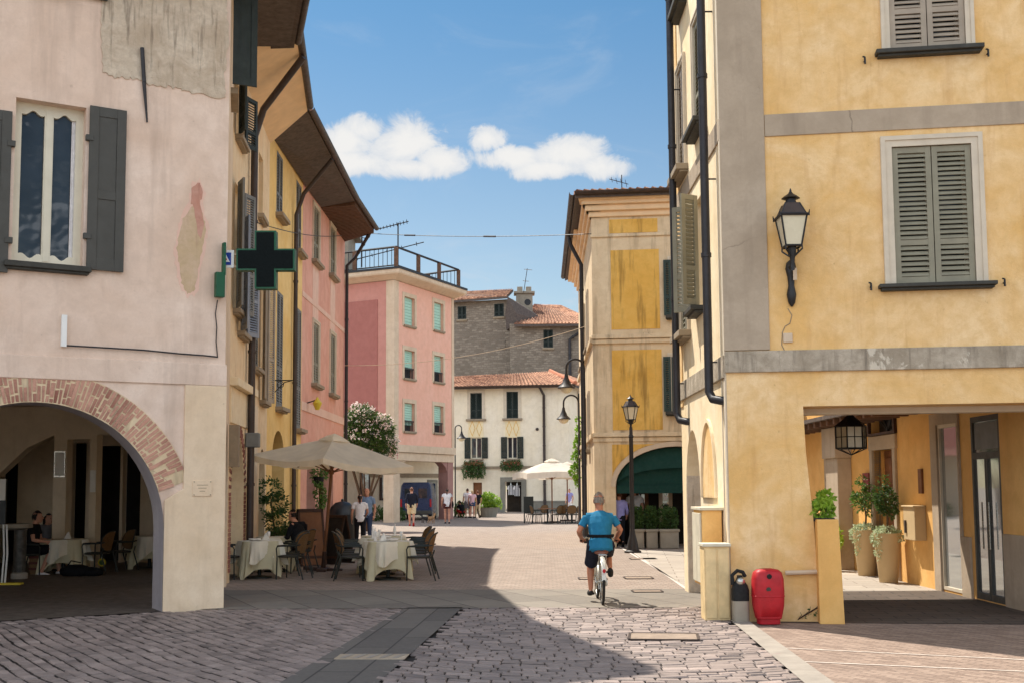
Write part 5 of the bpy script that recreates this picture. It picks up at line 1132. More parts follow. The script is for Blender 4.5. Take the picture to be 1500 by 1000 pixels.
def chair(x,y,face,lab,z=0,grp='wicker chairs of the street cafe'):
    o=CH0 if not used[0] else copytree(CH0); used[0]=1; o.location=(x,y,z); o.rotation_euler.z=face; o['label']=lab; o['group']=grp; o['category']='chair'; return o
def clothmesh(half, z, drop, rot, seed, fold=.03, round_=False, n=64):
    rnd=random.Random(seed); ph=[rnd.uniform(0,6) for _ in range(3)]; m=MB(); rings=[]
    def rim(k,f):
        a=2*PI*k/n; c_,s_2=math.cos(a),math.sin(a); e=.5
        return V((half*math.copysign(abs(c_)**e,c_),half*math.copysign(abs(s_2)**e,s_2),0)) if not round_ else V((half*c_,half*s_2,0))
    rings.append([rim(k,0)*.02+V((0,0,z+.004)) for k in range(n)]); rings.append([rim(k,0)*.6+V((0,0,z+.003)) for k in range(n)]); rings.append([rim(k,0)+V((0,0,z)) for k in range(n)])
    for j in range(1,7):
        f=j/6; row=[]
        for k in range(n):
            a=2*PI*k/n; p=rim(k,0); d=p.normalized(); corner=abs(math.sin(2*(a+PI/4-PI/4)))**2 if not round_ else .5
            L=drop*(.8+.38*corner+.06*math.sin(3*a+ph[0])); w=math.sin(11*a+ph[1])*.6+math.sin(17*a+ph[2])*.4+corner*1.2
            row.append(p+d*(fold*f*(w+.5)+.015)-V((0,0,L*f))+V((0,0,z)))
        rings.append(row)
    R_=Matrix.Rotation(rot,3,'Z'); m.rings([[R_@p for p in r] for r in rings],cap=False); return m
def table(x,y,half,lab,rot,seed,under=True,long=None,z=.74,tab=None):
    t=thing('cafe_table',tab or ('table hidden under '+lab),'table',(x,y,0),'cafe tables'); m=MB(); m.lathe([(half*.97,z-.035),(half*.97,z-.01)],(0,0,0),4 if False else 28); put('tabletop',m,'wood_mid',t,local=True)
    m=MB(); m.lathe([(.25,0),(.25,.03),(.04,.06),(.035,z-.04)],(0,0,0),12); put('leg',m,'chair_dark',t,local=True)
    c=thing('tablecloth',lab,'tablecloth',(x,y,0),'cafe tablecloths')
    if under: m=clothmesh(half,z,.64,rot,seed,.055); put('under_cloth',m,'cloth_green',c,smooth=60,local=True)
    m=clothmesh(half*1.03,z+.004,.40,rot+.5,seed+5,.055); put('top_cloth',m,'cloth_cream',c,smooth=60,local=True)
TL=V((-5.1,23.55,0)); TR=V((-2.45,22.95,0))
table(TL.x,TL.y,.36,'cream cloth over olive underlay on the table nearest the corner pillar',.3,1,tab='small cafe table nearest the corner pillar, hidden under its cloth')
table(-5.15,25.4,.36,'cream cloth on the small table beside the seated person in black',.1,2,tab='small cafe table beside the seated person in black')
table(TR.x,TR.y,.40,'cream cloth over olive underlay on the front table right of the parasol',.2,3,tab='front cafe table right of the parasol, hidden under its cloth')
table(-2.7,24.3,.40,'cream cloth on the middle table of the right-hand row',.5,4,tab='middle cafe table of the row right of the parasol'); table(-2.85,25.7,.40,'cream cloth on the rearmost table of the right-hand row',.1,6,tab='rearmost cafe table of the row right of the parasol')
for x,y,f,l in ((-1.83,22.75,1.5,'wicker chair alone on the right end of the front table, facing left'),(-2.0,24.15,1.45,'brown wicker chair right of the middle table, facing left'),(-2.05,25.3,1.7,'brown wicker chair right of the rearmost table, facing left'),(-2.2,26.4,1.9,'brown wicker chair farthest back on the right of the tables'),
  (-3.12,22.85,-1.5,'wicker chair left of the front table, facing right toward its cloth'),(-3.3,23.7,-1.45,'wicker chair second from the camera left of the table row'),(-3.35,24.5,-1.5,'wicker chair third from the camera left of the table row'),(-3.45,25.3,-1.4,'wicker chair fourth from the camera left of the table row'),
  (-5.68,23.3,-1.6,'dark chair half hidden behind the corner pillar, left of the cloth'),(-4.42,23.3,1.35,'dark wicker chair right of the pillar-side table, back to the parasol'),(-4.6,24.35,1.15,'dark wicker chair between the pillar-side table and the seated person'),(-4.62,25.25,1.2,'wicker chair under the person in black')):
    chair(x,y,f,l)
# things on the tables
def napkin(x,y,z,lab): t=MB(); t.rings([[V((x-.07,y-.05,z)),V((x+.08,y-.04,z)),V((x+.07,y+.06,z)),V((x-.06,y+.05,z))],[V((x-.02,y,z+.13)),V((x+.015,y-.01,z+.15)),V((x+.02,y+.01,z+.14)),V((x-.01,y+.015,z+.13))]]); o=put('folded_napkin',t,'paper_white'); setp(o,lab,'napkin','folded napkins on the cafe tables')
napkin(TL.x+.1,TL.y+.1,.75,'white napkin standing on the table nearest the pillar'); napkin(TR.x-.1,TR.y+.05,.75,'white napkin standing on the front right-hand table')
for x,y,lab in ((TL.x-.1,TL.y,'stack of pale plates on the table nearest the pillar'),(TR.x+.08,TR.y-.05,'stack of pale plates on the front right-hand table'),(-2.65,24.3,'stack of pale plates on the middle right-hand table')):
    m=MB(); m.lathe([(.06,.748),(.12,.765),(.125,.775),(.12,.78),(.125,.79),(.0,.785)],(x,y,0),20); o=put('plate_stack',m,'plate_white',smooth=40); setp(o,lab,'plates','plate stacks on the cafe tables')
for x,y,lab in ((TR.x-.28,TR.y+.2,'slim white bottle on the front right-hand table'),(-2.9,24.2,'slim white bottle on the middle right-hand table'),(-2.6,25.7,'slim white bottle on the rearmost right-hand table')):
    m=MB(); m.lathe([(.03,.745),(.032,.9),(.012,.96),(.012,1.0),(.014,1.0)],(x,y,0),12); o=put('bottle',m,'plate_white',smooth=40); setp(o,lab,'bottle','bottles on the cafe tables')
for x,y,lab in ((TL.x+.2,TL.y-.12,'stemmed glass at the front of the table nearest the pillar'),(TR.x+.25,TR.y+.1,'stemmed glass on the right of the front right-hand table'),(TR.x-.2,TR.y-.2,'stemmed glass at the front edge of the front right-hand table'),(-2.75,24.05,'stemmed glass on the middle right-hand table')):
    m=MB(); m.lathe([(.03,.748),(.006,.755),(.006,.82),(.03,.85),(.036,.89),(.032,.93),(.028,.93),(.03,.89),(.0,.845)],(x,y,0),14); o=put('wine_glass',m,'plate_white',smooth=40); setp(o,lab,'glass','glasses on the cafe tables')
# chalkboards
def aboard(x,y,rot,h,w,lab,mat):
    t=thing('menu_board',lab,'menu board',(x,y,0),'standing menu boards',rz=rot)
    for sy in (-1,1):
        up=V((0,-sy*.28,h)); o=V((-w/2,sy*.3,.02)); nn=V((0,sy*1,.28)).normalized(); m=MB(); m.obox(o,(w,0,0),up,nn*.02); p=put('panel',m,mat,t,local=True); m=MB()
        for a in (0,w-.05): m.obox(o+V((a,0,-.0))-nn*.005,(.05,0,0),up*1.03,nn*.035)
        m.obox(o+up*.97-nn*.005,(w,0,0),up*.06,nn*.035); m.obox(o+up*.12-nn*.005,(w,0,0),up*.05,nn*.035); put('board_frame',m,'wood_dark',p,local=True)
aboard(-4.75,27.3,.5,1.25,.62,'brown framed menu board leaning open behind the seated person','menu_board'); aboard(-4.15,27.6,-.6,1.1,.55,'black chalkboard standing behind the parasol pole','chalk_board')
# dome bin
b=G(509,800); b=V((-5.35,36.6,0)); t=thing('litter_bin','dark dome-topped litter bin by the rose house wall','bin',b); m=MB(); m.lathe([(.4,0),(.42,.05),(.42,.95),(.43,.97)],b,20); put('body',m,'bin_black',t,smooth=40); m=MB(); m.lathe([(.44,.97),(.43,1.05),(.36,1.22),(.22,1.35),(.02,1.4)],b,20); put('dome',m,'bin_black',t,smooth=50); m=MB(); m.lathe([(.03,1.38),(.05,1.43),(.03,1.47)],b,8); put('knob',m,'bin_black',t)
# ---- van
b=V((-5.52,66.4,0)); t=thing('parked_van','dark blue van parked beyond the salmon block arcade','van',b)
VP=lambda x,y,z:(b.x+x,b.y+y,z)
m=MB(); m.rings([[V(VP(x*s_3,y,z)) for x,z in ((-.85,.3),(.85,.3),(.92,.6),(.92,1.2),(.84,1.95),(.72,2.15),(-.72,2.15),(-.84,1.95),(-.92,1.2),(-.92,.6))] for y,s_3 in ((0,.97),(.08,1),(3.2,1))]); put('body',m,'van_blue',t,bev=.04)
m=MB(); m.rings([[V(VP(x,y,z)) for x in (-.9,.9) for z in ()] or [V(VP(-.9,3.2,.3)),V(VP(-.9,3.2,2.1)),V(VP(-.88,4.0,1.25)),V(VP(-.86,4.7,1.0)),V(VP(-.86,4.75,.3))],[V(VP(.9,3.2,.3)),V(VP(.9,3.2,2.1)),V(VP(.88,4.0,1.25)),V(VP(.86,4.7,1.0)),V(VP(.86,4.75,.3))]]); put('bonnet',m,'van_blue',t)
for x0,x1 in ((-.74,-.05),(.05,.74)):
    m=MB(); m.box(b.x+x0,b.x+x1,b.y-.03,b.y-.005,.5,1.95); d=put('rear_door',m,'van_blue',t,bev=.01); m=MB(); m.box(b.x+x0+.1,b.x+x1-.1,b.y-.045,b.y-.03,1.25,1.8); put('window',m,'pane_dark',d)
m=MB(); m.box(b.x-.94,b.x-.925,b.y+2.0,b.y+3.4,1.25,1.85); put('side_window',m,'pane_shop',t)
for x in (-.78,.78):
    for y in (.9,3.9):
        m=MB(); m.tube([VP(x-.1,y,.34),VP(x+.1,y,.34)],.34,16); w=put('wheel',m,'rubber',t); m=MB(); m.tube([VP(x-.105,y,.34),VP(x+.105,y,.34)],.2,12); put('hub',m,'chrome',w)
for x in (-.84,.84): m=MB(); m.box(b.x+x-.05,b.x+x+.05,b.y-.02,b.y+.02,.75,1.2); put('tail_light',m,'red_plastic',t)
m=MB(); m.box(b.x-.9,b.x+.9,b.y-.1,b.y+.02,.35,.55); put('bumper',m,'shutter_charcoal',t,bev=.02)
# low stone bench
p=G(592,752.5); q=G(650,752.5); t=thing('stone_bench','long low pale stone bench in front of the salmon block','bench',(p+q)/2); m=MB(); m.box(p.x,q.x,p.y,p.y+.45,.36,.46); put('seat',m,'kerb_stone',t,bev=.02)
for f in (.1,.5,.9): m=MB(); x=p.x+(q.x-p.x)*f; m.box(x-.2,x+.2,p.y+.06,p.y+.4,0,.36); put('support',m,'planter_stone',t)
# far café chairs and tables under the sunlit parasol
FB=[]
def farset(x,y,lab):
    t=thing('cafe_table',lab,'table',(x,y,0),'tables under the far parasols'); m=MB(); m.lathe([(.5,.72),(.5,.75)],(0,0,0),20); put('tabletop',m,'wood_mid',t,local=True); m=MB(); m.lathe([(.3,0),(.3,.03),(.04,.05),(.04,.72)],(0,0,0),10); put('leg',m,'chair_dark',t,local=True)
farset(1.75,58.9,'bare table under the sunlit parasol, its left one'); farset(3.0,59.3,'bare table under the sunlit parasol, beside the ivy')
for i,(x,y,f) in enumerate(((1.2,58.6,-1.3),(1.5,59.8,2.6),(2.2,58.3,.7),(2.45,59.7,2.2),(2.6,58.4,-.6),(3.3,58.6,.4),(1.0,59.7,-1.8),(2.9,58.0,.1))):
    chair(x,y,f,'brown wicker chair in the cluster under the far sunlit parasol',grp='chairs under the far parasols')
m=MB(); b=V((.85,59.3,0)); t=thing('folded_screen','dark slatted menu stand left of the far parasol tables','menu stand',b); m.box(.55,1.05,59.2,59.28,.5,1.35); put('panel',m,'chair_dark',t); 
for x in (.58,1.0): m=MB(); m.box(x-.03,x+.03,59.2,59.28,0,.5); put('leg',m,'chair_dark',t)
# ---- planters with hedge before the panelled house
for i,(u0,u1,lab) in enumerate(((926,946,'stone trough with a clipped hedge right of the lamp post'),(946,966,'stone trough with a clipped hedge at the middle of the green awning'),(966,997,'stone trough with a clipped hedge nearest the amber house'))):
    a,b2=G(u0,803),G(u1,803); t=thing('stone_trough',lab,'planter',((a+b2)/2),'stone troughs before the green awning'); m=MB(); m.box(a.x+.03,b2.x-.03,a.y,a.y+.55,.0,.52); put('body',m,'planter_stone',t,bev=.03); m=MB(); m.box(a.x+.0,b2.x-.0,a.y-.03,a.y+.58,.48,.56); put('rim',m,'planter_stone',t,bev=.02)
    FB.append((a.x+.05,b2.x-.05,a.y+.05,a.y+.5))
# green awning filling the arch
aw=thing('green_awning','dark green awning stretched across the arch of the panelled house','awning',YF.pt(2,2.6)); m=MB(); cx=(ar[0][0]+ar[1][0])/2 if False else YF.at(902,720)[0]+1.8; wv=1.8; zs=YF.at(910,712)[1]; rise=YF.at(975,653)[1]-zs
n=20; m.rings([[YF.pt(cx+(wv-.03)*math.cos(PI*k/n),zs+(rise-.03)*math.sin(PI*k/n),-.15) for k in range(n+1)],[YF.pt(cx+(wv-.03)*math.cos(PI*k/n),zs+(rise-.03)*math.sin(PI*k/n)*.45+.02,.35 if False else -.05) for k in range(n+1)]],cap=False,close=False); put('canvas',m,'awning_green',aw)
m=MB(); m.pbox(YF,cx-wv+.04,cx+wv-.04,zs-.2,zs+.03,-.1,-.08); m.pbox(YF,cx-wv+.04,cx+wv-.04,zs+.03,zs+rise*.55,-.2,-.18); put('valance',m,'awning_green',aw)
# striped shirts on show in the shop door
for k,u in enumerate((748,757)):
    c=CA.pt(CA.at(u,728)[0],0,-.2); t=thing('striped_shirt','black and white striped shirt hung in the shop doorway, '+('left' if k==0 else 'right')+' one of two','shirt',c,'striped shirts in the shop doorway'); z1=CA.at(u,710)[1]
    for i in range(7):
        x=c.x-.19+i*.38/7; m=MB(); m.box(x,x+.38/7,c.y-.03,c.y+.03,z1-(.72 if k==0 else .8),z1-(.05 if i in (0,6) else .0)); put('stripe_panel',m,'cloth_white' if i%2==0 else 'cloth_black',t)
    for sx in (-1,1): m=MB(); m.tube([c+V((sx*.17,0,z1-.07)),c+V((sx*.27,0,z1-.30))],[.07,.06],8); put('sleeve',m,'cloth_white' if sx<0 else 'cloth_black',t)
    m=MB(); m.tube([c+V((0,0,z1)),c+V((0,0,z1+.25))],[.06,.02],8); m.tube([c+V((-.25,0,z1)),c+V((.25,0,z1))],.02,6); put('hanger',m,'chrome',t)
# ---- aerials and cables
def aerial(lab,base,h,elems,boom,rot,r=.02,tilt=0):
    b=V(base); t=thing('tv_aerial',lab,'aerial',b); d=V((math.cos(rot),math.sin(rot),0)); q=V((-d.y,d.x,0)); top=b+V((tilt,0,h)); m=MB(); m.tube([b-V((0,0,.3)),top],r,6); put('mast',m,'pipe_dark',t)
    for z,L,n in elems:
        m=MB(); c=b+V((tilt*z,0,h*z)); a=c-d*L*.35+V((0,0,boom*L*.35)); e=c+d*L*.65-V((0,0,boom*L*.65)); m.tube([a,e],r*.8,5)
        for i in range(n): p=a+(e-a)*(i+.5)/n; l=.14+.1*(1-i/n); m.tube([p-q*l*.8-V((0,0,l*.3)),p+q*l*.8+V((0,0,l*.3))],r*.5,4)
        put('boom',m,'pipe_dark',t)
p=aty(583,385,65); aerial('tall television aerial on the railed roof terrace',p,(385-325)*65/FPX,[(.97,1.7,9),(.35,4.2,5)],.25,PI,.04)
p=aty(530,384,67); aerial('short aerial mast beside the terrace stair tower',p,1.6,[(.9,.5,3)],.1,.4,.035)
p=aty(767,424,SY+3); aerial('thin leaning aerial above the stone house chimney',p,1.9,[(.95,.8,5),(.4,.6,4)],0,.5,.03,.35)
p=aty(911,284,37); aerial('small aerial on the panelled house roof',p,.62,[(.6,.62,4)],-.35,2.9,.016)
def cable(lab,a,b,sag,r=.012,mat='pipe_dark',fit=None):
    a,b=V(a),V(b); m=MB(); m.tube([a+(b-a)*(i/24)-V((0,0,sag*4*(i/24)*(1-i/24))) for i in range(25)],r,5); 
    if fit:
        for f in fit: p=a+(b-a)*f-V((0,0,sag*4*f*(1-f))); m.tube([p-(b-a).normalized()*.25,p+(b-a).normalized()*.25],r*2.5,6)
    o=put('overhead_cable',m,mat); setp(o,lab,'cable')
cable('cable strung high across the lane from the rose house to the panelled house',aty(505,340,41.4),YA+V((0,.0,aty(845,343,34.6).z)),.12,.012,fit=(.3,.63))
cable('pale cable sagging low between the rose house and the panelled house',aty(505,535,41),aty(858,478,38),.35,.010,'trim_beige')
cable('cable along the row fronts from the ochre house to the rose house',aty(372,325,25.5),aty(503,345,41),.15,.012)
# ---- inside the portico
PX=lambda u,v: G(u,v)
b=G(120,850); table(-9.6,25.0,.42,'yellowish cloth on the table of the seated couple under the arch',.2,11,tab='table of the seated couple under the brick arch')
table(-8.2,26.4,.42,'yellowish cloth on the farther table under the arch',.3,12,tab='farther table under the brick arch')
for x,y,f,l in ((-8.85,24.9,1.4,'dark chair right of the seated couple, under the arch'),(-7.6,26.2,1.5,'dark chair right of the farther table under the arch'),(-8.6,25.5,2.4,'dark chair between the two tables under the arch'),(-7.2,24.6,1.3,'dark chair nearest the arch reveal, in deep shade'),(-10.1,24.6,-1.4,'dark chair under the seated man in black'),(-10.35,25.9,-2.0,'dark chair under the seated woman beside the man in black')): chair(x,y,f,l,grp='dark chairs under the brick arch')
napkin(-9.5,24.95,.75,'white napkin tent on the table of the seated couple')
b=V((-10.0,22.6,0)); b=G(28,849); t=thing('patterned_pedestal','round pedestal with a black and white marbled column and stone top','pedestal',b); m=MB(); m.lathe([(.16,0),(.16,.14),(.12,.16)],b,16); put('foot',m,'kerb_stone',t); m=MB(); m.lathe([(.115,.16),(.12,1.0)],b,16); put('column',m,'marble_dark',t); m=MB(); m.lathe([(.17,1.0),(.34,1.04),(.34,1.12),(.0,1.12)],b+V((-.12,0,0)),20); put('top',m,'planter_stone',t)
b=G(18,858); t=thing('display_stand','white-edged display stand on a yellow foot at the portico opening','display stand',b); m=MB(); m.box(b.x-.32,b.x+.18,b.y-.1,b.y+.1,0,.07); put('foot',m,'yellow_plastic',t,bev=.02); m=MB(); m.tube([(b.x-.2,b.y,.07),(b.x-.17,b.y,.6),(b.x-.2,b.y,1.15)],.018,8); m.tube([(b.x-.14,b.y,.07),(b.x-.11,b.y,.6),(b.x-.14,b.y,1.15)],.018,8); put('upright',m,'white_paint',t); m=MB(); m.box(b.x-.4,b.x-.16,b.y-.02,b.y+.02,1.15,2.0); put('panel',m,'sign_black',t); m=MB(); m.box(b.x-.3,b.x-.17,b.y-.035,b.y-.02,1.6,2.0); put('poster',m,'paper_white',t)
b=G(54,842); t=thing('wicker_basket','checked wicker basket standing by the seated man','basket',b); m=MB(); m.rings([rrect(b.x,b.y,.28*w,.26*w,z) for w,z in ((.92,0),(1,.2),(1.04,.48),(1.0,.5),(.95,.48),(.9,.05))]); put('body',m,'chair_wicker',t,smooth=40)
for z in (.12,.24,.36): m=MB(); m.rings([rrect(b.x,b.y,.3,.28,z),rrect(b.x,b.y,.302,.282,z+.05)],cap=False); put('band',m,'cloth_maroon',t)
b=G(118,845); m=MB(); m.ball((b.x-.1,b.y,.13),(.34,.22,.14),14,8); m.ball((b.x+.2,b.y+.05,.1),(.25,.18,.11),12,7); m.tube([(b.x-.3,b.y,.2),(b.x-.2,b.y,.34),(b.x,b.y,.3)],.015,6); o=put('floor_bag',m,'cloth_bagblack',smooth=50); setp(o,'soft black bag lying on the floor beside the couple','bag')
b=G(149,838); t=thing('hanging_tag','round yellow-green tag hanging from a chair under the arch','tag',(b.x,b.y,.2)); m=MB(); m.tube([(b.x,b.y-.02,.22),(b.x,b.y+.02,.22)],.085,18); put('disc',m,'yellow_plastic',t); m=MB(); m.tube([(b.x,b.y-.024,.22),(b.x,b.y-.02,.22)],.055,16); put('inner_disc',m,'leaf_dark',t); m=MB(); m.box(b.x-.015,b.x+.015,b.y-.01,b.y+.01,.3,.42); put('strap',m,'white_paint',t)
t=thing('wrought_bracket','small wrought-iron sign bracket on the ochre house wall','bracket',P3.pt(.6,5.3)); m=MB(); s0=.7; z0=P3.at(392,553)[1]; m.tube([P3.pt(s0,z0,0),P3.pt(s0,z0,.55)],.015,6); m.tube([P3.pt(s0,z0-.35,0),P3.pt(s0,z0-.05,.3),P3.pt(s0,z0,.5)],.012,6); m.tube([P3.pt(s0,z0-.1+.08*math.sin(q),.2+.08*math.cos(q)) for q in [2*PI*k/12 for k in range(13)]],.009,5); put('scroll',m,'black_metal',t)
t=thing('wall_lamp','small yellow wall lamp low on the rose house','wall lamp',P4.pt(1,4.6)); s0,z0=P4.at(449,590); m=MB(); m.tube([P4.pt(s0,z0,0),P4.pt(s0,z0+.1,.3)],.02,6); put('arm',m,'black_metal',t); m=MB(); m.lathe([(.06,-.2),(.14,.0),(.05,.12),(.02,.18)],P4.pt(s0,z0,.32),10); put('shade',m,'yellow_plastic',t,smooth=40)
# ============================================================= people
def remeshed(mb, name, mat, parent, voxel, folds=0.0, seed=0, sm=3, fscale=9):
    me=bpy.data.meshes.new('tmp'); me.from_pydata([tuple(p) for p in mb.v],[],mb.f); bm=bmesh.new(); bm.from_mesh(me); bmesh.ops.recalc_face_normals(bm,faces=bm.faces); bm.to_mesh(me); bm.free()
    o=bpy.data.objects.new('tmp',me); COL.objects.link(o); m=o.modifiers.new('r','REMESH'); m.mode='VOXEL'; m.voxel_size=voxel; s=o.modifiers.new('s','SMOOTH'); s.factor=.5; s.iterations=sm
    dg=bpy.context.evaluated_depsgraph_get(); nm=bpy.data.meshes.new_from_object(o.evaluated_get(dg)); bpy.data.objects.remove(o); nm.name=name
    if folds:
        for v in nm.vertices:
            p=v.co; n1=noise.noise(V((p.x*fscale+seed,p.y*fscale,p.z*fscale*.55))); n2=noise.noise(V((p.x*fscale*2.3,p.y*fscale*2.3+seed,p.z*fscale*1.2))); v.co=p+v.normal*folds*(n1+.5*n2)
    nm.materials.clear(); nm.materials.append(MAT[mat]); nm.polygons.foreach_set('use_smooth',[True]*len(nm.polygons))
    q=bpy.data.objects.new(name,nm); COL.objects.link(q); q.parent=parent; ORG[q.name]=ORG[parent.name]; return q
def hand(mb, w, d, nrm, k=1.0, curl=.5):
    """palm from wrist w along d, palm facing nrm; four fingers and a thumb"""
    w,d,nrm=V(w),V(d).normalized(),V(nrm).normalized(); nrm=(nrm-d*nrm.dot(d)).normalized(); s=d.cross(nrm)
    mb.rings([[w+d*l*k+s*(a*math.cos(2*PI*q/10))*k+nrm*(b*math.sin(2*PI*q/10))*k for q in range(10)] for l,a,b in ((-.02,.026,.02),(.03,.036,.017),(.085,.042,.015),(.1,.036,.011))])
    for i,(off,L) in enumerate(((-.031,.068),(-.0105,.078),(.0105,.074),(.031,.058))):
        b=w+d*.09*k+s*off*k; m=b+(d*math.cos(curl*.7)+nrm*math.sin(curl*.7))*L*.52*k; t=m+(d*math.cos(curl*1.9)+nrm*math.sin(curl*1.9))*L*.5*k; mb.tube([b-d*.01,m,t],[.0095*k,.0088*k,.0075*k],7)
    b=w+d*.025*k-s*.03*k; m=b+(d*.6-s*.6+nrm*.35)*.042*k; t=m+(d*.85-s*.1+nrm*.5)*.035*k; mb.tube([b,m,t],[.014*k,.011*k,.009*k],7)
STAND=dict(pel=(0,0,.94),che=(0,0,1.28),nek=(0,.0,1.45),hed=(0,.03,1.60),sL=(-.19,0,1.40),sR=(.19,0,1.40),eL=(-.25,-.03,1.12),eR=(.25,-.03,1.12),wL=(-.26,.07,.88),wR=(.26,.07,.88),hL=(-.09,0,.92),hR=(.09,0,.92),kL=(-.1,.03,.50),kR=(.1,.03,.50),aL=(-.1,-.02,.09),aR=(.1,-.02,.09),fL=(0,1,-.15),fR=(0,1,-.15),look=(0,1,0))
WALK=dict(kL=(-.09,.16,.51),aL=(-.08,.24,.1),kR=(.09,-.02,.5),aR=(.08,-.26,.16),fR=(0,.8,-.7),eL=(-.25,-.10,1.14),wL=(-.25,-.12,.9),eR=(.25,.04,1.13),wR=(.24,.2,.93))
SIT=dict(pel=(0,0,.53),che=(0,.0,.88),nek=(0,.03,1.06),hed=(0,.08,1.2),sL=(-.19,.02,1.01),sR=(.19,.02,1.01),eL=(-.27,.08,.74),eR=(.27,.08,.74),wL=(-.18,.3,.7),wR=(.18,.3,.7),hL=(-.1,.02,.52),hR=(.1,.02,.52),kL=(-.13,.44,.53),kR=(.13,.44,.53),aL=(-.13,.40,.09),aR=(.13,.40,.09))
def person(lab, loc, rz, H=1.72, pose=None, top='cloth_white', bottom='cloth_navy', legs='shorts', sleeve=.6, hair='hair_dark', tail=False, skin='skin', shoes='cloth_black', vox=.014, belly=0.0, hem=0.0, face=False, curl=.5, fem=False, group=None, shoulder=1.0, palm=None, bald=False):
    J={k:V(v) for k,v in {**STAND,**(pose or {})}.items()}; t=thing('person',lab,'person',(0,0,0),group); K=H/1.72
    ax=(J['sR']-J['sL']).normalized(); hx=(J['hR']-J['hL']).normalized()
    up=(J['che']-J['pel']).normalized(); fw=up.cross(ax).normalized(); 
    if fw.y<0 and abs(fw.y)>.3: fw=-fw
    sw=(J['sR']-J['sL']).length/2
    def ring(c,rx,ry,a=ax,f=fw,n=16): return [c+a*rx*math.cos(2*PI*k/n)+f*ry*math.sin(2*PI*k/n)*(1 if math.sin(2*PI*k/n)<0 else 1) for k in range(n)]
    def torso(mb,pad=0.0,lo=-.12,neck=True):
        P,C,N_=J['pel'],J['che'],J['nek']; L=[(P+(P-C).normalized()*(-lo)*1.0 if False else P-up*(.12 if lo<0 else 0),.125,.10),(P,.165 if not fem else .172,.115),(P+(C-P)*.35,.15-(.02 if fem else 0),.11+belly),(P+(C-P)*.7,.158-(.018 if fem else 0),.115+belly*.7),(C,.172,.118),(C+(N_-C)*.5,.17,.105),(C+(N_-C)*.82,.12,.075),(N_,.06,.058)]
        mb.rings([ring(c+fw*(belly*.5 if 0<i<4 else 0),rx+pad,ry+pad) for i,(c,rx,ry) in enumerate(L)])
        for s in ('L','R'): mb.tube([C+(N_-C)*.55,J['s'+s]],[.075+pad,.056+pad],10)
    def arm(mb,s,pad=0,upto=1.0):
        S_,E,W=J['s'+s],J['e'+s],J['w'+s]
        if upto<=1: mb.tube([S_+(S_-E)*.06,S_,S_+(E-S_)*upto],[.04+pad,.053+pad,.046+pad*1.5],10)
        else: mb.tube([S_,S_+(E-S_)*.5,E,E+(W-E)*.35,E+(W-E)*min(1,upto-1)],[.053+pad,.048+pad,.041+pad,.042+pad,.03+pad],10)
    def leg(mb,s,pad=0,upto=2.0):
        A,K_,N_=J['h'+s],J['k'+s],J['a'+s]
        if upto<=1: mb.tube([A+(A-K_)*.12,A,A+(K_-A)*upto],[.085+pad,.092+pad,.07+pad*1.4],12)
        else: mb.tube([A+(A-K_)*.1,A,A+(K_-A)*.5,K_,K_+(N_-K_)*.3,K_+(N_-K_)*.65,K_+(N_-K_)*min(1,upto-1)],[.08+pad,.088+pad,.074+pad,.056+pad,.058+pad,.045+pad,.034+pad],12)
    b=MB(); torso(b)
    for s in 'LR':
        arm(b,s,0,2.0); leg(b,s)
        W,E=J['w'+s],J['e'+s]; d=(W-E).normalized(); hand(b,W,d if palm is None else palm[0],(V((1 if s=='L' else -1,0,0)) if palm is None else palm[1]),1.0,curl)
        f=V(J['f'+s]).normalized(); a=J['a'+s]; dn=V((0,0,-.045)); b.tube([a-f*.05+dn,a+f*.05+dn,a+f*.15+dn+V((0,0,-.012)),a+f*.19+dn+V((0,0,-.014))],[.036,.042,.036,.02],10)
    look=V(J['look']).normalized(); hd=J['hed']; sd=look.cross(V((0,0,1))).normalized()
    b.tube([J['nek']-up*.05,J['nek'],hd-V((0,0,.06))],[.085,.062,.056],10)
    b.rings([[hd+sd*(.074*r*math.cos(2*PI*k/12))+look*(.094*r*math.sin(2*PI*k/12)+o)+V((0,0,z)) for k in range(12)] for z,r,o in ((-.118,.35,.035),(-.105,.62,.028),(-.07,.84,.012),(-.02,.98,0),(.03,1.04,-.004),(.075,.92,-.008),(.105,.6,-.008),(.12,.2,-.006))])
    b.tube([hd+look*.09+V((0,0,.012)),hd+look*.115-V((0,0,.025)),hd+look*.09-V((0,0,.034))],[.011,.015,.012],6)
    for s in (-1,1): b.ball(hd+sd*.077*s-look*.01-V((0,0,.005)),(.014,.022,.032),8,5)
    body=remeshed(b,'body',skin,t,vox)
    c=MB(); torso(c,.016)
    if hem: P=J['pel']; c.rings([ring(P+up*.05,.178,.125+belly*.6),ring(P-up*hem,.182,.13)])
    for s in 'LR': arm(c,s,.010 if sleeve<=1 else .010,sleeve)
    remeshed(c,'shirt',top,t,vox*1.1,.007,hash(lab)%17)
    c=MB(); P=J['pel']; c.rings([ring(P+up*.10,.165,.118+belly*.4,hx),ring(P,.18,.126,hx),ring(P-up*.09,.165,.12,hx)])
    for s in 'LR': leg(c,s,.022 if legs=='shorts' else .014,.9 if legs=='shorts' else (.45 if legs=='hot' else 1.98))
    remeshed(c,{'shorts':'shorts','hot':'shorts','long':'trousers'}[legs],bottom,t,vox*1.1,.006,hash(lab)%13)
    for s in 'LR':
        f=V(J['f'+s]).normalized(); a=J['a'+s]; m=MB(); dn=V((0,0,-.05)); m.tube([a-f*.065+dn,a-f*.02+dn,a+f*.06+dn,a+f*.16+dn-V((0,0,.012)),a+f*.205+dn-V((0,0,.016))],[.03,.046,.048,.044,.022],10); remeshed(m,'shoe',shoes,t,.012)
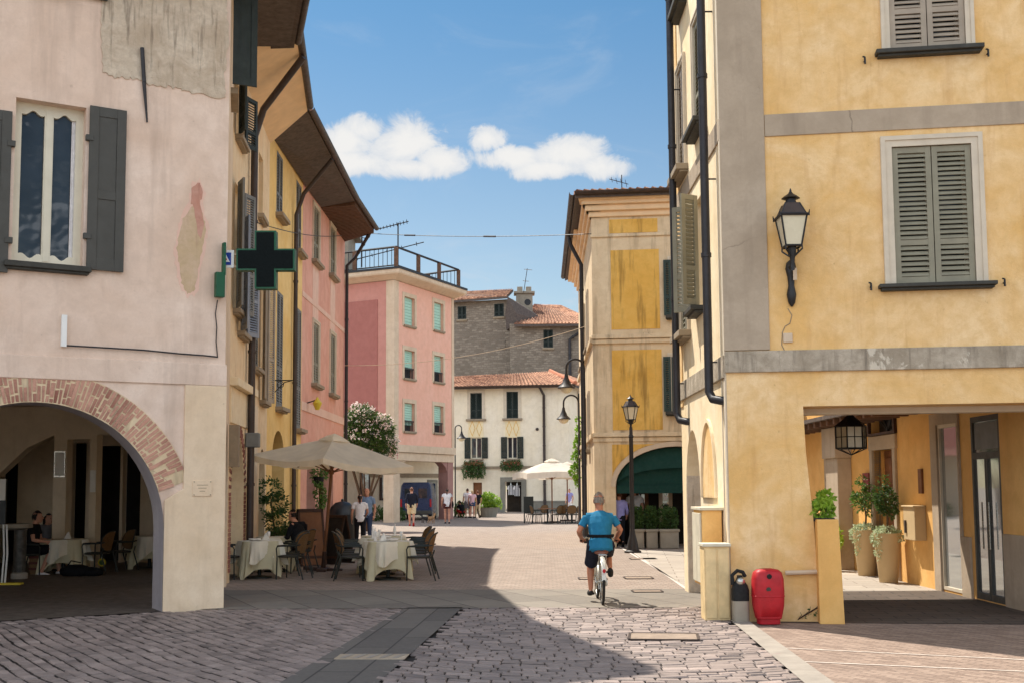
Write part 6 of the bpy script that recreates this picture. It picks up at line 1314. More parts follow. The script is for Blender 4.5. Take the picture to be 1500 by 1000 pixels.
    m=MB(); n,mm=18,12; R_=V((.0785,.0985,.1225)) if not bald else V((.079,.099,.121)); cut=[]
    pts={}
    for j in range(mm+1):
        for k in range(n):
            th,ph=PI*j/mm,2*PI*k/n; l=V((math.sin(th)*math.cos(ph),math.sin(th)*math.sin(ph),math.cos(th))); nz=1+.05*noise.noise(l*4); pts[j,k]=(hd+sd*R_.x*l.x*nz+look*(R_.y*l.y*nz-.008)+V((0,0,R_.z*l.z*nz+.004)),l)
    for j in range(mm):
        for k in range(n):
            q=[pts[j,k],pts[j+1,k],pts[j+1,(k+1)%n],pts[j,(k+1)%n]]; l=sum((x[1] for x in q),V())/4
            if (l.z>.42 if not bald else (l.z>.75 and False)) or (l.y<.12 and l.z>-.34+.34*noise.noise(V((l.x*3.1,l.y*3.1+4,2.0))) and (not bald or l.z<.62)): m.face([x[0] for x in q])
    m.v=[V(p) for p in m.v]; fs=list(m.f)
    if vox<.013:
        rn=random.Random(5)
        for _ in range(1500):
            f=rn.choice(fs); u_=[rn.random()+.02 for _ in f]; w_=sum(u_); p=sum((m.v[i]*k for i,k in zip(f,u_)),V())/w_; d=((p-hd).normalized()+V((rn.gauss(0,.5),rn.gauss(0,.5),rn.gauss(0,.4)-.35))).normalized(); q=d.cross(V((rn.gauss(0,1),rn.gauss(0,1),rn.gauss(0,1)))).normalized()*.0035; L=rn.uniform(.012,.026); m.face([p-q-d*.004,p+q-d*.004,p+d*L])
    put('hair',m,hair,t,smooth=80)
    if tail: m=MB(); e=hd-look*.1; m.tube([e+V((0,0,.04)),e-look*.05,e-look*.05-V((0,0,.12)),e-look*.02-V((0,0,.22))],[.03,.036,.03,.008],8); put('ponytail',m,hair,t,smooth=60)
    if face:
        for s in (-1,1): m=MB(); m.ball(hd+sd*.032*s+look*.086+V((0,0,.012)),(.014,.008,.008),8,5); put('eye',m,'eye_dark',t,smooth=60)
        m=MB(); m.tube([hd+look*.088-sd*.024-V((0,0,.062)),hd+look*.097-V((0,0,.063)),hd+look*.088+sd*.024-V((0,0,.062))],[.004,.008,.004],6); put('mouth',m,'lip',t,smooth=60)
    t.location=V(loc); t.rotation_euler.z=rz; t.scale=(K,K,K); return t,J
# cyclist and bicycle
bx,by=1.31,17.29
bk=thing('bicycle','pale city bicycle ridden away across the sunlit slabs','bicycle',(0,0,0))
def wheelset(y,nm='wheel'):
    m=MB(); m.rings([[V((.020*math.cos(2*PI*q/8),y+(.325+.02*math.sin(2*PI*q/8))*math.cos(2*PI*k/36),.345+(.325+.02*math.sin(2*PI*q/8))*math.sin(2*PI*k/36))) for q in range(8)] for k in range(37)],cap=False); w=put('wheel',m,'rubber',bk,smooth=60)
    m=MB(); m.rings([[V((.013*math.cos(2*PI*q/6),y+(.298+.01*math.sin(2*PI*q/6))*math.cos(2*PI*k/30),.345+(.298+.01*math.sin(2*PI*q/6))*math.sin(2*PI*k/30))) for q in range(6)] for k in range(31)],cap=False); put('rim',m,'chrome',w,smooth=60)
    m=MB()
    for k in range(14): a=2*PI*k/14; m.tube([(.02*(-1)**k,y,.345),(0,y+.295*math.cos(a),.345+.295*math.sin(a))],.002,4)
    m.tube([(-.05,y,.345),(.05,y,.345)],.022,8); put('spokes',m,'chrome',w)
    m=MB(); m.rings([[V((x,y+(.37)*math.cos(a),.345+.37*math.sin(a)+b_)) for x,b_ in ((-.032,-.012),(0,.004),(.032,-.012))] for a in [PI*(.0 if y>.5 else -.12)+PI*(1.08)*k/14*1.0 for k in range(15)]],cap=False,close=False); put('mudguard',m,'bike_paint',bk,smooth=60)
wheelset(0); wheelset(1.06)
m=MB(); BBp=V((0,.46,.29)); ST=V((0,.27,.70)); HT_=V((0,.84,.80)); HB_=V((0,.88,.62))
for a,b_,r in ((BBp,ST,.017),(BBp,HB_,.019),(ST*.9+BBp*.1,HT_*.6+HB_*.4,.016),(HT_,HB_,.02)): m.tube([a,b_],r,8)
for s in (-1,1): m.tube([V((s*.05,0,.345)),BBp+V((s*.03,0,0))],.01,6); m.tube([V((s*.05,0,.345)),ST+V((s*.02,0,-.05))],.009,6); m.tube([HB_+V((s*.035,.01,-.02)),V((s*.05,1.06,.345))],.011,6)
put('frame',m,'bike_paint',bk,smooth=40)
m=MB(); m.rings([[V((w*math.cos(2*PI*k/12),y,z+h*math.sin(2*PI*k/12))) for k in range(12)] for y,w,h,z in ((.08,.06,.02,.755),(.12,.105,.04,.76),(.2,.1,.035,.765),(.28,.05,.028,.77),(.36,.025,.02,.77))]); put('saddle',m,'brown_leather',bk,smooth=60)
m=MB(); m.tube([ST-V((0,0,.05)),ST+V((0,-.03,.05))],.013,8); put('seat_post',m,'chrome',bk)
m=MB(); m.tube([(-.27,.60,.92),(-.24,.74,.95),(-.1,.82,.96),(.1,.82,.96),(.24,.74,.95),(.27,.60,.92)],.012,8); m.tube([HT_,(0,.82,.96)],.013,8); hb_=put('handlebar',m,'chrome',bk,smooth=60)
for s in (-1,1): m=MB(); m.tube([(s*.272,.56,.915),(s*.25,.70,.943)],.018,8); put('grip',m,'rubber',hb_)
PL,PR=V((-.13,.50,.12)),V((.13,.42,.45))
m=MB(); m.tube([BBp+V((-.06,0,0)),PL+V((.05,0,0))],.01,6); m.tube([BBp+V((.06,0,0)),PR-V((.05,0,0))],.01,6); m.tube([BBp-V((.06,0,0)),BBp+V((.06,0,0))],.03,10); put('crankset',m,'chrome',bk)
for p in (PL,PR): m=MB(); m.box(p.x-.045,p.x+.045,p.y-.04,p.y+.04,p.z-.012,p.z+.012); put('pedal',m,'rubber',bk)
m=MB(); m.rings([[V((x,.0+.46*f+(.11-.04*f)*math.cos(a)*1,.33-.02*f+(.05+.06*f)*math.sin(a))) for a in [2*PI*k/12 for k in range(12)] for f in ((math.cos(a)>0)*1.0,)] for x in (.055,.07)]); put('chain_guard',m,'bike_paint',bk)
m=MB()
for s in (-1,1): m.tube([(s*.055,-.22,.735),(s*.055,.18,.735)],.006,6); m.tube([(s*.055,-.1,.735),(s*.05,0,.345)],.005,6)
for y in (-.22,-.1,.05): m.tube([(-.055,y,.735),(.055,y,.735)],.006,6)
put('rear_rack',m,'chrome',bk); m=MB(); m.ball((0,-.395,.52),(.025,.012,.03)); put('rear_light',m,'red_plastic',bk)
bk.location=(bx,by,TOPZ)
cyc=dict(pel=(0,.20,.88),che=(0,.29,1.16),nek=(0,.38,1.36),hed=(0,.45,1.515),sL=(-.2,.36,1.27),sR=(.2,.36,1.27),eL=(-.315,.36,1.06),eR=(.315,.36,1.08),wL=(-.262,.57,.945),wR=(.262,.57,.945),hL=(-.1,.22,.85),hR=(.1,.22,.85),kL=(-.135,.52,.54),kR=(.13,.60,.72),aL=(-.14,.46,.19),aR=(.15,.36,.52),fL=(-.05,1,-.05),fR=(.1,.9,-.35),look=(.05,1,-.03))
cy,J=person('grey-haired man in a teal shirt and navy shorts cycling away','%s'and (bx,by,TOPZ),0,1.72,cyc,'cloth_teal','cloth_navy','shorts',.62,'hair_grey',skin='skin_tan',shoes='rubber',vox=.0085,belly=.035,hem=.10,curl=1.3,palm=((.1,.95,-.15),(0,0,-1)))
m=MB(); ax=V((1,0,0)); c=V((0,.235,1.0)); n=24; m.rings([[V((.205*math.cos(2*PI*k/n),c.y+.155*math.sin(2*PI*k/n)+.0,c.z+z)) for k in range(n)] for z in (-.022,.022)],cap=False); b_=put('belt',m,'cloth_bagblack',None); b_.parent=cy; m2=b_.modifiers.new('s','SOLIDIFY'); m2.thickness=.012
# others
def at(u,v): g=G(u,v); return (g.x,g.y,0)
person('person walking away in a navy top and khaki shorts',at(603,770),.1,1.86,WALK,'cloth_navy','cloth_khaki','shorts',1.6,'hair_brown',vox=.016,shoes='cloth_red')
t,J=person('woman in a white top and dark shorts walking away with a black shoulder bag',at(655,766),0,1.80,dict(kL=(-.1,.08,.5),aL=(-.09,.1,.09)),'cloth_white','cloth_maroon','hot',.4,'hair_dark',tail=True,vox=.016,fem=True)
m=MB(); m.ball((.28,-.02,.92),(.05,.13,.16)); m.tube([(.27,-.05,1.02),(.2,-.06,1.45),(.17,.05,1.42),(.27,.05,1.02)],.012,6); bg_=put('shoulder_bag',m,'cloth_bagblack',smooth=60); setp(bg_,'black bag hanging from the shoulder of the woman in white','bag'); K=1.8/1.72; bg_.matrix_world=Matrix.Translation(t.location)@Matrix.Scale(K,4)
person('man in a white shirt with a shoulder strap, standing in the far group',at(685,757.5),.2,1.80,None,'cloth_white','cloth_grey','shorts',.6,'hair_dark',vox=.018)
person('woman in a pink top and denim shorts in the far group',at(692,757.8),-.2,1.68,None,'cloth_pinkish','cloth_denim','hot',.5,'hair_straw',vox=.018,fem=True)
person('woman in black over khaki at the right of the far group',at(700,757.6),.3,1.66,WALK,'cloth_black','cloth_khaki','long',.5,'hair_brown',vox=.018,fem=True)
person('crouching person in black top and red shorts beside the far group',at(677,757.3),.6,1.6,dict(SIT,pel=(0,0,.38),che=(0,.12,.68),nek=(0,.2,.85),hed=(0,.28,.98),sL=(-.19,.17,.80),sR=(.19,.17,.80),eL=(-.25,.3,.56),eR=(.25,.3,.56),wL=(-.15,.48,.45),wR=(.15,.48,.45),hL=(-.1,.0,.36),hR=(.1,.0,.36),kL=(-.14,.4,.48),kR=(.14,.4,.48),aL=(-.12,.14,.09),aR=(.12,.14,.09)),'cloth_black','cloth_red','shorts',.6,'hair_dark',vox=.018)
person('person in a pale lavender dress top under the far parasol by the ivy',(3.75,77,0),2.6,1.72,None,'cloth_lavender','cloth_white','long',.5,'hair_dark',vox=.02,fem=True,face=True)
person('dark-haired woman in a white T-shirt and black trousers beside the dome bin',at(527,801),.15,1.62,dict(eR=(.25,.06,1.14),wR=(.2,.28,1.02)),'cloth_white','cloth_black','long',.6,'hair_dark',vox=.014,fem=True,tail=True)
person('older balding man in a pale blue shirt facing the woman in white',(-4.70,37.6,0),2.9,1.80,None,'cloth_paleblue','cloth_denim','long',.6,'hair_grey',vox=.014,face=True,bald=True)
person('man in a lavender shirt and dark trousers walking past the lamp post',at(908,800),0,1.64,dict(WALK,kL=(-.09,.1,.51),aL=(-.08,.12,.1)),'cloth_lavender','cloth_black','long',1.6,'hair_brown',vox=.012)
person('person in white half hidden behind the black lamp post',(3.78,36.3,0),.2,1.78,None,'cloth_white','cloth_grey','long',.6,'hair_straw',vox=.016)
person('person in black seated at a table behind the parasol-side chairs',(-4.62,25.25,0),1.0,1.72,dict(SIT,che=(0,.06,.88),nek=(0,.12,1.06),hed=(0,.2,1.2)),'cloth_black','cloth_black','long',1.7,'hair_dark',vox=.012)
person('man in a black T-shirt and shorts seated under the brick arch',(-10.1,24.6,0),-1.45,1.75,dict(SIT,aR=(.16,.22,.09),aL=(-.14,.5,.09),kR=(.15,.42,.55),look=(-.3,1,0)),'cloth_black','cloth_bagblack','shorts',.6,'hair_dark',vox=.010,shoes='cloth_white',face=True)
person('dark-haired woman in grey seated beyond the man in black under the arch',(-10.35,25.9,0),-2.0,1.66,SIT,'cloth_grey','cloth_black','long',.6,'hair_dark',vox=.013,fem=True,tail=True,face=True)
def dog(lab,loc,rz,mat,mat2,s=1.0):
    t=thing('dog',lab,'dog',(0,0,0),'small dogs on the piazza'); b=MB()
    b.rings([[V((w*math.cos(2*PI*k/12),y,z+h*math.sin(2*PI*k/12))) for k in range(12)] for y,w,h,z in ((-.2,.03,.04,.25),(-.17,.065,.075,.245),(-.05,.062,.07,.25),(.08,.075,.09,.245),(.16,.06,.075,.26),(.19,.03,.04,.28))])
    b.tube([(0,.13,.27),(0,.2,.36),(0,.22,.4)],[.055,.045,.05],10); b.ball((0,.235,.41),(.052,.06,.052)); b.tube([(0,.26,.4),(0,.325,.385)],[.034,.022],8)
    for sx in (-1,1):
        b.tube([(sx*.045,.13,.24),(sx*.05,.125,.13),(sx*.05,.13,.02),(sx*.05,.155,.015)],[.032,.02,.017,.018],8); b.tube([(sx*.04,-.14,.23),(sx*.05,-.1,.15),(sx*.05,-.185,.09),(sx*.05,-.17,.02),(sx*.05,-.145,.015)],[.045,.03,.018,.016,.018],8)
        b.tube([(sx*.035,.22,.445),(sx*.055,.215,.485),(sx*.06,.225,.5)],[.02,.014,.004],6)
    b.tube([(0,-.19,.27),(0,-.27,.33),(0,-.27,.40)],[.02,.016,.01],8); remeshed(b,'body',mat,t,.011,.004)
    m=MB(); m.ball((0,.11,.2),(.06,.07,.06)); put('chest_patch',m,mat2,t,smooth=60); m=MB(); m.ball((0,.33,.39),(.012,.01,.01)); put('nose',m,'eye_dark',t)
    t.location=loc; t.rotation_euler.z=rz; t.scale=(s,s,s)
dog('small black and white dog walking left of the tan one',at(622,765),.9,'dog_black','cloth_white',1.0); dog('small shaggy tan dog beside the black one',at(632,766),-.6,'dog_tan','cloth_white',1.15)
# ============================================================= planting
def foliage(name, blobs, n, mat, parent=None, size=.06, asp=.45, droop=.2, seed=1, shell=.55, clump=.0):
    rnd=random.Random(seed); m=MB(); vol=[r[0]*r[1]*r[2] if isinstance(r,tuple) else r**3 for c,r in blobs]; tot=sum(vol)
    for (c,r),v in zip(blobs,vol):
        c=V(c); r=V(r) if isinstance(r,tuple) else V((r,r,r)); k=max(4,int(n*v/tot))
        for _ in range(k):
            d=V((rnd.gauss(0,1),rnd.gauss(0,1),rnd.gauss(0,1))).normalized(); q=rnd.random()**(1/3)*(1-shell)+shell*rnd.uniform(.6,1.06)
            p=c+V((d.x*r.x,d.y*r.y,d.z*r.z))*q
            if clump and noise.noise(p*clump)<-.12: continue
            a=(d+V((rnd.gauss(0,.7),rnd.gauss(0,.7),rnd.gauss(0,.7)-droop))).normalized(); b=a.cross(V((rnd.gauss(0,1),rnd.gauss(0,1),rnd.gauss(0,1)))).normalized(); s=size*rnd.uniform(.6,1.35); nn=a.cross(b)
            m.face([p,p+a*s*.5+b*s*asp*.5+nn*s*.08,p+a*s,p+a*s*.5-b*s*asp*.5+nn*s*.08])
    return put(name,m,mat,parent,recalc=False)
# oleander behind the rose house
b=V((-6.25,49.5,0)); t=thing('oleander_tree','pale pink flowering oleander tree between the rose house and the salmon block','tree',b)
m=MB(); tops=[]
rnd=random.Random(3)
for k in range(7):
    a=2*PI*k/7; e=b+V((math.cos(a)*1.0,math.sin(a)*.8,3.0+rnd.uniform(0,1.4))); m.tube([b+V((math.cos(a)*.1,math.sin(a)*.1,0)),b+V((math.cos(a)*.25,math.sin(a)*.2,1.5)),e],[.07,.05,.02],7)
put('trunk',m,'bark',t)
bl=[(b+V((x,y,z)),r) for x,y,z,r in ((-.1,0,4.6,.75),(.45,0,4.2,.75),(.75,.1,3.7,.6),(.95,0,3.4,.35),(-.6,.2,4.2,.8),(.1,-.4,3.7,.8),(-.6,-.3,3.5,.8),(.45,-.4,3.5,.6),(.3,.5,3.6,.7),(.7,.4,3.4,.4),(-.2,-.1,3.1,.5),(-.3,.1,5.0,.4),(.75,-.2,4.55,.35),(1.0,.0,3.6,.3))]
cr=foliage('crown',bl,14000,'leaf_dark',t,.17,.26,.1,5,.4); foliage('leaves',[(c,r*1.04) for c,r in bl],3000,'leaf_mid',cr,.17,.24,-.2,6,.8,1.9)
fl=MB(); rnd=random.Random(9)
for _ in range(430):
    c,r=rnd.choice(bl); d=V((rnd.gauss(0,1),rnd.gauss(0,1)-.5,rnd.gauss(0,1)+.5)).normalized(); p=c+d*r*1.05
    if p.z<b.z+2.6 and rnd.random()<.5: continue
    for q in range(9):
        o=p+V((rnd.gauss(0,.05),rnd.gauss(0,.05),rnd.gauss(0,.05))); a=(d+V((rnd.gauss(0,.6),rnd.gauss(0,.6),rnd.gauss(0,.6)))).normalized(); s=a.cross(V((rnd.gauss(0,1),rnd.gauss(0,1),.3))).normalized(); z=.07; fl.face([o-s*z*.5,o+a*z*.4,o+s*z*.5,o-a*z*.4])
put('blossoms',fl,'flower_pink',t,recalc=False)
# ivy by the goose-neck lamps
b=V((2.62,46.2,0)); t=thing('ivy_climber','bright green ivy climbing beside the panelled house corner','climber',b); m=MB(); m.tube([b,b+V((.03,0,1.4)),b+V((-.04,0,2.8)),b+V((.03,0,4.2))],[.06,.05,.035,.015],6); put('stem',m,'bark',t)
foliage('leaves',[(b+V((x,0,z)),(w,.22,h)) for x,z,w,h in ((0,4.4,.06,.3),(.0,3.9,.09,.4),(-.03,3.4,.11,.4),(-.10,2.9,.16,.36),(-.16,2.4,.2,.32),(-.05,2.0,.12,.3))],1100,'ivy_leaf',t,.10,.8,.5,8,.6,3)
# wall plants on the row
b=V((-5.62,27.3,0)); t=thing('climbing_shrub','dark leafy shrub against the ochre house behind the left cafe tables','shrub',b); m=MB(); m.tube([b,b+V((.05,0,.8)),b+V((-.05,0,1.6))],[.03,.025,.01],6); put('stem',m,'bark',t); foliage('leaves',[(b+V((x,0,z)),r) for x,z,r in ((-.1,1.75,.32),(.05,1.4,.34),(.15,1.0,.34),(.2,.65,.3),(.1,.4,.28))],2600,'leaf_dark',t,.09,.45,.3,4,.5,4)
m=MB(); m.lathe([(.2,0),(.24,.35),(.26,.38),(.2,.38),(0,.36)],b,16); o=put('shrub_pot',m,'rubber'); setp(o,'dark pot holding the leafy shrub against the ochre house','flowerpot')
b=P4.pt(1.6,1.9,.25); t=thing('wall_plant','green trailing plant hung on the rose house near the bin','plant',b); m=MB(); m.lathe([(.12,0),(.17,.25),(.15,.25)],b,12); put('pot',m,'rubber',t); foliage('leaves',[(b+V((0,0,.3)),(.25,.35,.35)),(b+V((.05,0,-.3)),(.18,.25,.5))],1300,'leaf_mid',t,.09,.5,.8,14,.5,4)
# hedge clipped in the troughs
for i,(x0,x1,y0,y1) in enumerate(FB):
    c=V(((x0+x1)/2,(y0+y1)/2,.56)); t=thing('hedge','clipped dark hedge growing in the '+('left','middle','right')[i]+' stone trough under the green awning','hedge',c,'clipped hedges before the green awning')
    foliage('leaves',[(V((x0+(x1-x0)*(k+.5)/4,c.y,.86)),((x1-x0)/6,.26,.36)) for k in range(4)],1700,'leaf_dark',t,.07,.6,.1,20+i,.5); m=MB()
    for k in range(4): x=x0+(x1-x0)*(k+.5)/4; m.tube([(x,c.y,.5),(x+.03,c.y,.95)],[.02,.008],5)
    put('stem',m,'bark',t)
# bush in front of the cream house, low hedge by the salmon block
g=G(714,756.5); t=thing('round_planter','low grey planter of the bright bush before the cream house','planter',g); m=MB(); m.lathe([(.55,0),(.7,.55),(.74,.6),(.66,.6),(0,.55)],g,18); put('pot',m,'grey_dado',t)
t=thing('flowering_bush','bright yellow-green bush in the planter before the cream house','bush',g+V((0,0,.58))); foliage('leaves',[(g+V((x,0,z)),r) for x,z,r in ((-.3,.9,.45),(.3,.95,.45),(0,1.15,.4),(.6,.8,.3))],1500,'leaf_bright',t,.16,.5,.2,30,.5); m=MB()
for k in range(5): m.tube([g+V((0,0,.5)),g+V((-.5+.25*k,0,1.1))],[.03,.01],5)
put('stem',m,'stem_green',t)
g=G(672,757); t=thing('shrub','small green shrub beside the goose-neck lamp foot','shrub',g); foliage('leaves',[(g+V((.1,.3,.5)),(.35,.3,.5))],700,'leaf_mid',t,.14,.5,.2,31); m=MB(); m.tube([g+V((.1,.3,0)),g+V((.1,.3,.6))],[.03,.01],5); put('stem',m,'stem_green',t)
g=V((-8.2,65,0)); t=thing('low_hedge','low dark hedge at the foot of the salmon block','hedge',g); foliage('leaves',[(g+V((-1.2+.6*k,0,.4)),(.42,.35,.42)) for k in range(6)],2200,'leaf_dark',t,.14,.55,.1,33,.5); m=MB()
for k in range(6): m.tube([g+V((-1.2+.6*k,0,0)),g+V((-1.2+.6*k,0,.6))],[.03,.01],5)
put('stem',m,'bark',t)
# flower boxes
for i,(u0,u1,v0,v1,lab) in enumerate(((680,711,676,698,'overflowing trailing flower box under the left cream house window'),(736,765,675,686,'small tidy flower box under the right cream house window'))):
    r=CA.rect(u0,v0,u1,v1); z=CA.at(700,676)[1]; c=CA.pt((r[0]+r[1])/2,z,.35); t=thing('flower_box',lab,'flower box',c); m=MB(); m.pbox(CA,r[0]+.1,r[1]-.1,z-.25,z,.15,.5); put('box',m,'wood_mid',t)
    foliage('leaves',[(CA.pt(r[0]+(r[1]-r[0])*(k+.5)/5,(r[2]+z)/2,.42),((r[1]-r[0])/7,.3,(z-r[2])/2+.12)) for k in range(5)],1500 if i==0 else 800,'leaf_dark',t,.15,.5,.7,40+i,.5); foliage('blossoms',[(CA.pt(r[0]+(r[1]-r[0])*(k+.5)/5,(r[2]+z)/2+.1,.5),((r[1]-r[0])/7,.3,(z-r[2])/2)) for k in range(5)],36,'flower_red',t,.1,.9,0,44+i,.8)
# planter trees and trailers in the alley
for i,(p,lab,lf) in enumerate(((pot1,'small bushy tree in the farther tall planter','leaf_mid'),(pot2,'small upright leafy tree in the nearer tall planter','leaf_dark'))):
    b=p+V((0,0,.86)); t=thing('potted_tree',lab,'tree',b,'small trees in the tall planters'); m=MB(); m.tube([b,b+V((.02,0,.3)),b+V((-.02,0,.7))],[.022,.018,.01],6)
    for k in range(5): a=k*1.3; m.tube([b+V((0,0,.35+.06*k)),b+V((.18*math.cos(a),.18*math.sin(a),.6+.07*k))],[.01,.004],5)
    put('trunk',m,'bark',t); w=.26 if i==0 else .19
    foliage('crown',[(b+V((0,0,.62)),(w,w,.26)),(b+V((-.1,0,.78)),(w*.6,w*.6,.18)),(b+V((.1,.05,.5)),(w*.7,w*.7,.2)),(b+V((0,0,.95)),(w*.5,w*.5,.14))],1100,lf,t,.075,.42,.1,50+i,.5,5)
    t=thing('trailing_plant','pale variegated trailer spilling over the '+('farther' if i==0 else 'nearer')+' tall planter rim','plant',b,'trailing plants on the tall planters'); foliage('leaves',[(b+V((0,0,.06)),(.24,.24,.1)),(b+V((-.22,-.08,-.05)),(.1,.12,.14)),(b+V((.16,-.14,-.02)),(.1,.1,.1)),(b+V((-.2,-.1,-.25)),(.05,.06,.2))],800,'leaf_pale',t,.055,.6,.5,60+i,.5)
b=V((4.04,15.2,1.33)); t=thing('box_plant','bright green leafy plant growing from the amber planter wall','plant',b); foliage('leaves',[(b+V((0,0,.12)),(.13,.2,.14)),(b+V((.04,0,.26)),(.09,.14,.1))],420,'leaf_bright',t,.075,.65,.0,70,.5); m=MB()
for k in range(4): m.tube([b+V((0,-.1+.07*k,0)),b+V((.02,-.12+.08*k,.24))],[.008,.004],5)
put('stem',m,'stem_green',t)
b=pot3+V((0,0,.44)); t=thing('pot_plant','light green leafy plant in the small dark pot','plant',b); foliage('leaves',[(b+V((0,0,.25)),(.22,.22,.3))],420,'leaf_bright',t,.08,.6,.1,71,.5); m=MB(); m.tube([b,b+V((0,0,.3))],.01,5); put('stem',m,'stem_green',t)
# dry weed on the pillar foot
g=RF.pt(.98,.02,.03); t=thing('dry_weed','sparse dry weed growing at the foot of the amber pillar','weed',g); m=MB(); rnd=random.Random(8)
for k in range(5): a=.25+k*.12; m.tube([g+V((-.15,0,.02)),g+V((-.1+.1*k,-.01,.08+.05*k)),g+V((-.12+.15*k*.9,-.02,.12+.07*k))],[.005,.004,.002],4)
st=put('stem',m,'wood_dark',t); foliage('leaves',[(g+V((-.05+.09*k,-.01,.07+.055*k)),.05) for k in range(5)],42,'leaf_dark',st,.045,.5,.2,81)
# ------------------------------------------------------------- light, sky, camera
SUNV = V((-.585,.81,1.5)).normalized()
ld = bpy.data.lights.new('sun','SUN'); ld.energy = SUN_E; ld.angle = math.radians(.5); ld.color = (1,.94,.84)
lo = bpy.data.objects.new('sun', ld); COL.objects.link(lo); lo.rotation_euler = SUNV.to_track_quat('Z','Y').to_euler(); lo.location = (0,0,40)
w = bpy.data.worlds.new('World'); S.world = w; w.use_nodes = True; T = w.node_tree; bg = T.nodes['Background']
sky = T.nodes.new('ShaderNodeTexSky'); sky.sky_type = 'NISHITA'; sky.sun_disc = False
sky.sun_elevation = math.asin(SUNV.z); sky.sun_rotation = math.atan2(SUNV.x, SUNV.y); sky.air_density = 1.0; sky.dust_density = .6; sky.ozone_density = 1.5; sky.altitude = 200
bg.inputs['Strength'].default_value = SKY_S
tc = T.nodes.new('ShaderNodeTexCoord')
def N(ty, **k):
    n = T.nodes.new(ty)
    for a,b in k.items(): setattr(n,a,b)
    return n
def mth(op,a,b=0.0,c=None):
    n = N('ShaderNodeMath', operation=op)
    for i,x in enumerate((a,b)+((c,) if c is not None else ())):
        if hasattr(x,'is_linked'): T.links.new(x,n.inputs[i])
        else: n.inputs[i].default_value = x
    return n.outputs[0]
def rng(f,lo,hi,a=0.0,b=1.0):
    n = N('ShaderNodeMapRange', interpolation_type='SMOOTHSTEP'); T.links.new(f,n.inputs[0])
    for i,x in enumerate((lo,hi,a,b)): n.inputs[i+1].default_value = x
    return n.outputs[0]
sp = N('ShaderNodeSeparateXYZ'); T.links.new(tc.outputs['Generated'], sp.inputs[0])
az = mth('ARCTAN2', sp.outputs[0], sp.outputs[1]); el = mth('ARCSINE', sp.outputs[2])
def cn(scale, detail, rough, dist=0, st=1.0, off=0):
    cb = N('ShaderNodeCombineXYZ'); T.links.new(az,cb.inputs[0]); T.links.new(mth('MULTIPLY',el,st),cb.inputs[1]); cb.inputs[2].default_value = off
    n = N('ShaderNodeTexNoise'); T.links.new(cb.outputs[0],n.inputs['Vector']); n.inputs['Scale'].default_value = scale; n.inputs['Detail'].default_value = detail; n.inputs['Roughness'].default_value = rough; n.inputs['Distortion'].default_value = dist
    return n.outputs['Fac']
def azel(u,v):
    d = ray(u,v).normalized(); return math.atan2(d.x,d.y), math.asin(d.z)
wob = cn(30,12,.68,.5); wob2 = cn(9,4,.5,0,1,3.3)
tot = None
# puffs of the two cumulus clouds, as (u, v, half-width, half-height) turned into directions
for u,v,a,b in PUFFS:
    A,E = azel(u,v); ra, rb = a/FPX, b/FPX
    d = mth('SQRT', mth('ADD', mth('POWER', mth('DIVIDE', mth('SUBTRACT',az,A), ra),2.0), mth('POWER', mth('DIVIDE', mth('SUBTRACT',el,E), rb),2.0)))
    f = mth('SUBTRACT', 1.0, d); tot = f if tot is None else mth('MAXIMUM', tot, f)
dens = mth('ADD', tot, mth('ADD', mth('MULTIPLY', mth('SUBTRACT',wob,.5), 1.7), mth('MULTIPLY', mth('SUBTRACT',wob2,.5),.5)))
cl = rng(dens, .0, .42)
wisp = mth('MULTIPLY', rng(cn(7,7,.6,.8,2.6,9.1), .52, .8), .22)
lowhaze = mth('MULTIPLY', mth('MULTIPLY', rng(cn(22,7,.6,.3,1.6,5.0), .5, .72), rng(el,.16,.20,1,0)), mth('MULTIPLY', rng(el,.10,.15), .6))
cl = mth('MINIMUM', 1.0, mth('MAXIMUM', cl, mth('MAXIMUM',wisp,lowhaze)))
shade = rng(mth('ADD', mth('MULTIPLY',dens,.9), mth('MULTIPLY',cn(16,6,.6,.2,1,2.2),.6)), .3, 1.1)
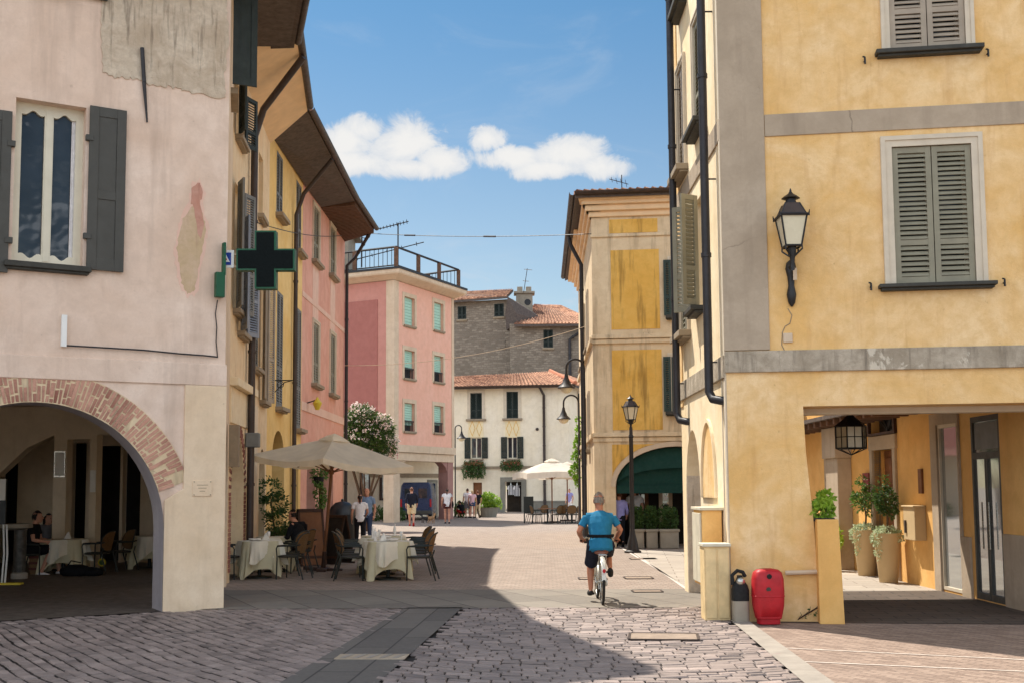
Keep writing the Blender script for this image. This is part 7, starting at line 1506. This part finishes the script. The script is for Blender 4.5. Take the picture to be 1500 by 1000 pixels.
# scattered clouds added outside the view, brightest behind the camera, for fill light
away = mth('MULTIPLY', rng(mth('ABSOLUTE',az), .62, .95), rng(el,.75,1.1,1,.15))
fill_clouds = mth('MULTIPLY', mth('MULTIPLY', rng(mth('ADD', mth('MULTIPLY',wob2,.5), mth('MULTIPLY',cn(3.2,8,.6,.6,1.5,7.7),.6)), .47, .60), away), rng(el,-.02,.05))
cl = mth('MINIMUM', 1.0, mth('MAXIMUM', cl, fill_clouds))
cc = N('ShaderNodeMix', data_type='RGBA'); T.links.new(shade, cc.inputs[0]); cc.inputs[6].default_value = (*[x*CLOUD for x in (.74,.80,.88)],1); cc.inputs[7].default_value = (*[x*CLOUD for x in (1.0,.99,.97)],1)
mx = N('ShaderNodeMix', data_type='RGBA'); T.links.new(cl, mx.inputs[0]); 
tint = N('ShaderNodeMix', data_type='RGBA'); T.links.new(rng(el,.12,.48), tint.inputs[0]); tint.inputs[6].default_value=(*SKY_LO,1); tint.inputs[7].default_value=(*SKY_HI,1)
sk = N('ShaderNodeMix', data_type='RGBA', blend_type='MULTIPLY'); sk.inputs[0].default_value=1; T.links.new(sky.outputs[0], sk.inputs[6]); T.links.new(tint.outputs[2], sk.inputs[7]); T.links.new(sk.outputs[2], mx.inputs[6])
lit = N('ShaderNodeMix', data_type='RGBA', blend_type='MULTIPLY'); lit.inputs[0].default_value=1; T.links.new(cc.outputs[2], lit.inputs[6])
bk = mth('ADD', 1.0, mth('MULTIPLY', rng(mth('ABSOLUTE',az), .7, 1.7), CLOUD_FILL)); cbk = N('ShaderNodeCombineXYZ')
for i in range(3): T.links.new(bk, cbk.inputs[i])
T.links.new(cbk.outputs[0], lit.inputs[7]); T.links.new(lit.outputs[2], mx.inputs[7])
T.links.new(mx.outputs[2], bg.inputs['Color'])
cam = bpy.data.cameras.new('camera'); cam.sensor_width = 36; cam.lens = 36*FPX/1500; cam.clip_end = 3000; cam.clip_start = .1
cam.shift_y = (CVP-500)/1500
co = bpy.data.objects.new('camera', cam); COL.objects.link(co); M = Matrix((_R, _U, -_F)).transposed().to_4x4(); M.translation = EYEP; co.matrix_world = M; S.camera = co
S.view_settings.view_transform = 'Standard'; S.view_settings.look = 'None'; S.view_settings.gamma = 1; S.view_settings.exposure = EXPO
S.cycles.use_denoising = True
S.cycles.max_bounces = 8; S.cycles.diffuse_bounces = 4
